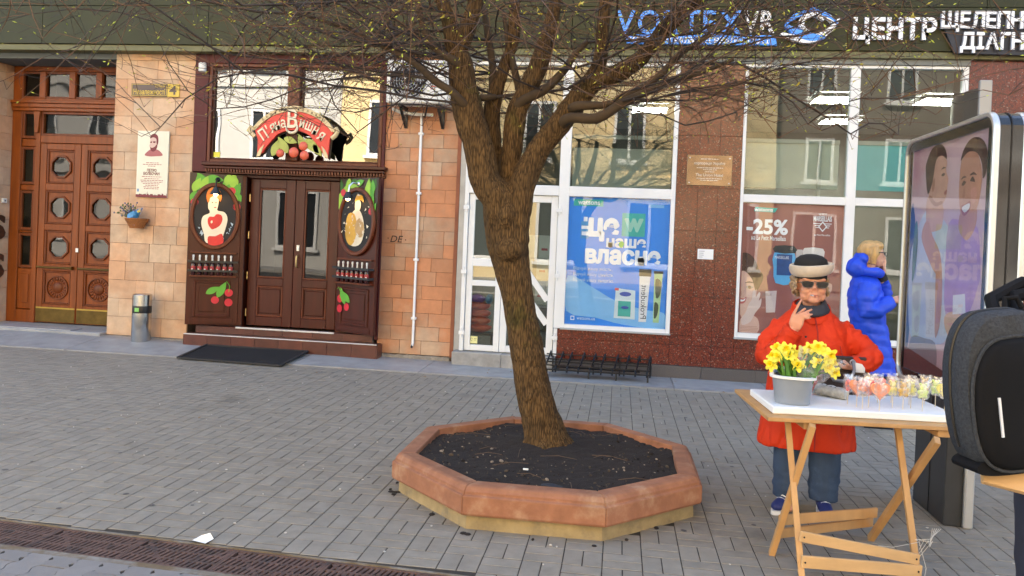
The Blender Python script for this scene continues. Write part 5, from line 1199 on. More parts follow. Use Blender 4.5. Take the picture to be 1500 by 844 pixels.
KF('poster_trousers', [(.20, 1.06), (.45, 1.08), (.62, 1.07), (.66, .95), (.60, .86), (.18, .86)], flatmat('poster_grey', (.33, .28, .31), .4, .1), 2.0128)
KF('poster_neck', [(.386, 2.016), (.637, 1.954), (.651, 1.831), (.60, 1.79), (.40, 1.80)], psk, 2.0126)
KF('poster_lavender_top', [(.747, 1.828), (.942, 1.837), (1.161, 1.788), (1.219, 1.536), (1.19, 1.45), (1.119, 1.325), (.98, 1.217), (.864, 1.189), (.747, 1.296), (.726, 1.52)], plav, 2.0124)
KF('poster_woman_neck', [(.93, 1.90), (1.12, 1.92), (1.13, 1.80), (1.02, 1.72), (.90, 1.79)], psk2, 2.0122)
KF('poster_face', [(.441, 2.252), (.6, 2.265), (.682, 2.218), (.669, 2.166), (.71, 2.109), (.701, 2.057), (.689, 1.997), (.637, 1.954), (.52, 1.937), (.409, 1.998), (.416, 2.11)], psk, 2.0120)
KF('poster_hair', [(.331, 2.182), (.336, 2.246), (.431, 2.332), (.571, 2.342), (.655, 2.29), (.673, 2.234), (.6, 2.265), (.503, 2.245), (.458, 2.107), (.384, 2.032)], phr, 2.0118)
KF('poster_face', [(.89, 2.18), (.93, 2.235), (1.02, 2.25), (1.12, 2.215), (1.183, 2.10), (1.171, 1.981), (1.133, 1.9), (1.043, 1.841), (.96, 1.829), (.906, 1.911), (.879, 2.029)], psk2, 2.0116)
KF('poster_hair', [(.885, 2.20), (.92, 2.262), (.992, 2.31), (1.089, 2.318), (1.193, 2.28), (1.249, 2.195), (1.235, 2.10), (1.195, 2.07), (1.178, 2.15), (1.11, 2.222), (1.0, 2.243), (.93, 2.222)], phr, 2.0114)
KF('poster_lips', [(.925, 1.925), (.98, 1.935), (1.045, 1.952), (1.05, 1.905), (.985, 1.866), (.94, 1.88)], flatmat('poster_lip', (.42, .12, .11), .4), 2.0113)
KF('poster_smile', [(.935, 1.918), (1.035, 1.938), (1.036, 1.908), (.975, 1.886)], pwh, 2.0112)
KF('poster_nose', [(.945, 2.03), (.965, 2.035), (.972, 1.985), (.955, 1.972), (.932, 1.985)], flatmat('poster_shade', (.50, .23, .15), .4, .1), 2.0112)
KF('poster_brow', [(.90, 2.085), (.94, 2.105), (.98, 2.095), (.94, 2.092)], phr, 2.0112); KF('poster_brow', [(1.02, 2.10), (1.07, 2.118), (1.12, 2.095), (1.07, 2.102)], phr, 2.0112)
KF('poster_cheek', [(1.04, 2.0), (1.10, 2.03), (1.13, 1.98), (1.09, 1.93)], flatmat('poster_blush', (.70, .34, .25), .4, .1), 2.01125)
KF('poster_ear', [(.46, 2.11), (.49, 2.13), (.50, 2.08), (.475, 2.04), (.455, 2.06)], flatmat('poster_shade', (.50, .23, .15), .4, .1), 2.0117)
KF('poster_jaw', [(.41, 2.0), (.52, 1.945), (.637, 1.957), (.62, 1.975), (.53, 1.97), (.44, 2.02)], flatmat('poster_shade', (.50, .23, .15), .4, .1), 2.0119)
KF('poster_brow', [(.59, 2.175), (.63, 2.19), (.67, 2.18), (.63, 2.178)], phr, 2.0112)
for a, b in (((.915, 2.055), (.975, 2.065)), ((1.03, 2.07), (1.10, 2.06))): KF('poster_eye', [a, ((a[0]+b[0])/2, a[1]+.022), b, ((a[0]+b[0])/2, a[1]-.008)], phr, 2.0112)
KF('poster_eye', [(.60, 2.14), (.635, 2.152), (.66, 2.14), (.63, 2.13)], phr, 2.0112); KF('poster_lips', [(.66, 2.03), (.70, 2.04), (.695, 2.015), (.665, 2.01)], flatmat('poster_lip', (.28, .07, .06), .4), 2.0112)
KF('poster_arm', [(.312, 1.742), (.36, 1.84), (.43, 1.845), (.501, 1.756), (.635, 1.647), (.68, 1.50), (.571, 1.515), (.436, 1.613)], psk2, 2.0110)
KF('poster_arm', [(.59, 1.62), (.68, 1.55), (.70, 1.25), (.63, 1.10), (.60, 1.25)], psk2, 2.0108)
KF('poster_hand', [(.753, 1.246), (.852, 1.288), (.973, 1.281), (1.052, 1.264), (.945, 1.18), (.85, 1.129), (.773, 1.179)], psk, 2.0106)
KF('poster_tag', [(.869, 1.389), (1.036, 1.407), (1.056, 1.296), (.875, 1.273)], pwh, 2.0104, 1)
KF('poster_leaf', [(.17, 1.78), (.22, 1.86), (.25, 1.72), (.22, 1.52), (.17, 1.45)], flatmat('poster_leafgreen', (.10, .22, .16), .4, .3), 2.0104)
KF('poster_foot_band', [(.082, .99), (.45, .95), (.9, .90), (1.278, .86), (1.278, .838), (.082, .838)], flatmat('poster_maroon', (.13, .03, .04), .4), 2.0102, 1)
KP('glass_sheet', MB().box(.078, 1.282, 2.004, 2.007, .833, 2.352), glass('display_glass', .05, (.9, .9, .92), wob=.001))
dg = pm('pedestal_grey', (.045, .047, .05), .35, .3, var=.15)
part('pedestal', MB().box(2.0, 2.145, 5.12, 5.63, 0.001, .758), dg, kd, bevel=.006)
part('pedestal_seam', MB().box(1.996, 1.9995, 5.36, 5.368, .01, .75), M['black'], kd)
part('silver_post', MB().box(2.10, 2.155, 5.085, 5.118, .001, .80), silver, kd, bevel=.008)
part('crest_plate', MB().box(1.995, 2.062, 4.885, 4.91, 2.434, 2.635), pm('crest_end', (.30, .31, .32), .45, .5, var=.05), kd, bevel=.004)
cp = [(4.912, 2.02), (5.05, 1.985), (5.20, 1.985), (5.33, 2.01), (5.38, 2.04), (5.38, 2.06), (4.912, 2.06)]
cb2 = MB(); n = len(cp)
cb2.add([(x, y, 2.433) for y, x in cp] + [(x, y, 2.60) for y, x in cp], [tuple(range(n)), tuple(range(2*n-1, n-1, -1))] + [(j, (j+1) % n, (j+1) % n + n, j+n) for j in range(n)])
part('crest_shell', cb2, pm('crest_metal', (.20, .19, .17), .4, .8, var=.1), kd, smooth=True)
# ================================================================ PLANTER AND TREE
pc = thing('planter', 'octagonal street planter with a red sandstone cap on a yellowish concrete base', 'planter', (PLC[0], PLC[1], 0))
cap_m = pm('planter_cap', (.30, .125, .064), .82, var=.34, ns=9, bump=.4, bs=50, rnd=.08, col2=(.34, .195, .115), c2amt=.45, c2s=4.5, c2rnd=False)
base_m = pm('planter_base', (.30, .225, .115), .9, var=.4, ns=9, bump=.6, bs=50, col2=(.20, .165, .11), c2amt=.45, c2s=5)
def ov(r, k): a = PI/8 + k*PI/4; return Vector((PLC[0] + r*math.cos(a), PLC[1] + r*math.sin(a), 0))
for k in range(8):
    prof = [(1.025, .085), (1.032, .10), (1.032, .195), (1.012, .198), (1.012, .215), (.995, .24), (.97, .246), (.885, .244), (.882, .10)]
    b = MB(); g_ = .0012
    rings = []
    for e in (0, 1):
        ring = []
        for r, z in prof:
            p = ov(r, k) if e == 0 else ov(r, k+1); q = ov(r, k+1) if e == 0 else ov(r, k); p = p + (q-p).normalized()*g_; ring.append((p.x, p.y, z))
        rings.append(ring)
    b.rings(rings)
    part('cap_stone', b, cap_m, pc, bevel=.004)
for k in range(8):
    b = MB(); b.rings([[tuple(ov(.985, k+e) + Vector((0, 0, -.01))), tuple(ov(.980, k+e) + Vector((0, 0, .10))), tuple(ov(.89, k+e) + Vector((0, 0, .10))), tuple(ov(.89, k+e) + Vector((0, 0, -.01)))] for e in (0, 1)])
    part('base_wall', b, base_m, pc)
# soil
soil_m = pm('dark_soil', (.018, .012, .009), .95, var=.5, ns=30, bump=1, bs=120, bdist=.01)
n = 46; vs = []; fs = []; idx = {}
for j in range(n+1):
    for i in range(n+1):
        x, y = PLC[0] - .93 + 1.86*i/n, PLC[1] - .93 + 1.86*j/n
        r = math.hypot(x-PLC[0], y-PLC[1])
        z = .205 + .022*mn.noise(Vector((x*3, y*3, 0))) + .014*mn.noise(Vector((x*17, y*17, 3))) + .05*math.exp(-((x+.43)**2+(y-5.5)**2)/.06)
        vs.append((x, y, z))
for j in range(n):
    for i in range(n):
        c = [j*n+j+i, j*n+j+i+1, (j+1)*(n+1)+i+1, (j+1)*(n+1)+i]
        if all(in_planter(vs[q][0], vs[q][1], .925) for q in c): fs.append(tuple(c))
so = part('soil', MB().add(vs, fs), soil_m, None, smooth=True); so['kind'] = 'stuff'
cl, cl2, cl3 = MB(), MB(), MB(); rn = random.Random(12)
for i in range(750):
    a, r = rn.uniform(0, 2*PI), .88*math.sqrt(rn.random()); x, y = PLC[0]+r*math.cos(a), PLC[1]+r*math.sin(a)
    if not in_planter(x, y, .86) or math.hypot(x+.43, y-5.5) < .18: continue
    s = rn.uniform(.003, .010) if i > 70 else rn.uniform(.010, .019)
    z = .207 + .022*mn.noise(Vector((x*3, y*3, 0))) + .014*mn.noise(Vector((x*17, y*17, 3)))
    t = (cl if i % 5 else cl2) if i % 3 else cl3
    t.ell((x, y, z), (s, s*rn.uniform(.5, 1), s*rn.uniform(.4, .8)), 6, 4, Matrix.Rotation(rn.uniform(0, 3), 3, (rn.random(), rn.random(), 1)))
for q, nm, m in ((cl, 'clods', flatmat('clod', (.07, .048, .030), .9, .4)), (cl2, 'pebbles', flatmat('pebble', (.26, .20, .14), .8, .4)), (cl3, 'dark_clods', soil_m)):
    o = part(nm, q, m, None); o['kind'] = 'stuff'
tl = MB()
for i in range(24):
    a, r = rn.uniform(0, 2*PI), .8*math.sqrt(rn.random()); x, y = PLC[0]+r*math.cos(a), PLC[1]+r*math.sin(a); a = rn.uniform(0, PI); L = rn.uniform(.04, .14)
    if in_planter(x, y, .8): tl.tube([(x-L*math.cos(a), y-L*math.sin(a), .222), (x, y, .235), (x+L*math.cos(a), y+L*math.sin(a), .222)], .0022, 4)
o = part('fallen_twigs', tl, flatmat('twig_litter', (.10, .06, .035), .8, .3), None); o['kind'] = 'stuff'
ml = MB()
for i in range(40):
    a = rn.uniform(0, 2*PI); r = rn.uniform(.99, 1.08); ap = r/ max(abs(math.cos(a - k*PI/4)) for k in range(8)) * math.cos(PI/8); x, y = PLC[0]+ap*math.cos(a), PLC[1]+ap*math.sin(a)
    ml.ell((x, y, .002), (rn.uniform(.008, .03), rn.uniform(.008, .025), .006), 7, 4)
o = part('soil_crumbs', ml, soil_m, None); o['kind'] = 'stuff'
gl = thing('lost_glove', 'crumpled dark glove lying on the soil at the front rim of the planter', 'glove', (-.33, 4.53, .22))
me = remeshed(MB().ell((-.33, 4.53, .225), (.045, .028, .014), 12, 8).ell((-.29, 4.525, .225), (.035, .016, .010), 10, 6).ell((-.36, 4.52, .23), (.03, .018, .010), 10, 6), .006, 2, 'fabric'); part('fabric', me, flatmat('glove_grey', (.02, .022, .03), .7, .3), gl, smooth=True)
wp = part('cigarette_end', MB().tube([(-.52, 4.80, .232), (-.49, 4.79, .235)], .006, 7), M['white'], None); tag(wp, 'white cigarette end lying on the dark soil left of the glove', 'cigarette end')

# ---- the tree
TR = {
 'trunk': [(-0.425,5.5,0.16,0.200),(-0.430,5.5,0.205,0.168),(-0.465,5.5,0.337,0.137),(-0.513,5.5,0.475,0.128),(-0.569,5.5,0.685,0.121),(-0.622,5.5,0.918,0.118),(-0.670,5.5,1.152,0.116),(-0.723,5.5,1.386,0.123),(-0.771,5.5,1.621,0.145),(-0.801,5.5,1.762,0.143),(-0.829,5.5,1.865,0.135)],
 'L1': [(-0.80,5.46,1.70,0.11),(-0.847,5.42,1.898,0.113),(-0.937,5.42,2.012,0.108),(-0.999,5.42,2.254,0.106),(-1.069,5.42,2.449,0.104),(-1.121,5.42,2.668,0.094),(-1.143,5.42,2.832,0.085),(-1.197,5.42,2.982,0.071)],
 'L2': [(-0.80,5.56,1.70,0.08),(-0.844,5.62,1.910,0.078),(-0.893,5.62,2.141,0.063),(-0.931,5.62,2.348,0.063),(-0.935,5.62,2.571,0.058),(-0.867,5.62,2.828,0.049),(-0.816,5.62,3.002,0.049),(-0.810,5.62,3.214,0.044),(-0.813,5.62,3.503,0.039)],
 'L3': [(-0.78,5.5,1.66,0.09),(-0.797,5.55,1.860,0.086),(-0.792,5.55,2.070,0.072),(-0.776,5.55,2.275,0.072),(-0.752,5.55,2.495,0.072),(-0.691,5.55,2.649,0.067),(-0.613,5.55,2.835,0.062),(-0.571,5.55,2.987,0.057),(-0.528,5.55,3.190,0.052),(-0.492,5.55,3.478,0.043)],
 'R1': [(-0.74,5.45,1.55,0.11),(-0.725,5.46,1.72,0.112),(-0.684,5.46,1.97,0.098),(-0.581,5.48,2.239,0.085),(-0.456,5.48,2.406,0.080),(-0.297,5.48,2.623,0.080),(-0.236,5.48,2.708,0.080)],
 'R1b': [(-0.26,5.46,2.67,0.072),(-0.239,5.45,2.697,0.070),(-0.090,5.45,2.754,0.069),(0.070,5.45,2.853,0.060),(0.160,5.45,2.968,0.055),(0.249,5.45,3.082,0.051),(0.374,5.45,3.196,0.046),(0.498,5.45,3.328,0.037),(0.601,5.45,3.486,0.032)]}
LM = {
 'L1a': [(-1.17,5.41,2.93,0.06),(-1.192,5.4,2.963,0.061),(-1.242,5.4,3.126,0.052),(-1.320,5.4,3.290,0.047),(-1.448,5.4,3.455,0.043)],
 'L1b': [(-1.16,5.41,2.86,0.06),(-1.152,5.4,2.916,0.061),(-1.074,5.4,3.104,0.056),(-1.047,5.4,3.267,0.052),(-1.042,5.4,3.476,0.042)],
 'L2b': [(-0.94,5.63,2.55,0.039),(-0.949,5.65,2.800,0.029),(-0.989,5.65,3.028,0.025),(-1.038,5.65,3.271,0.020)],
 'L3b': [(-0.75,5.53,2.52,0.038),(-0.725,5.5,2.568,0.038),(-0.567,5.5,2.650,0.033),(-0.454,5.5,2.760,0.028),(-0.379,5.5,2.878,0.024),(-0.281,5.5,2.986,0.019)],
 'L3c': [(-0.74,5.57,2.52,0.03),(-0.728,5.6,2.586,0.029),(-0.792,5.6,2.844,0.024),(-0.848,5.6,3.016,0.019),(-0.880,5.6,3.208,0.015)],
 'R1a': [(-0.27,5.46,2.63,0.06),(-0.257,5.45,2.683,0.060),(-0.189,5.45,2.817,0.051),(-0.174,5.45,3.016,0.046),(-0.175,5.45,3.236,0.042),(-0.171,5.45,3.466,0.037)],
 'R2': [(-0.42,5.44,2.42,0.04),(-0.358,5.36,2.449,0.036),(-0.187,5.3,2.434,0.036),(-0.048,5.3,2.517,0.032),(0.030,5.3,2.563,0.027),(0.215,5.3,2.664,0.025),(0.335,5.3,2.710,0.022),(0.502,5.3,2.761,0.016),(0.675,5.3,2.829,0.011)],
 'R3': [(-0.36,5.42,2.52,0.035),(-0.301,5.35,2.526,0.032),(-0.098,5.35,2.539,0.023),(-0.002,5.35,2.590,0.025),(0.185,5.35,2.705,0.023),(0.286,5.35,2.818,0.023),(0.396,5.35,2.918,0.018),(0.523,5.35,2.999,0.013)],
 'LA': [(-1.07,5.38,2.50,0.035),(-1.101,5.33,2.525,0.032),(-1.169,5.3,2.593,0.028),(-1.291,5.3,2.674,0.028),(-1.413,5.3,2.769,0.026),(-1.550,5.3,2.851,0.023),(-1.760,5.3,2.947,0.021),(-1.982,5.3,3.034,0.017),(-2.206,5.3,3.108,0.012)],
 'LB': [(-1.12,5.4,2.78,0.035),(-1.156,5.35,2.811,0.033),(-1.258,5.35,2.866,0.028),(-1.347,5.35,2.949,0.028),(-1.405,5.35,3.079,0.023),(-1.445,5.35,3.228,0.024),(-1.505,5.35,3.414,0.019)],
 'LC': [(-1.07,5.5,2.6,0.029),(-0.965,5.5,2.597,0.024),(-0.908,5.55,2.612,0.019)]}
bark = pm('bark', (.120, .068, .026), .9, var=.4, ns=9, col2=(.085, .080, .014), c2amt=.36, c2s=2.2, bump=0, spec=.25)
def bark_bump(m, sc, dist):
    nt = m.node_tree; N, L = nt.nodes, nt.links; g = N.new('ShaderNodeNewGeometry')
    mp = N.new('ShaderNodeVectorMath'); mp.operation = 'MULTIPLY'; mp.inputs[1].default_value = (1, 1, .16); L.new(g.outputs['Position'], mp.inputs[0])
    vo = N.new('ShaderNodeTexVoronoi'); vo.feature = 'DISTANCE_TO_EDGE'; vo.inputs['Scale'].default_value = sc; L.new(mp.outputs[0], vo.inputs['Vector'])
    no = N.new('ShaderNodeTexNoise'); no.inputs['Scale'].default_value = sc*1.3; no.inputs['Detail'].default_value = 5; L.new(mp.outputs[0], no.inputs['Vector'])
    ma = N.new('ShaderNodeMath'); ma.operation = 'MULTIPLY_ADD'; L.new(vo.outputs['Distance'], ma.inputs[0]); ma.inputs[1].default_value = 1.2; L.new(no.outputs[0], ma.inputs[2])
    pr = N['Principled BSDF']; src = pr.inputs['Base Color'].links[0].from_socket; rp_ = N.new('ShaderNodeMapRange'); rp_.inputs[1].default_value = .45; rp_.inputs[2].default_value = .85; rp_.inputs[3].default_value = .33; rp_.inputs[4].default_value = 1.15; L.new(ma.outputs[0], rp_.inputs[0]); vm = N.new('ShaderNodeVectorMath'); vm.operation = 'SCALE'; L.new(src, vm.inputs[0]); L.new(rp_.outputs[0], vm.inputs['Scale']); L.new(vm.outputs[0], pr.inputs['Base Color'])
    b = N.new('ShaderNodeBump'); b.inputs['Strength'].default_value = 1.0; b.inputs['Distance'].default_value = dist; L.new(ma.outputs[0], b.inputs['Height']); L.new(b.outputs[0], N['Principled BSDF'].inputs['Normal'])
bark_bump(bark, 70, .013)
def curve_pts(pts, k=4):
    out = []; n = len(pts)
    for i in range(n-1):
        P_ = [Vector(pts[min(max(j, 0), n-1)]) for j in (i-1, i, i+1, i+2)]
        for j in range(k):
            t = j/k; out.append(.5*((2*P_[1]) + (P_[2]-P_[0])*t + (2*P_[0]-5*P_[1]+4*P_[2]-P_[3])*t*t + (3*P_[1]-P_[0]-3*P_[2]+P_[3])*t**3))
    out.append(Vector(pts[-1])); return out
tree = thing('tree', 'old leaning street tree with bare reddish twigs and opening buds in the octagonal planter', 'tree', (-.43, 5.5, .2))
tm = MB()
for k, p in TR.items():
    q = curve_pts([Vector(v).to_4d() if 0 else Vector(v) for v in p]) if 0 else None
    c = curve_pts([v[:3] for v in p]); rr = curve_pts([(v[3], 0, 0) for v in p])
    tm.tube(c, [r.x for r in rr], 14)
# root flare and burr knots
for a in range(6): t = a*PI/3 + .4; tm.tube([(-.44, 5.5, .40), (-.43+.12*math.cos(t), 5.5+.12*math.sin(t), .26), (-.43+.23*math.cos(t), 5.5+.23*math.sin(t), .15)], [.05, .035, .02], 8)
tm.ell((-.77, 5.36, 1.78), (.065, .06, .09), 12, 8); tm.ell((-.74, 5.40, 1.55), (.10, .09, .09), 12, 8); tm.ell((-.685, 5.45, 1.62), (.075, .09, .10), 12, 8); tm.ell((-.56, 5.39, .56), (.04, .03, .04), 10, 6)
tmesh = remeshed(tm, .014, 4, 'trunk', lambda p: .014*mn.noise(Vector((p.x*5, p.y*5, p.z*2.2))) + .007*mn.noise(Vector((p.x*26, p.y*26, p.z*6))) - .006*max(0, mn.noise(Vector((p.x*4, p.y*4, p.z*22))) - .25)/.5)
part('trunk', tmesh, bark, tree, smooth=True, sharp=180)
bark2 = pm('branch_bark', (.055, .033, .014), .85, var=.3, ns=12, bump=.6, bs=60)
for k, p in LM.items():
    c = curve_pts([v[:3] for v in p], 3); rr = [q.x for q in curve_pts([(v[3], 0, 0) for v in p], 3)]
    c = [q + Vector((mn.noise(q*6), mn.noise(q*6 + Vector((9, 0, 0))), mn.noise(q*6 + Vector((0, 9, 0)))))*.012 for q in c]
    part('limb', MB().tube(c, rr, 9), bark2 if k not in ('L1a', 'L1b', 'R1a') else bark, tree, smooth=True, sharp=180)
# ---- twigs: grown outwards from the limbs, arching and drooping into a flat wide crown
rn = random.Random(21)
thick, twigs, fine, buds, budl = MB(), MB(), MB(), MB(), MB()
starts = []
for k, p in list(TR.items()) + list(LM.items()):
    if k == 'trunk': continue
    for v in p[1:]:
        if v[2] > 2.42: starts.append(Vector(v[:3]))
for v in ((-1.3, 5.3, 3.5), (-1.0, 5.4, 3.6), (-.8, 5.6, 3.6), (-.5, 5.5, 3.6), (-.2, 5.4, 3.6), (.5, 5.4, 3.5), (-.6, 5.0, 3.5), (-1.0, 5.1, 3.45), (-.2, 5.1, 3.5), (.2, 5.2, 3.35)): starts += [Vector(v)]*5
C0 = Vector((-.7, 5.45, 3.1))
def grow(p, d, L, n, droop, wig, r0):
    fl = 2.42 + rn.random()**1.5*.75
    pts = [p.copy()]; d = d.normalized(); kx = Vector((rn.uniform(-1, 1), rn.uniform(-1, 1), rn.uniform(-1, 1)))*9
    for i in range(n):
        w = Vector((mn.noise(pts[-1]*2.3 + kx), mn.noise(pts[-1]*2.3 + kx*1.7), mn.noise(pts[-1]*2.3 - kx)))
        d = (d + w*wig + Vector((0, 0, -droop))).normalized()
        q = pts[-1] + d*(L/n)
        if q.y > 9.55: q.y = 9.55
        if q.y < 2.2: break
        if q.z < fl: d.z = abs(d.z)*.5 + .16
        pts.append(q)
    if len(pts) < 3: return None
    return pts
def bud(p, d, s):
    d = d.normalized(); a = d.orthogonal().normalized(); b = d.cross(a)
    k = rn.random()
    tgt = buds if k < .6 else budl
    vs = [p, p + d*s*.45 + a*s*.16, p + d*s*.45 + b*s*.16, p + d*s*.45 - a*s*.16, p + d*s*.45 - b*s*.16, p + d*s]
    tgt.add(vs, [(0, 2, 1), (0, 3, 2), (0, 4, 3), (0, 1, 4), (5, 1, 2), (5, 2, 3), (5, 3, 4), (5, 4, 1)])
    if k > .8:
        e = (d + a*.8).normalized(); vs = [p + d*s*.3, p + d*s*.3 + e*s*.6 + b*s*.22, p + d*s*.3 + e*s*1.1, p + d*s*.3 + e*s*.6 - b*s*.22]; tgt.add(vs, [(0, 1, 2, 3)])
def taper(r0, r1, n): return [r0 + (r1-r0)*i/(n-1) for i in range(n)]
NB = 150
for i in range(NB):
    s = rn.choice(starts); a = rn.uniform(0, 2*PI)
    if rn.random() < .45: a = rn.choice((0, PI)) + rn.gauss(0, .45)
    d = Vector((math.cos(a), math.sin(a)*.9, rn.uniform(-.05, .45)))
    if (s - C0).dot(Vector((d.x, d.y, 0))) < -.25: d.x, d.y = -d.x, -d.y
    if d.x > .2 and rn.random() < .3: continue
    L = rn.uniform(1.0, 3.6)*(1.15 if d.x < 0 else 1) if abs(d.x) > .6 else rn.uniform(.9, 2.3)
    pts = grow(s, d, L, 12, rn.uniform(.015, .06), .60, .012)
    if not pts: continue
    r0 = .0032 + .0023*L*rn.uniform(.5, 1.0)
    (thick).tube(pts, taper(r0, .0020, len(pts)), 6)
    for j in range(2, len(pts)):
        for _ in range(rn.choice((1, 1, 2))):
            if rn.random() < .12: continue
            t = (pts[j] - pts[j-1]).normalized(); sd = Vector((rn.gauss(0, 1), rn.gauss(0, 1), rn.gauss(-.15, .55))).normalized()
            q = grow(pts[j], t*.75 + sd*.8, rn.uniform(.22, .95), 6, rn.uniform(-.02, .10), .38, .004)
            if not q: continue
            twigs.tube(q, taper(.0032, .0014, len(q)), 4)
            bud(q[-1], q[-1]-q[-2], rn.uniform(.020, .036))
            for m_ in range(1, len(q)-1):
                if rn.random() < .5:
                    e = (q[m_+1]-q[m_]).normalized() + Vector((rn.gauss(0, .7), rn.gauss(0, .7), rn.gauss(0, .6)))
                    f = grow(q[m_], e, rn.uniform(.08, .34), 4, .03, .35, .002)
                    if f:
                        fine.tube(f, taper(.0019, .0010, len(f)), 3, False)
                        if rn.random() < .62: bud(f[-1], f[-1]-f[-2], rn.uniform(.013, .026))
red_twig = pm('red_brown_twig', (.105, .048, .020), .6, var=.35, ns=3); grey_twig = pm('dark_twig', (.032, .020, .014), .7, var=.45, ns=3)
for q, nm, m in ((thick, 'branches', grey_twig), (twigs, 'twigs', red_twig), (fine, 'fine_twigs', grey_twig), (buds, 'buds', pm('bud_green', (.40, .48, .04), .5, var=.3, ns=20)), (budl, 'young_leaves', pm('bud_gold', (.36, .30, .03), .5, var=.3, ns=20))):
    part(nm, q, m, tree, smooth=nm == 'branches', kind='stuff')
# ================================================================ STREET VENDOR'S TABLE AND GOODS
pine = pm('pine_wood', (.50, .27, .10), .55, var=.2, ns=10, stretch=(1, 1, .25), bump=.15, bs=70, rnd=.08)
pine2 = pm('pale_pine', (.56, .34, .15), .55, var=.2, ns=12, stretch=(.25, 1, 1), bump=.15, bs=70, rnd=.08)
A4 = math.radians(4)
tb = thing('folding_table', 'folding pine trestle table of the flower vendor in front of the old woman', 'table', (1.25, 4.63, 0))
TT = Matrix.Translation((.788, 4.231, 0)) @ Matrix.Rotation(A4, 4, 'Z')
part('tabletop', MB().box(0, 1.0, 0, .80, .738, .760).xf(TT), pine, tb, bevel=.003)
part('cross_batten', MB().box(.19, .25, .03, .77, .700, .7375).xf(TT), pine, tb, bevel=.003)
part('cross_batten', MB().box(.855, .915, .02, .78, .700, .7375).xf(TT), pine, tb, bevel=.003)
LEG = (((.956, 4.08, 0), (.925, 4.44, .737), .040, .03), ((.867, 4.39, 0), (1.005, 4.215, .737), .044, .03), ((1.544, 4.22, 0), (1.50, 4.50, .737), .042, .03), ((1.475, 4.76, 0), (1.615, 4.25, .699), .046, .03))
for p, q, w, t in LEG: part('leg', MB().bar(p, q, t, w, up=(.1, 1, .2)), pine, tb, bevel=.002)
def rail(nm, p, q, h=.055, t=.016, m=pine2): part(nm, MB().bar(p, q, t, h), m, tb, bevel=.002)
rail('stretcher', (.96, 4.055, .185), (1.56, 4.165, .165)) if 0 else None
rail('front_board', (.945, 4.112, .205), (1.535, 4.20, .110), .052)
rail('front_board', (.950, 4.085, .090), (1.548, 4.196, .055), .060)
rail('back_board', (.895, 4.375, .19), (1.485, 4.70, .175), .055, .016, pine)
rail('back_board', (.885, 4.405, .105), (1.480, 4.75, .105), .050, .016, pine)
nl = MB()
for p in ((.962, 4.098, .205), (1.52, 4.185, .115), (.966, 4.072, .09), (1.53, 4.18, .056)): nl.ell(p, .005, 6, 4)
part('nails', nl, M['dark_metal'], tb)
st_ = MB()
for k in range(5):
    t = k*.5; st_.tube([(1.535, 4.20, .20-.02*k), (1.50+.02*k, 4.16, .22), (1.56, 4.14, .235-.01*k), (1.62-.01*k, 4.17, .28)], .0013, 4)
st_.tube([(1.53, 4.19, .20), (1.40, 4.17, .17), (1.33, 4.16, .175)], .0013, 4); st_.tube([(1.53, 4.19, .2), (1.56, 4.17, .08), (1.55, 4.16, .03)], .0013, 4)
tag(part('string', st_, flatmat('twine', (.55, .50, .42), .8), None), 'loose pale string knotted round the right front leg of the vendor table', 'string')
fo = thing('foam_board', 'white polystyrene sheet lying on the vendor table', 'board', (1.3, 4.6, .761))
foam = pm('polystyrene', (.80, .80, .78), .7, var=.05, ns=4, bump=.3, bs=180)
FB = MB().box(.045, 1.0, .085, .60, .7612, .799).xf(TT); part('sheet', FB, foam, fo, bevel=.005)
# flower tub
ft = thing('flower_tub', 'grey plastic tub with white rim full of daffodils at the left end of the table', 'tub', (.975, 4.575, .80), math.radians(-12))
ft.scale = (1.28, 1.0, 1.16)
def stad(L, W, r, z, n=6):
    out = []
    for cx, cy, a0 in ((W/2-r, L/2-r, 0), (-W/2+r, L/2-r, PI/2), (-W/2+r, -L/2+r, PI), (W/2-r, -L/2+r, 1.5*PI)):
        out += [(cx + r*math.cos(a0 + PI/2*i/n), cy + r*math.sin(a0 + PI/2*i/n), z) for i in range(n+1)]
    return out
tubm = pm('grey_plastic', (.24, .27, .31), .35, var=.06); rimm = flatmat('rim_white', (.78, .78, .76), .4)
part('body', MB().rings([stad(.38, .135, .055, .001), stad(.385, .14, .058, .006), stad(.41, .165, .066, .122), stad(.40, .155, .062, .120), stad(.37, .125, .05, .02)]), tubm, ft, local=True, smooth=True)
part('rim', MB().rings([stad(.41, .168, .068, .118), stad(.43, .186, .075, .118), stad(.432, .188, .076, .128), stad(.40, .155, .062, .130), stad(.398, .153, .061, .118)], False), rimm, ft, local=True, smooth=True)
part('soil', MB().rings([stad(.39, .147, .06, .100), stad(.39, .147, .06, .104)]), flatmat('tub_dark', (.03, .04, .02), .9), ft, local=True)
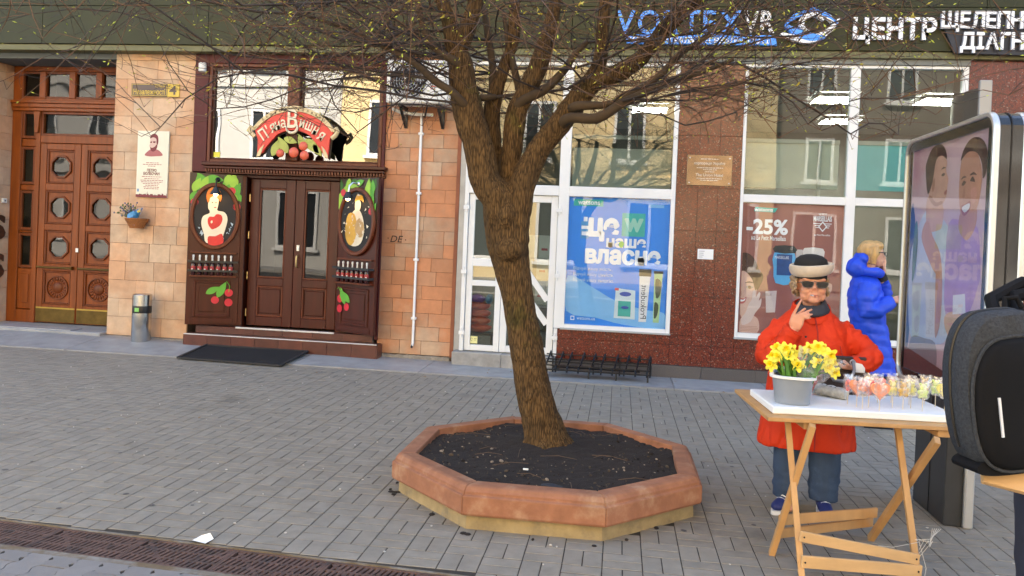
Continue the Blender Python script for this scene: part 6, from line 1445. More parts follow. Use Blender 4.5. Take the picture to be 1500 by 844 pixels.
# daffodils: every bloom a flower of its own
yel = pm('daffodil_yellow', (.86, .74, .05), .6, var=.15, ns=40, sheen=.2); yel2 = pm('daffodil_cup', (.86, .66, .02), .6, var=.15, ns=40); grn = pm('stem_green', (.08, .22, .03), .5, var=.3, ns=25)
rn = random.Random(31)
def bloom(c, d, s, stem_from, label):
    d = Vector(d).normalized(); a = d.orthogonal().normalized(); b = d.cross(a); c = Vector(c)
    t = thing('daffodil', label, 'daffodil', stem_from, 0, 'daffodils in the grey tub')
    q = MB()
    for k in range(6):
        th = k*PI/3 + rn.uniform(-.15, .15); u = a*math.cos(th) + b*math.sin(th); v = d.cross(u); bend = rn.uniform(-.25, .35)
        q.add([c, c + u*s*.5 + v*s*.40 + d*s*.05, c + u*s*1.0 + v*s*.20 + d*s*bend, c + u*s*1.10 + d*s*bend*1.2, c + u*s*1.0 - v*s*.20 + d*s*bend, c + u*s*.5 - v*s*.40 + d*s*.05, c + u*s*.5 + d*s*.14], [(0, 1, 6), (1, 2, 6), (2, 3, 6), (3, 4, 6), (4, 5, 6), (5, 0, 6)])
    part('petals', q, yel, t, smooth=True)
    q = MB(); rings = []
    for h, r in ((.02, .22), (.25, .24), (.55, .30), (.72, .42), (.55, .26), (.1, .16)):
        rings.append([c + d*s*h + (a*math.cos(2*PI*j/10) + b*math.sin(2*PI*j/10))*s*r*(1 + (.14 if j % 2 and h > .5 else 0)) for j in range(10)])
    q.rings(rings); part('cup', q, yel2, t, smooth=True)
    m = (Vector(stem_from) + c)/2 + Vector((rn.uniform(-.015, .015), 0, .02))
    part('stem', MB().tube([stem_from, m, c - d*s*.45, c - d*s*.05], [.0045, .0045, .004, .006], 6), grn, t, smooth=True)
    return t
TC = Vector((.965, 4.55, .925))
BL = [  # x, y offset from tub centre, z, facing
 (-.115, -.02, .085, 'lowest pale side bloom hanging over the left rim'), (-.085, -.05, .135, 'bloom at the far left edge of the left bunch'), (-.07, .06, .165, 'back bloom of the left bunch'), (-.04, -.09, .145, 'large open bloom at the front of the left bunch'), (-.045, -.02, .17, 'upper bloom in the middle of the left bunch'),
 (-.015, -.05, .12, 'bloom right of the large one in the left bunch'), (-.005, .03, .165, 'bloom at the right edge of the left bunch'), (-.10, .03, .12, 'half hidden bloom behind the left edge'), (.01, -.10, .10, 'low bloom between both bunches'),
 (.075, -.04, .185, 'tall bloom at the top left of the right bunch'), (.105, -.09, .20, 'topmost bloom of the right bunch'), (.135, -.05, .19, 'bloom just right of the topmost one'), (.165, -.10, .16, 'bloom on the right shoulder of the right bunch'), (.185, -.07, .12, 'rightmost bloom inside the clear wrap'), (.15, -.13, .10, 'low front bloom inside the clear wrap'), (.10, -.13, .12, 'front bloom in the middle of the right bunch'), (.19, -.11, .075, 'lowest bloom at the right of the clear wrap'), (.06, .05, .15, 'back bloom between both bunches'), (.125, .03, .165, 'back bloom of the right bunch')]
for x, y, z, lab in BL:
    base = TC + Vector((x*.35, y*.5, -.01)); c = TC + Vector((x, y, z-.02))
    bloom(c, (x*3 - .15 + rn.uniform(-.3, .3), -1 + rn.uniform(-.2, .4), .35 + rn.uniform(-.35, .4)), rn.uniform(.034, .043), base, 'yellow daffodil, ' + lab)
lv = MB()
for i in range(34):
    left = i % 2; x0 = rn.uniform(-.05, .0) if left else rn.uniform(.02, .09); y0 = rn.uniform(-.13, .05)
    p0 = TC + Vector((x0, y0, -.02)); p2 = TC + Vector((x0*1.6 + rn.uniform(-.05, .05), y0 + rn.uniform(-.05, .02), rn.uniform(.07, .17))); m = (p0+p2)/2 + Vector((rn.uniform(-.02, .02), 0, .02)); w = Vector((.007, .002, 0))
    lv.add([p0-w, p0+w, m+w*1.1, p2, m-w*1.1], [(0, 1, 2, 4), (4, 2, 3)])
for x, y, z in ((.05, -.14, .0), (.065, -.15, .01), (-.03, -.12, .0), (-.055, -.11, .0)):
    p0 = TC + Vector((x, y, z-.02)); w = Vector((.010, 0, 0)); d = Vector((.05 if x > 0 else -.03, -.01, .12)); lv.add([p0-w, p0+w, p0+d+w*.6, p0+d*1.15, p0+d-w*.6], [(0, 1, 2, 4), (4, 2, 3)])
o = part('leaves', lv, grn, ft); o['kind'] = 'stuff'
def film(name, a=.18, col=(.9, .92, .92)):
    m = bpy.data.materials.new(name); m.use_nodes = True; nt = m.node_tree; N, L = nt.nodes, nt.links
    for n_ in list(N): N.remove(n_)
    out = N.new('ShaderNodeOutputMaterial'); tr = N.new('ShaderNodeBsdfTransparent'); gl = N.new('ShaderNodeBsdfGlossy'); gl.inputs['Roughness'].default_value = .12; df = N.new('ShaderNodeBsdfDiffuse'); df.inputs[0].default_value = (*col, 1)
    ad = N.new('ShaderNodeMixShader'); ad.inputs[0].default_value = .5; L.new(gl.outputs[0], ad.inputs[1]); L.new(df.outputs[0], ad.inputs[2])
    mx = N.new('ShaderNodeMixShader'); g = N.new('ShaderNodeNewGeometry'); t = N.new('ShaderNodeTexNoise'); t.inputs['Scale'].default_value = 45; L.new(g.outputs['Position'], t.inputs['Vector'])
    ma = N.new('ShaderNodeMath'); ma.operation = 'MULTIPLY_ADD'; ma.use_clamp = True; L.new(t.outputs[0], ma.inputs[0]); ma.inputs[1].default_value = a*4; ma.inputs[2].default_value = -a*1.2
    L.new(ma.outputs[0], mx.inputs[0]); L.new(tr.outputs[0], mx.inputs[1]); L.new(ad.outputs[0], mx.inputs[2]); L.new(mx.outputs[0], out.inputs[0]); return m
clear = film('cellophane', .22)
wr = thing('flower_wrap', 'clear cellophane cone around the right daffodil bunch leaning out of the tub', 'wrapping', (1.03, 4.47, .88))
cone = MB(); rings = []
ax0, ax1 = Vector((1.005, 4.47, .86)), Vector((1.10, 4.43, 1.075))
for i in range(6):
    t = i/5; c = ax0.lerp(ax1, t); r = .028 + .075*t
    rings.append([c + Vector((r*1.15*math.cos(2*PI*j/18)*(1+.12*math.sin(j*2.3)), r*.9*math.sin(2*PI*j/18), -.35*r*math.cos(2*PI*j/18) + .012*math.sin(j*3.1)*t)) for j in range(18)])
cone.rings(rings, False); part('film', cone, clear, wr, smooth=True)
# ---- newspaper bundle
nb = thing('newspaper_bundle', 'rolled newspaper bundle lying between the flower tub and the sweets', 'newspaper', (1.23, 4.70, .80))
npm = pm('newsprint', (.50, .49, .44), .8, var=.5, ns=30)
me = remeshed(MB().tube([(1.155, 4.78, .835), (1.24, 4.70, .832), (1.285, 4.655, .832)], [.036, .033, .030], 10).tube([(1.19, 4.80, .822), (1.27, 4.72, .82)], .022, 8), .006, 3, 'paper', lambda p: .005*mn.noise(p*38))
part('paper', me, npm, nb, smooth=True); part('folded_corner', MB().add([(1.125, 4.78, .803), (1.16, 4.72, .803), (1.19, 4.76, .86), (1.15, 4.80, .845)], [(0, 1, 2, 3)]), npm, nb)
pk = MB()
for k in range(6): pk.add([(1.16+.02*k, 4.73-.015*k, .868-.003*k), (1.172+.02*k, 4.72-.015*k, .868-.003*k), (1.174+.02*k, 4.735-.015*k, .872-.003*k)], [(0, 1, 2)])
part('print', pk, pdk, nb)
# ---- handbag with tubular handle
hb = thing('handbag', 'open dark brown handbag with grey tubular handle on the table before the woman', 'bag', (1.34, 4.93, .762))
bgm = pm('brown_leather', (.028, .014, .010), .38, var=.3, ns=12, bump=.4, bs=60)
part('body', MB().rings([[(x, y, z) for x, y in ((1.20, 4.84), (1.46, 4.84), (1.46, 4.97), (1.20, 4.97))] for x0, z in ((0, .7625), (0, .93))] + [[(1.215, 4.855, .93), (1.445, 4.855, .93), (1.445, 4.955, .93), (1.215, 4.955, .93)], [(1.22, 4.86, .80), (1.44, 4.86, .80), (1.44, 4.95, .80), (1.22, 4.95, .80)]]), bgm, hb, bevel=.012, seg=2, smooth=True)
part('flap', MB().box(1.19, 1.475, 4.965, 4.985, .90, 1.005), bgm, hb, bevel=.008)
part('handle', MB().tube([(1.245, 4.835, .90), (1.25, 4.81, .885), (1.30, 4.795, .882), (1.345, 4.80, .90), (1.365, 4.82, .945), (1.368, 4.86, .99)], .0095, 10), flatmat('handle_grey', (.16, .16, .17), .3), hb, smooth=True)
part('handle_ring', MB().tube([(1.365+.014*math.cos(t), 4.86, .985+.014*math.sin(t)) for t in [i*PI/6 for i in range(13)]], .004, 6), M['alu'], hb)
part('buckle', MB().box(1.30, 1.345, 4.830, 4.838, .80, .84), flatmat('buckle', (.3, .2, .1), .4, .2), hb)
wpp = thing('paper_sheet', 'folded white paper sticking out of the handbag', 'paper', (1.41, 4.9, .9)); part('sheet', MB().add([(1.385, 4.88, .84), (1.43, 4.89, .84), (1.425, 4.885, .975), (1.375, 4.875, .985)], [(0, 1, 2, 3)]).add([(1.43, 4.89, .84), (1.45, 4.90, .84), (1.445, 4.895, .95), (1.425, 4.885, .975)], [(0, 1, 2, 3)]), M['white'], wpp)
# ---- sweets on sticks, each in its own clear bag
sw_col = {'red': pm('candy_red', (.85, .16, .12), .2, var=.2, ns=50), 'orange': pm('candy_orange', (.88, .32, .16), .2, var=.2, ns=50), 'yellow': pm('candy_yellow', (.82, .72, .20), .2, var=.2, ns=50), 'amber': pm('candy_amber', (.66, .40, .07), .2, var=.2, ns=50), 'lime': pm('candy_lime', (.66, .76, .26), .2, var=.2, ns=50)}
bagf = film('candy_bag', .34, (.97, .93, .93)); stick_m = flatmat('stick', (.62, .52, .36), .6)
def heart(s): return [(s*.046*16*math.sin(t)**3/1.0*.5/8*1.0, s*.046*(13*math.cos(t)-5*math.cos(2*t)-2*math.cos(3*t)-math.cos(4*t))*.5/8) for t in [2*PI*i/24 for i in range(24)]]
def lolly(x, y, col, shape, label, s=1.0, tilt=0.0, zz=.80):
    t = thing('lollipop', label, 'lollipop', (x, y, zz), tilt, 'wrapped lollipops stuck in the foam board')
    part('stick', MB().tube([(0, 0, -.02), (0, 0, .075)], .0022, 5), stick_m, t, local=True)
    q = MB()
    if shape == 'heart': q.prism([(a, b + .108) for a, b in heart(s)], -.006, .006)
    elif shape == 'bear':
        q.ell((0, 0, .125), (.017*s, .008, .017*s), 12, 8); q.ell((0, 0, .095), (.021*s, .009, .022*s), 12, 8)
        for a in (-1, 1): q.ell((a*.014*s, 0, .142), (.007, .005, .007), 8, 5); q.ell((a*.019*s, 0, .100), (.008, .006, .012), 8, 5); q.ell((a*.014*s, 0, .076), (.010, .007, .009), 8, 5)
    elif shape == 'fish': q.ell((0, 0, .105), (.026*s, .008, .016*s), 12, 8); q.prism([(.022*s, .105), (.042*s, .122), (.042*s, .088)], -.004, .004)
    else: q.ell((0, 0, .11), (.020*s, .009, .024*s), 12, 8); q.ell((0, 0, .085), (.016*s, .008, .014*s), 12, 8)
    part('candy', q, sw_col[col], t, local=True, smooth=True)
    if shape == 'bear' and col == 'amber':
        part('face_dots', MB().ell((-.006, -.009, .128), .002, 5, 3).ell((.006, -.009, .128), .002, 5, 3), sw_col['red'], t, local=True)
    w, h0, h1 = .034*s, .062, .162
    b = MB(); rings = []
    for z, k, d in ((h0, .55, .010), (h0+.015, .95, .014), (h1-.03, 1, .013), (h1-.012, .85, .006), (h1, 1.08, .002)):
        rings.append([(w*k*math.cos(2*PI*j/14) + .003*math.sin(j*2.1+z*90), d*math.sin(2*PI*j/14), z + (.006*math.sin(j*2.7) if z == h1 else 0)) for j in range(14)])
    b.rings(rings, False); part('bag', b, bagf, t, local=True, smooth=True)
    return t
for i, (x, y, c, sh, lab, s, tl) in enumerate((
 (1.376, 4.39, 'orange', 'heart', 'orange heart lollipop standing nearest the front edge', 1.1, .1), (1.345, 4.47, 'red', 'heart', 'red heart lollipop half behind the orange heart', 1.0, -.3), (1.30, 4.42, 'orange', 'fish', 'orange fish lollipop leaning at the left of the row', 1.0, .2),
 (1.285, 4.47, 'orange', 'heart', 'orange red heart lollipop beside the newspaper bundle', 1.05, .4), (1.255, 4.53, 'red', 'round', 'leftmost pale red lollipop lying in its bag near the newspaper', 1.05, .5), (1.385, 4.60, 'red', 'round', 'red lollipop behind the two hearts', 1.0, 0), (1.44, 4.63, 'red', 'heart', 'deep red heart lollipop at the back, left of the middle', .9, .3),
 (1.475, 4.50, 'yellow', 'bear', 'yellow bear lollipop left of the amber bear', 1.0, .1), (1.522, 4.48, 'amber', 'bear', 'amber smiling bear lollipop in the middle of the row', 1.05, 0), (1.578, 4.53, 'yellow', 'bear', 'yellow bear lollipop right of the amber bear', 1.0, -.1), (1.612, 4.46, 'lime', 'bear', 'lime green bear lollipop at the front right', 1.1, .15),
 (1.52, 4.66, 'red', 'round', 'tall red lollipop at the back behind the amber bear', 1.0, .2), (1.60, 4.62, 'lime', 'round', 'pale lime lollipop behind the lime bear', .95, 0), (1.70, 4.68, 'amber', 'bear', 'amber yellow lollipop at the back right beside the backpack', 1.0, .1), (1.735, 4.62, 'lime', 'bear', 'lime lollipop at the right end of the row', 1.0, -.1), (1.745, 4.52, 'yellow', 'heart', 'yellow heart lollipop at the front right end, partly behind the backpack', 1.0, .1))):
    lolly(x, y, c, sh, lab, s, tl)
# ================================================================ PEOPLE
skin_o = pm('skin_aged', (.58, .27, .17), .5, var=.10, ns=14); skin_o.node_tree.nodes['Principled BSDF'].inputs['Subsurface Weight'].default_value = .08
def V3(*a): return Vector(a)
def hand(mb, wrist, fwd, up, tips, thumb, r=.0088, palm=.085, bend=.35):
    """palm + four bent fingers of unequal length + thumb; fwd = wrist to knuckles, up = back of the hand, tips = finger end points"""
    w = Vector(wrist); f = Vector(fwd).normalized(); u = Vector(up); u = (u - f*u.dot(f)).normalized(); s = f.cross(u)
    for k, off in enumerate((-.030, -.010, .010, .029)):
        mb.tube([w + s*off*.55, w + f*palm*.5 + s*off*.95 + u*.003, w + f*palm + s*off], [.015, .0145, .0105], 8)
        kn = w + f*palm + s*off; e = Vector(tips[k]); m = (kn+e)/2 + u*bend*.04
        mb.tube([kn - f*.01, kn, kn.lerp(m, .9), m.lerp(e, .35) + u*.004, e], [r*1.1, r*1.1, r, r*.95, r*.75], 8)
    b = w + f*palm*.28 - s*.030; e = Vector(thumb); m = b.lerp(e, .5) - s*.010
    mb.tube([w + f*.015, b, m, e], [.014, .0135, .0108, .0085], 8)
# ---------------------------------------------------------------- old woman
ow = thing('person', 'old woman in red coat and black and cream hat smoking behind the flower table', 'person', (1.2, 5.2, 0))
bm_ = MB()
hc = V3(1.188, 5.20, 1.43)
bm_.ell(hc, (.080, .097, .115), 22, 16); bm_.ell((1.191, 5.165, 1.368), (.074, .076, .072), 22, 14); bm_.ell((1.193, 5.118, 1.322), (.036, .032, .026), 14, 9)
for s in (-1, 1):
    bm_.ell((1.190 + s*.038, 5.128, 1.380), (.038, .030, .034), 14, 9); bm_.ell((1.190 + s*.036, 5.120, 1.447), (.036, .020, .014), 12, 8)
    bm_.ell((1.190 + s*.084, 5.20, 1.405), (.012, .020, .032), 10, 7); bm_.ell((1.186 + s*.0145, 5.092, 1.384), (.012, .013, .011), 9, 7); bm_.ell((1.192 + s*.048, 5.145, 1.345), (.030, .034, .036), 12, 8)
bm_.tube([(1.187, 5.114, 1.437), (1.186, 5.096, 1.412), (1.185, 5.078, 1.388)], [.011, .0135, .0175], 12); bm_.ell((1.190, 5.106, 1.350), (.034, .018, .018), 12, 8)
def crease(p):
    d = 0
    if p.y < 5.16 and 1.30 < p.z < 1.47:
        for s in (-1, 1):
            for (ax, az, bx, bz, w, k) in ((.022, 1.385, .044, 1.340, .006, .0035), (.030, 1.345, .034, 1.325, .005, .003), (.015, 1.408, .055, 1.398, .005, .002)):
                px_, pz_ = (p.x - 1.190)*s - ax, p.z - az; ex, ez = bx-ax, bz-az; t = max(0, min(1, (px_*ex + pz_*ez)/(ex*ex+ez*ez))); q = math.hypot(px_-ex*t, pz_-ez*t)
                d -= k*math.exp(-(q/w)**2)
    return d
bm_.tube([(1.20, 5.21, 1.36), (1.205, 5.23, 1.20)], [.055, .062], 14)
bm_.loft([(1.21, 5.24, .45, .16, .11), (1.21, 5.24, .75, .19, .13), (1.21, 5.24, 1.0, .18, .12), (1.208, 5.24, 1.15, .17, .10), (1.205, 5.24, 1.22, .09, .07)], 18)
for x in (1.10, 1.315): bm_.tube([(x, 5.24, .75), (x, 5.22, .40), (x, 5.21, .08)], [.085, .06, .042], 12); bm_.ell((x, 5.14, .045), (.036, .10, .034), 10, 6)
RW, LW = V3(1.062, 4.995, 1.150), V3(1.405, 4.985, .945)
bm_.tube([(1.03, 5.24, 1.13), (.93, 5.15, .97), RW], [.045, .036, .030], 10); bm_.tube([(1.385, 5.24, 1.13), (1.53, 5.14, 1.0), LW], [.045, .036, .030], 10)
hand(bm_, RW, (.20, -.12, 1), (-.25, -1, .05), [(1.098, 5.01, 1.330), (1.158, 4.995, 1.272), (1.160, 4.985, 1.245), (1.150, 4.985, 1.220)], (1.128, 5.03, 1.275), .0092, .078, .4)
hand(bm_, LW, (-1, -.12, .05), (0, -.35, 1), [(1.300, 4.955, .955), (1.296, 4.975, .955), (1.300, 4.99, .955), (1.312, 5.005, .955)], (1.335, 4.945, .985), .0092, .070, .3)
bme = remeshed(bm_, .0050, 6, 'body', lambda p: .0008*mn.noise(p*60) + crease(p))
part('body', bme, skin_o, ow, smooth=True, sharp=180)
lipm = flatmat('lips_old', (.42, .13, .10), .5)
part('lips', MB().tube([(1.166, 5.106, 1.349), (1.18, 5.095, 1.353), (1.192, 5.092, 1.351), (1.206, 5.096, 1.352), (1.218, 5.107, 1.347)], [.003, .0055, .005, .0055, .003], 8).tube([(1.17, 5.104, 1.345), (1.192, 5.092, 1.341), (1.214, 5.104, 1.343)], [.003, .0055, .003], 8), lipm, ow, smooth=True)
part('mouth_line', MB().tube([(1.164, 5.103, 1.347), (1.192, 5.0885, 1.347), (1.22, 5.104, 1.345)], .0016, 5), flatmat('mouth_dark', (.10, .03, .025), .6), ow)
gls = flatmat('lens_dark', (.012, .013, .016), .25); frm = flatmat('frame_metal', (.10, .09, .08), .3)
sgz = part('sunglasses', MB().tube([(1.172, 5.078, 1.432), (1.187, 5.074, 1.436), (1.202, 5.078, 1.432)], .0025, 6), frm, ow)
for s in (-1, 1):
    cx = 1.188 + s*.042
    out = [(cx + s*a, 1.418 + b) for a, b in ((-.029, .014), (.031, .015), (.030, -.006), (.018, -.018), (-.018, -.018), (-.028, -.008))]
    part('lens', MB().prism(poly_s(out, 2), 5.080 + .0, 5.083), gls, sgz); part('lens_rim', MB().ringprism(poly_s([(1.0*(x-cx)*1.10+cx, (z-1.416)*1.12+1.416) for x, z in out], 2), poly_s(out, 2), 5.078, 5.084), frm, sgz)
    part('temple', MB().tube([(cx+s*.032, 5.082, 1.428), (cx+s*.043, 5.11, 1.428), (1.188+s*.087, 5.20, 1.424)], .003, 6), frm, sgz)
ci = thing('cigarette', 'white cigarette held between the lips of the old woman', 'cigarette', (1.18, 5.09, 1.35))
part('paper', MB().tube([(1.186, 5.094, 1.349), (1.163, 5.060, 1.352)], .0042, 9), M['white'], ci, smooth=True); part('ash', MB().tube([(1.163, 5.060, 1.352), (1.158, 5.053, 1.353)], .0041, 9), flatmat('ash', (.30, .28, .27), .9), ci)
# hair: grey blond curls beside the ears
hr = MB(); rn = random.Random(3)
for s in (-1, 1):
    for i in range(20):
        a = rn.uniform(-.35, 1.5); p = V3(1.188 + s*(.080 + rn.uniform(-.004, .016)), 5.17 + .08*a, rn.uniform(1.375, 1.465)); hr.tube([p, p + V3(s*.012, -.006, -.014), p + V3(s*.006, .006, -.03), p + V3(-s*.006, .004, -.036)], [.008, .010, .009, .003], 7)
for i in range(10): a = PI*i/9; hr.ell((1.188 + .08*math.cos(a), 5.215 + .085*math.sin(a), 1.39 + rn.uniform(-.02, .02)), (.026, .026, .045), 8, 6)
part('hair', remeshed(hr, .006, 1, 'hair', lambda p: .003*mn.noise(p*90)), pm('hair_greyblond', (.33, .23, .14), .6, var=.4, ns=50), ow, smooth=True)
# hat: black crown, rolled cream brim, black band
felt_b = flatmat('felt_black', (.010, .010, .011), .85, .2); felt_c = pm('felt_cream', (.50, .42, .33), .85, var=.12, ns=30, sheen=.3)
ht = MB().lathe([(.086, 0), (.094, .004), (.094, .052), (.08, .055)], (0, 0, 0), 28).xf(Matrix.Translation((1.188, 5.195, 1.448)) @ Matrix.Diagonal((1, 1.12, 1, 1)))
h_ = part('hat', ht, felt_b, ow, smooth=True)
rim = [];
for i in range(36):
    t = 2*PI*i/36; R_ = .112; c = V3(R_*math.cos(t), R_*1.08*math.sin(t), .012*math.cos(t) - .012*math.sin(t)*-1); ring = []
    for j in range(10):
        q = 2*PI*j/10; ring.append(c + V3(math.cos(t), math.sin(t), 0)*(.021*math.cos(q)) + V3(0, 0, .032*math.sin(q) + .014*math.cos(q)))
    rim.append(ring)
b = MB(); b.rings(rim + [rim[0]], False); b.xf(Matrix.Translation((1.188, 5.195, 1.510))); part('brim', b, felt_c, h_, smooth=True)
part('crown', MB().lathe([(.098, 0), (.100, .03), (.092, .058), (.066, .080), (.03, .090), (.004, .092)], (0, 0, 0), 28).xf(Matrix.Translation((1.186, 5.20, 1.512)) @ Matrix.Diagonal((1, 1.1, 1, 1))), felt_b, h_, smooth=True)
part('brooch', MB().ell((1.240, 5.095, 1.487), (.008, .004, .007), 8, 5), M['alu'], h_)
part('hat_cord', MB().tube([(1.188 + .098*math.cos(t), 5.195 + .110*math.sin(t), 1.4985) for t in [PI + PI*i/16 for i in range(17)]], .003, 5), flatmat('cord_tan', (.35, .26, .17), .7), h_)
# scarf
sc = MB()
for z, r, dz in ((1.285, .082, .0), (1.262, .094, .0), (1.30, .072, .01)): sc.tube([(1.198 + r*math.cos(t), 5.195 + r*1.0*math.sin(t), z + .022*math.sin(t) + .012*math.cos(t) - .008) for t in [2*PI*i/20 for i in range(21)]], .018, 9, False)
part('scarf', remeshed(sc, .008, 2, 'scarf', lambda p: .004*mn.noise(p*35)), flatmat('scarf_slate', (.028, .032, .045), .9, .2), ow, smooth=True)
# coat
red_c = pm('coat_red', (.60, .036, .006), .7, var=.10, ns=8, bump=.35, bs=38, bdist=.008, spec=.3)
def folds(p):
    arm = 1.0 if (p.x < 1.0 or p.x > 1.44) and p.z > .85 else .30
    w = Vector((p.x*9 + 3*mn.noise(p*4), p.y*9, p.z*17 + 2*mn.noise(p*5)))
    a = .010*mn.noise(Vector((p.x*8, p.y*8, p.z*2.6))) - .010*arm*max(0, .35 - abs(mn.noise(w)))/.35 - .008*max(0, .2 - abs(mn.noise(Vector((p.x*11, p.y*11, p.z*5+7)))))/.2
    return a
ct = MB()
ct.loft([(1.212, 5.235, .402, .300, .205), (1.212, 5.235, .43, .302, .207), (1.213, 5.235, .60, .278, .20), (1.216, 5.232, .78, .252, .195), (1.216, 5.23, .92, .242, .195), (1.212, 5.23, 1.05, .240, .178), (1.208, 5.235, 1.13, .232, .150), (1.206, 5.235, 1.185, .195, .125), (1.204, 5.232, 1.225, .145, .110), (1.202, 5.225, 1.255, .108, .10)], 28, 2.3)
ct.tube([(1.035, 5.24, 1.14), (.965, 5.21, 1.06), (.932, 5.16, .955), (.955, 5.08, .955), (1.015, 5.03, 1.06), (1.054, 5.0, 1.140)], [.076, .082, .082, .076, .068, .057], 16)
ct.tube([(1.38, 5.24, 1.145), (1.46, 5.21, 1.085), (1.532, 5.16, 1.01), (1.53, 5.08, .985), (1.47, 5.02, .96), (1.40, 4.99, .948)], [.076, .080, .078, .074, .066, .056], 16)
cme = remeshed(ct, .011, 3, 'coat', folds)
coat = part('coat', cme, red_c, ow, smooth=True, sharp=180)
cl = MB(); rings = []
for z, r, t_ in ((1.225, .118, 0), (1.255, .112, 0), (1.285, .104, .0), (1.292, .094, 0), (1.26, .092, 0), (1.225, .098, 0)):
    rings.append([(1.202 + r*1.08*math.cos(a), 5.215 + r*.98*math.sin(a), z + .030*math.sin(a) - (.02 if abs(a - 1.5*PI) < .3 else 0)) for a in [2*PI*j/28 for j in range(28)]])
cl.rings(rings, False); part('collar', cl, red_c, ow, smooth=True)
sm = MB()
sm.tube([(1.203, 5.102, 1.215), (1.21, 5.058, 1.13), (1.215, 5.032, 1.0), (1.217, 5.028, .85), (1.214, 5.024, .65), (1.213, 5.022, .42)], .004, 6)
for dx in (-.075, .075, .15, -.15): sm.tube([(1.21+dx*.8, 5.090 + abs(dx)*.25, 1.15), (1.214+dx, 5.042 + abs(dx)*.2, 1.0), (1.216+dx, 5.038+abs(dx)*.2, .85), (1.213+dx*1.1, 5.030+abs(dx)*.22, .44)], .0028, 5)
part('seams', sm, flatmat('seam_red', (.30, .014, .008), .7), coat)
part('cuff', MB().tube([(1.045, 5.008, 1.118), (1.061, 4.997, 1.146)], [.062, .059], 16), red_c, coat, smooth=True)
part('cuff', MB().tube([(1.425, 5.0, .953), (1.397, 4.988, .947)], [.060, .057], 16), red_c, coat, smooth=True)
part('cuff_button', MB().ell((1.118, 4.95, 1.11), .007, 8, 5), M['black'], coat)
# jeans and shoes
den = pm('denim', (.030, .055, .105), .8, var=.3, ns=10, bump=.5, bs=120, col2=(.055, .09, .15), c2amt=.35, c2s=5)
jm = MB()
jm.tube([(1.105, 5.235, .80), (1.10, 5.23, .50), (1.095, 5.225, .28), (1.092, 5.215, .075)], [.115, .088, .078, .072], 16)
jm.tube([(1.315, 5.235, .80), (1.322, 5.225, .50), (1.325, 5.215, .28), (1.322, 5.205, .075)], [.120, .105, .096, .088], 16)
jm.loft([(1.21, 5.235, .68, .2, .13), (1.21, 5.235, .86, .19, .13)], 16)
part('jeans', remeshed(jm, .010, 3, 'jeans', lambda p: .006*mn.noise(Vector((p.x*10, p.y*10, p.z*16))) + (.007*mn.noise(Vector((p.x*14, p.y*14, p.z*34))) if p.z < .25 else 0)), den, ow, smooth=True, sharp=180)
shb = pm('shoe_blue', (.018, .028, .14), .6, var=.2, ns=20)
for cx, cy, a, lab in ((1.085, 5.175, .62, 'left'), (1.318, 5.165, .05, 'right')):
    Tm = Matrix.Translation((cx, cy, 0)) @ Matrix.Rotation(-a, 4, 'Z')
    s_ = MB().ell((0, -.03, .050), (.042, .115, .040), 16, 10).ell((0, .05, .070), (.042, .06, .055), 14, 9).ell((0, -.09, .045), (.040, .055, .030), 12, 8)
    me = remeshed(s_, .007, 2, 'shoe'); me.transform(Tm); sh = part('shoe', me, shb, ow, smooth=True)
    sole = MB().rings([[Tm @ Vector((x*1.02, y, z)) for x, y in [(.044*math.cos(t)*(1.05 if math.sin(t) < 0 else .9), -.02 + .135*math.sin(t)) for t in [2*PI*i/24 for i in range(24)]]] for z in (.001, .026)])
    part('sole', sole, M['white'], sh, smooth=True)
    lc = MB()
    for k in range(4): y = -.05 + .025*k; z = .085 + .009*k; lc.tube([Tm @ Vector((-.026, y, z-.006)), Tm @ Vector((0, y-.006, z+.004)), Tm @ Vector((.026, y, z-.006))], .004, 5)
    part('laces', lc, M['white'], sh)
# ---------------------------------------------------------------- woman in blue
bw = thing('person', 'blond woman with glasses in a long blue puffer coat by the shop window', 'person', (2.16, 7.2, 0))
skin_b = pm('skin_fair', (.60, .32, .22), .5, var=.08, ns=14)
b_ = MB()
b_.ell((2.145, 7.2, 1.625), (.088, .072, .108), 18, 12); b_.ell((2.178, 7.2, 1.575), (.058, .056, .060), 16, 10); b_.ell((2.205, 7.2, 1.536), (.022, .024, .020), 10, 7)
b_.tube([(2.220, 7.2, 1.640), (2.236, 7.2, 1.612), (2.246, 7.2, 1.592)], [.008, .010, .012], 8); b_.ell((2.226, 7.2, 1.563), (.014, .020, .012), 8, 6); b_.ell((2.208, 7.2, 1.655), (.02, .045, .015), 10, 6)
b_.tube([(2.12, 7.2, 1.56), (2.10, 7.2, 1.40)], [.052, .056], 12)
b_.loft([(2.17, 7.2, .60, .10, .15), (2.15, 7.2, .9, .10, .16), (2.11, 7.2, 1.2, .10, .16), (2.10, 7.2, 1.36, .09, .15), (2.10, 7.2, 1.43, .06, .08)], 16)
for y in (7.11, 7.29): b_.tube([(2.19, y, .75), (2.20, y, .42), (2.18, y, .07)], [.08, .058, .04], 10); b_.ell((2.22, y, .045), (.105, .036, .035), 10, 6)
w1, w2 = V3(2.275, 7.02, 1.250), V3(2.236, 7.235, 1.455)
b_.tube([(2.09, 7.03, 1.36), (2.06, 6.99, 1.15), w1], [.05, .045, .028], 10); b_.tube([(2.11, 7.37, 1.36), (2.26, 7.36, 1.25), w2], [.05, .045, .028], 10)
hand(b_, w1, (1, .05, .10), (0, -.6, .8), [(2.375, 7.005, 1.268), (2.372, 7.02, 1.258), (2.368, 7.035, 1.252), (2.355, 7.05, 1.250)], (2.345, 7.0, 1.285), .0088, .065, .3)
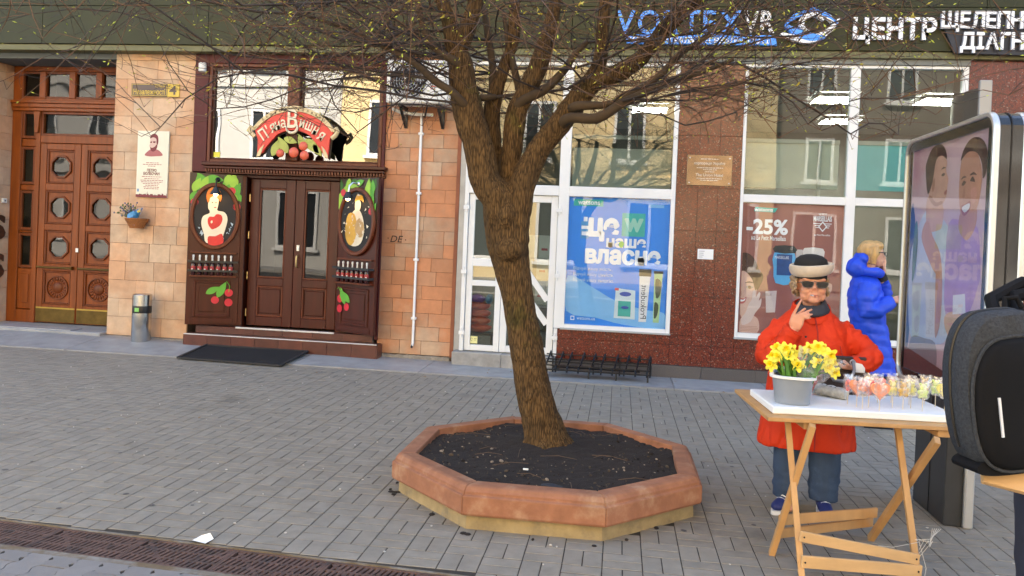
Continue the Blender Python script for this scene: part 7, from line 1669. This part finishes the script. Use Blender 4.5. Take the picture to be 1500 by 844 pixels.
hand(b_, w2, (.05, -.12, 1), (1, .2, 0), [(2.238, 7.205, 1.600), (2.248, 7.215, 1.590), (2.252, 7.23, 1.575), (2.250, 7.245, 1.556)], (2.228, 7.18, 1.545), .0088, .07, .3)
part('body', remeshed(b_, .006, 2, 'body'), skin_b, bw, smooth=True, sharp=180)
bh = MB().ell((2.115, 7.2, 1.650), (.102, .092, .094), 18, 12).ell((2.085, 7.2, 1.585), (.075, .085, .065), 14, 9).ell((2.165, 7.2, 1.695), (.068, .075, .045), 14, 9)
for s in (-1, 1): bh.tube([(2.13, 7.2+s*.078, 1.69), (2.135, 7.2+s*.088, 1.62), (2.125, 7.2+s*.082, 1.54)], [.035, .036, .020], 9)
part('hair', remeshed(bh, .007, 2, 'hair', lambda p: .007*mn.noise(Vector((p.x*18, p.y*34, p.z*18)))), pm('hair_blond', (.50, .30, .11), .45, var=.35, ns=40, stretch=(1, 2, .4)), bw, smooth=True)
gg = part('glasses', MB().tube([(2.236, 7.165, 1.640), (2.205, 7.128, 1.642), (2.15, 7.112, 1.640)], .0035, 6).tube([(2.236, 7.235, 1.640), (2.205, 7.272, 1.642), (2.15, 7.288, 1.640)], .0035, 6), M['black'], bw)
for y in (7.162, 7.238): part('lens_rim', MB().tube([(2.243 - .10*abs(math.cos(t))*0, y + .028*math.cos(t), 1.628 + .018*math.sin(t)) for t in [2*PI*i/16 for i in range(17)]], .003, 5), M['black'], gg)
part('lips', MB().ell((2.238, 7.2, 1.563), (.004, .018, .007), 8, 5), lipm, bw)
blu = pm('coat_blue', (.006, .060, .62), .5, var=.10, ns=9, bump=.3, bs=35, bdist=.006)
def puff(p): return .010*abs(math.sin((p.z + .02*mn.noise(p*6))*PI/.095))**.5*1.0 - .008 + .010*mn.noise(Vector((p.x*14, p.y*14, p.z*18)))
bc = MB().loft([(2.222, 7.2, .615, .132, .215), (2.220, 7.2, .64, .136, .22), (2.195, 7.2, .76, .133, .215), (2.172, 7.2, .90, .128, .205), (2.130, 7.2, 1.05, .135, .205), (2.105, 7.2, 1.20, .138, .205), (2.100, 7.2, 1.30, .130, .19), (2.095, 7.2, 1.38, .112, .15), (2.092, 7.2, 1.44, .085, .10)], 26, 2.3)
bc.tube([(2.085, 7.05, 1.36), (2.05, 7.0, 1.25), (2.055, 6.985, 1.15), (2.14, 6.99, 1.16), (2.22, 7.01, 1.22), (2.268, 7.02, 1.246)], [.085, .086, .080, .070, .060, .048], 14)
bc.tube([(2.11, 7.36, 1.36), (2.20, 7.38, 1.28), (2.275, 7.36, 1.235), (2.29, 7.31, 1.30), (2.262, 7.26, 1.39)], [.085, .084, .075, .066, .054], 14)
part('coat', remeshed(bc, .011, 2, 'coat', puff), blu, bw, smooth=True, sharp=180)
hd = MB().ell((2.02, 7.2, 1.505), (.085, .12, .088), 18, 12).ell((2.05, 7.2, 1.58), (.055, .115, .065), 16, 10)
hd.tube([(2.19 + .0, 7.2, 1.465)] + [(2.10 + .105*math.cos(t), 7.2 + .12*math.sin(t), 1.475 - .012*math.cos(t)) for t in [.5, 1.2, 2.0, PI, 4.28, 5.08, 5.8]] + [(2.19, 7.2, 1.465)], .042, 10)
part('hood', remeshed(hd, .010, 3, 'hood', lambda p: .008*mn.noise(p*16)), blu, bw, smooth=True, sharp=180)
part('inner_cuff', MB().tube([(2.256, 7.252, 1.405), (2.238, 7.237, 1.450)], [.040, .037], 12), M['black_matt'], bw, smooth=True)
sl = MB()
for z in (.74, .845, .95): sl.tube([(2.19+.0 - (z-.76)*.2, 7.2-.222, z), (2.30-(z-.74)*.3, 7.06, z)], .002, 4)
part('seams', sl, flatmat('seam_blue', (.008, .02, .25), .6), bw)
part('trousers', MB().tube([(2.19, 7.11, .72), (2.20, 7.11, .40), (2.18, 7.11, .09)], [.095, .075, .06], 12).tube([(2.19, 7.29, .72), (2.20, 7.29, .40), (2.18, 7.29, .09)], [.095, .075, .06], 12), flatmat('trousers_black', (.012, .012, .014), .8, .2), bw, smooth=True)
for y in (7.11, 7.29):
    s_ = part('shoe', remeshed(MB().ell((2.225, y, .045), (.125, .046, .042), 14, 9).ell((2.17, y, .075), (.06, .046, .05), 12, 8), .008, 2, 'shoe'), M['black'], bw, smooth=True); part('sole', MB().box(2.10, 2.34, y-.04, y+.04, .001, .016), M['dark_metal'], s_, bevel=.006)
def farther(v):
    z = v.z if v.z > .6 else v.z
    zz = 1.6 + (v.z - 1.6)*1.111 if v.z > .6 else v.z*(.489/.6)
    return Vector((v.x*1.111, 8.0 + (v.y - 7.2)*1.111, zz))
def move_far(root, newloc):
    old = Vector(root.location); seen = set()
    for o_ in [c for c in root.children] + [g_ for c in root.children for g_ in c.children]:
        if o_.data.name in seen: continue
        seen.add(o_.data.name)
        for v in o_.data.vertices: v.co = farther(v.co + old) - Vector(newloc)
        o_.data.update()
    root.location = newloc
move_far(bw, (2.40, 8.0, 0))
ph = thing('phone', 'dark phone in the hand of the woman in blue', 'phone', (2.36, 7.02, 1.27)); part('case', MB().bar((2.31, 7.012, 1.272), (2.425, 7.018, 1.285), .066, .009), M['black'], ph, bevel=.003); part('screen', MB().bar((2.315, 7.012, 1.2772), (2.42, 7.018, 1.290), .058, .0015), gls, ph)
move_far(ph, (2.62, 7.8, 1.23))
# ---------------------------------------------------------------- passer-by with backpack (mostly beyond the right edge)
pp = thing('person', 'passer-by in dark clothes at the right edge carrying a grey backpack', 'person', (1.42, 2.88, 0))
p_ = MB(); sk2 = skin_b
p_.ell((1.43, 2.90, 1.70), (.078, .095, .112), 16, 11); p_.ell((1.43, 2.94, 1.65), (.06, .06, .06), 12, 8); p_.ell((1.43, 2.998, 1.69), (.013, .015, .02), 8, 6)
for s in (-1, 1): p_.ell((1.43 + s*.08, 2.905, 1.69), (.01, .02, .03), 8, 6)
p_.tube([(1.43, 2.89, 1.64), (1.42, 2.88, 1.48)], [.055, .06], 12)
p_.loft([(1.41, 2.88, .92, .155, .11), (1.41, 2.88, 1.15, .15, .10), (1.41, 2.88, 1.35, .18, .11), (1.41, 2.88, 1.45, .15, .09), (1.42, 2.88, 1.50, .07, .06)], 16)
for x, y in ((1.325, 2.90), (1.50, 2.86)): p_.tube([(x, 2.88, .95), (x, y, .50), (x, y-.02, .08)], [.09, .06, .045], 10); p_.ell((x, y+.05, .05), (.042, .12, .04), 10, 6)
p_.tube([(1.26, 2.88, 1.40), (1.25, 2.92, 1.16), (1.33, 3.10, 1.12)], [.05, .042, .03], 10); p_.tube([(1.58, 2.88, 1.40), (1.64, 2.88, 1.14), (1.62, 2.98, .90)], [.05, .042, .03], 10)
hand(p_, (1.33, 3.10, 1.12), (.7, .7, .1), (-.5, .5, .8), [(1.43, 3.19, 1.15), (1.44, 3.20, 1.13), (1.435, 3.195, 1.11), (1.42, 3.19, 1.09)], (1.41, 3.15, 1.18)); hand(p_, (1.62, 2.98, .90), (0, .2, -1), (1, 0, 0), [(1.615, 3.0, .745), (1.615, 3.02, .735), (1.612, 3.04, .745), (1.61, 3.055, .765)], (1.60, 3.04, .82))
part('body', remeshed(p_, .007, 2, 'body'), sk2, pp, smooth=True, sharp=180)
drk = pm('jacket_navy', (.014, .016, .024), .75, var=.25, ns=10, bump=.4, bs=60)
j_ = MB().loft([(1.41, 2.88, .84, .195, .15), (1.41, 2.88, 1.0, .19, .145), (1.41, 2.88, 1.2, .19, .14), (1.41, 2.88, 1.38, .21, .14), (1.41, 2.88, 1.46, .17, .115), (1.42, 2.88, 1.51, .10, .09)], 22, 2.3)
j_.tube([(1.27, 2.88, 1.41), (1.245, 2.89, 1.25), (1.25, 2.92, 1.15), (1.325, 3.08, 1.12)], [.082, .075, .066, .05], 14); j_.tube([(1.56, 2.88, 1.41), (1.635, 2.88, 1.25), (1.645, 2.89, 1.12), (1.622, 2.97, .93)], [.082, .075, .066, .05], 14)
part('jacket', remeshed(j_, .011, 3, 'jacket', lambda p: .008*mn.noise(p*12)), drk, pp, smooth=True, sharp=180)
t_ = MB().loft([(1.41, 2.88, .76, .165, .125), (1.41, 2.88, .96, .165, .125)], 16)
for x, y in ((1.325, 2.90), (1.50, 2.86)): t_.tube([(x, 2.88, .90), (x, y, .50), (x, y-.02, .06)], [.105, .08, .072], 14)
part('trousers', remeshed(t_, .011, 2, 'trousers', lambda p: .006*mn.noise(p*14)), flatmat('trousers_navy', (.010, .013, .026), .8, .2), pp, smooth=True, sharp=180)
for x, y in ((1.325, 2.90), (1.50, 2.86)): part('shoe', remeshed(MB().ell((x, y+.05, .045), (.05, .14, .045), 14, 9).ell((x, y-.02, .08), (.05, .065, .06), 12, 8), .008, 2, 'shoe'), M['black'], pp, smooth=True)
part('hair', remeshed(MB().ell((1.43, 2.885, 1.735), (.088, .102, .095), 16, 11).ell((1.43, 2.83, 1.68), (.07, .05, .07), 12, 8), .008, 2, 'hair', lambda p: .004*mn.noise(p*50)), flatmat('hair_brown', (.03, .018, .012), .6, .3), pp, smooth=True)
# backpack
SHX = .13
for ch_ in list(pp.children): ch_.data.transform(Matrix.Translation((SHX, 0, 0)))
pp.location.x += 0
bk = thing('backpack', 'grey backpack with black rear panel and thin reflective strip at the right edge', 'backpack', (1.19, 2.66, 1.2))
heather = pm('heather_grey', (.040, .043, .048), .9, var=.5, ns=120, bump=.6, bs=160, spec=.15); bpan = flatmat('pack_black', (.006, .006, .007), .8, .15, spec=.15)
BT = Matrix.Translation((1.225, 2.64, 1.205)) @ Matrix.Rotation(math.radians(-8), 4, 'Y') @ Matrix.Rotation(math.radians(12), 4, 'Z')
def se(w, h, p, n=36, cz=0, top=.8):
    out = []
    for i in range(n):
        t = 2*PI*i/n; c, s = math.cos(t), math.sin(t); x = w*math.copysign(abs(c)**(2/p), c); z = h*math.copysign(abs(s)**(2/p), s); out.append((x*(1 - (1-top)*max(0, z/h)**1.5), z + cz))
    return out
def slab(ws): return MB().rings([[(x, y, z) for x, z in se(w, h, 3.4)] for w, h, y in ws])
b = slab(((.10, .17, .0), (.155, .235, .002), (.165, .25, .03), (.162, .248, .12), (.13, .21, .16), (.06, .1, .165))); me = b.xf(BT).mesh('shell'); part('shell', me, heather, bk, smooth=True, sharp=60)
part('rear_panel', MB().rings([[(x+.003, y, z-.035) for x, z in se(w, h, 3.2)] for w, h, y in ((.08, .12, -.026), (.132, .185, -.024), (.146, .200, -.010), (.148, .202, .012))]).xf(BT), bpan, bk, smooth=True, sharp=60)
part('piping', MB().tube([Vector((x+.003, -.004, z-.035)) for x, z in se(.152, .206, 3.2)] + [Vector((se(.152, .206, 3.2)[0][0]+.003, -.004, -.035))], .006, 6).xf(BT), heather, bk, smooth=True)
part('reflective_strip', MB().box(-.082, -.075, -.032, -.0268, -.125, -.005).xf(BT), flatmat('reflective', (.62, .63, .65), .3), bk)
part('zip', MB().tube([BT @ Vector((x*1.0, .075, z)) for x, z in se(.167, .252, 3.4)[:22]], .004, 5), M['black'], bk)
part('zip_mark', MB().bar((.06, -.008, .178), (.085, -.006, .186), .004, .006).xf(BT), flatmat('reflective', (.62, .63, .65), .3), bk)
part('base', MB().rings([[(x, y, z*.12 - .222) for x, z in se(.15, .25, 3)] for y in (.004, .13)]).xf(BT), bpan, bk, smooth=True)
for x in (.05, .13): part('strap', MB().tube([BT @ Vector((x, .13, .20)), BT @ Vector((x+.03, .19, .27)), (1.32 + (.04 if x < .1 else .20), 2.93, 1.535), (1.32 + (.04 if x < .1 else .20), 3.03, 1.40), (1.32 + (.03 if x < .1 else .22), 3.02, 1.18)], [.020, .022, .022, .020, .016], 8), bpan, bk, smooth=True)
part('carry_loop', MB().tube([BT @ Vector((.06, .10, .245)), BT @ Vector((.07, .11, .275)), BT @ Vector((.11, .11, .275)), BT @ Vector((.12, .10, .24))], .009, 8), bpan, bk, smooth=True)
part('loose_strap', MB().tube([BT @ Vector((-.06, .10, -.245)), (1.16, 2.74, .945), (1.24, 2.76, .915)], .006, 6), bpan, bk)
wb = thing('wooden_board', 'pale wooden board end sticking out below the backpack at the right edge', 'board', (1.3, 2.72, .93))
part('board', MB().bar((1.165, 2.715, .955), (1.75, 2.69, .845), .12, .020, up=(.2, -.8, .6)), pine2, wb, bevel=.002)
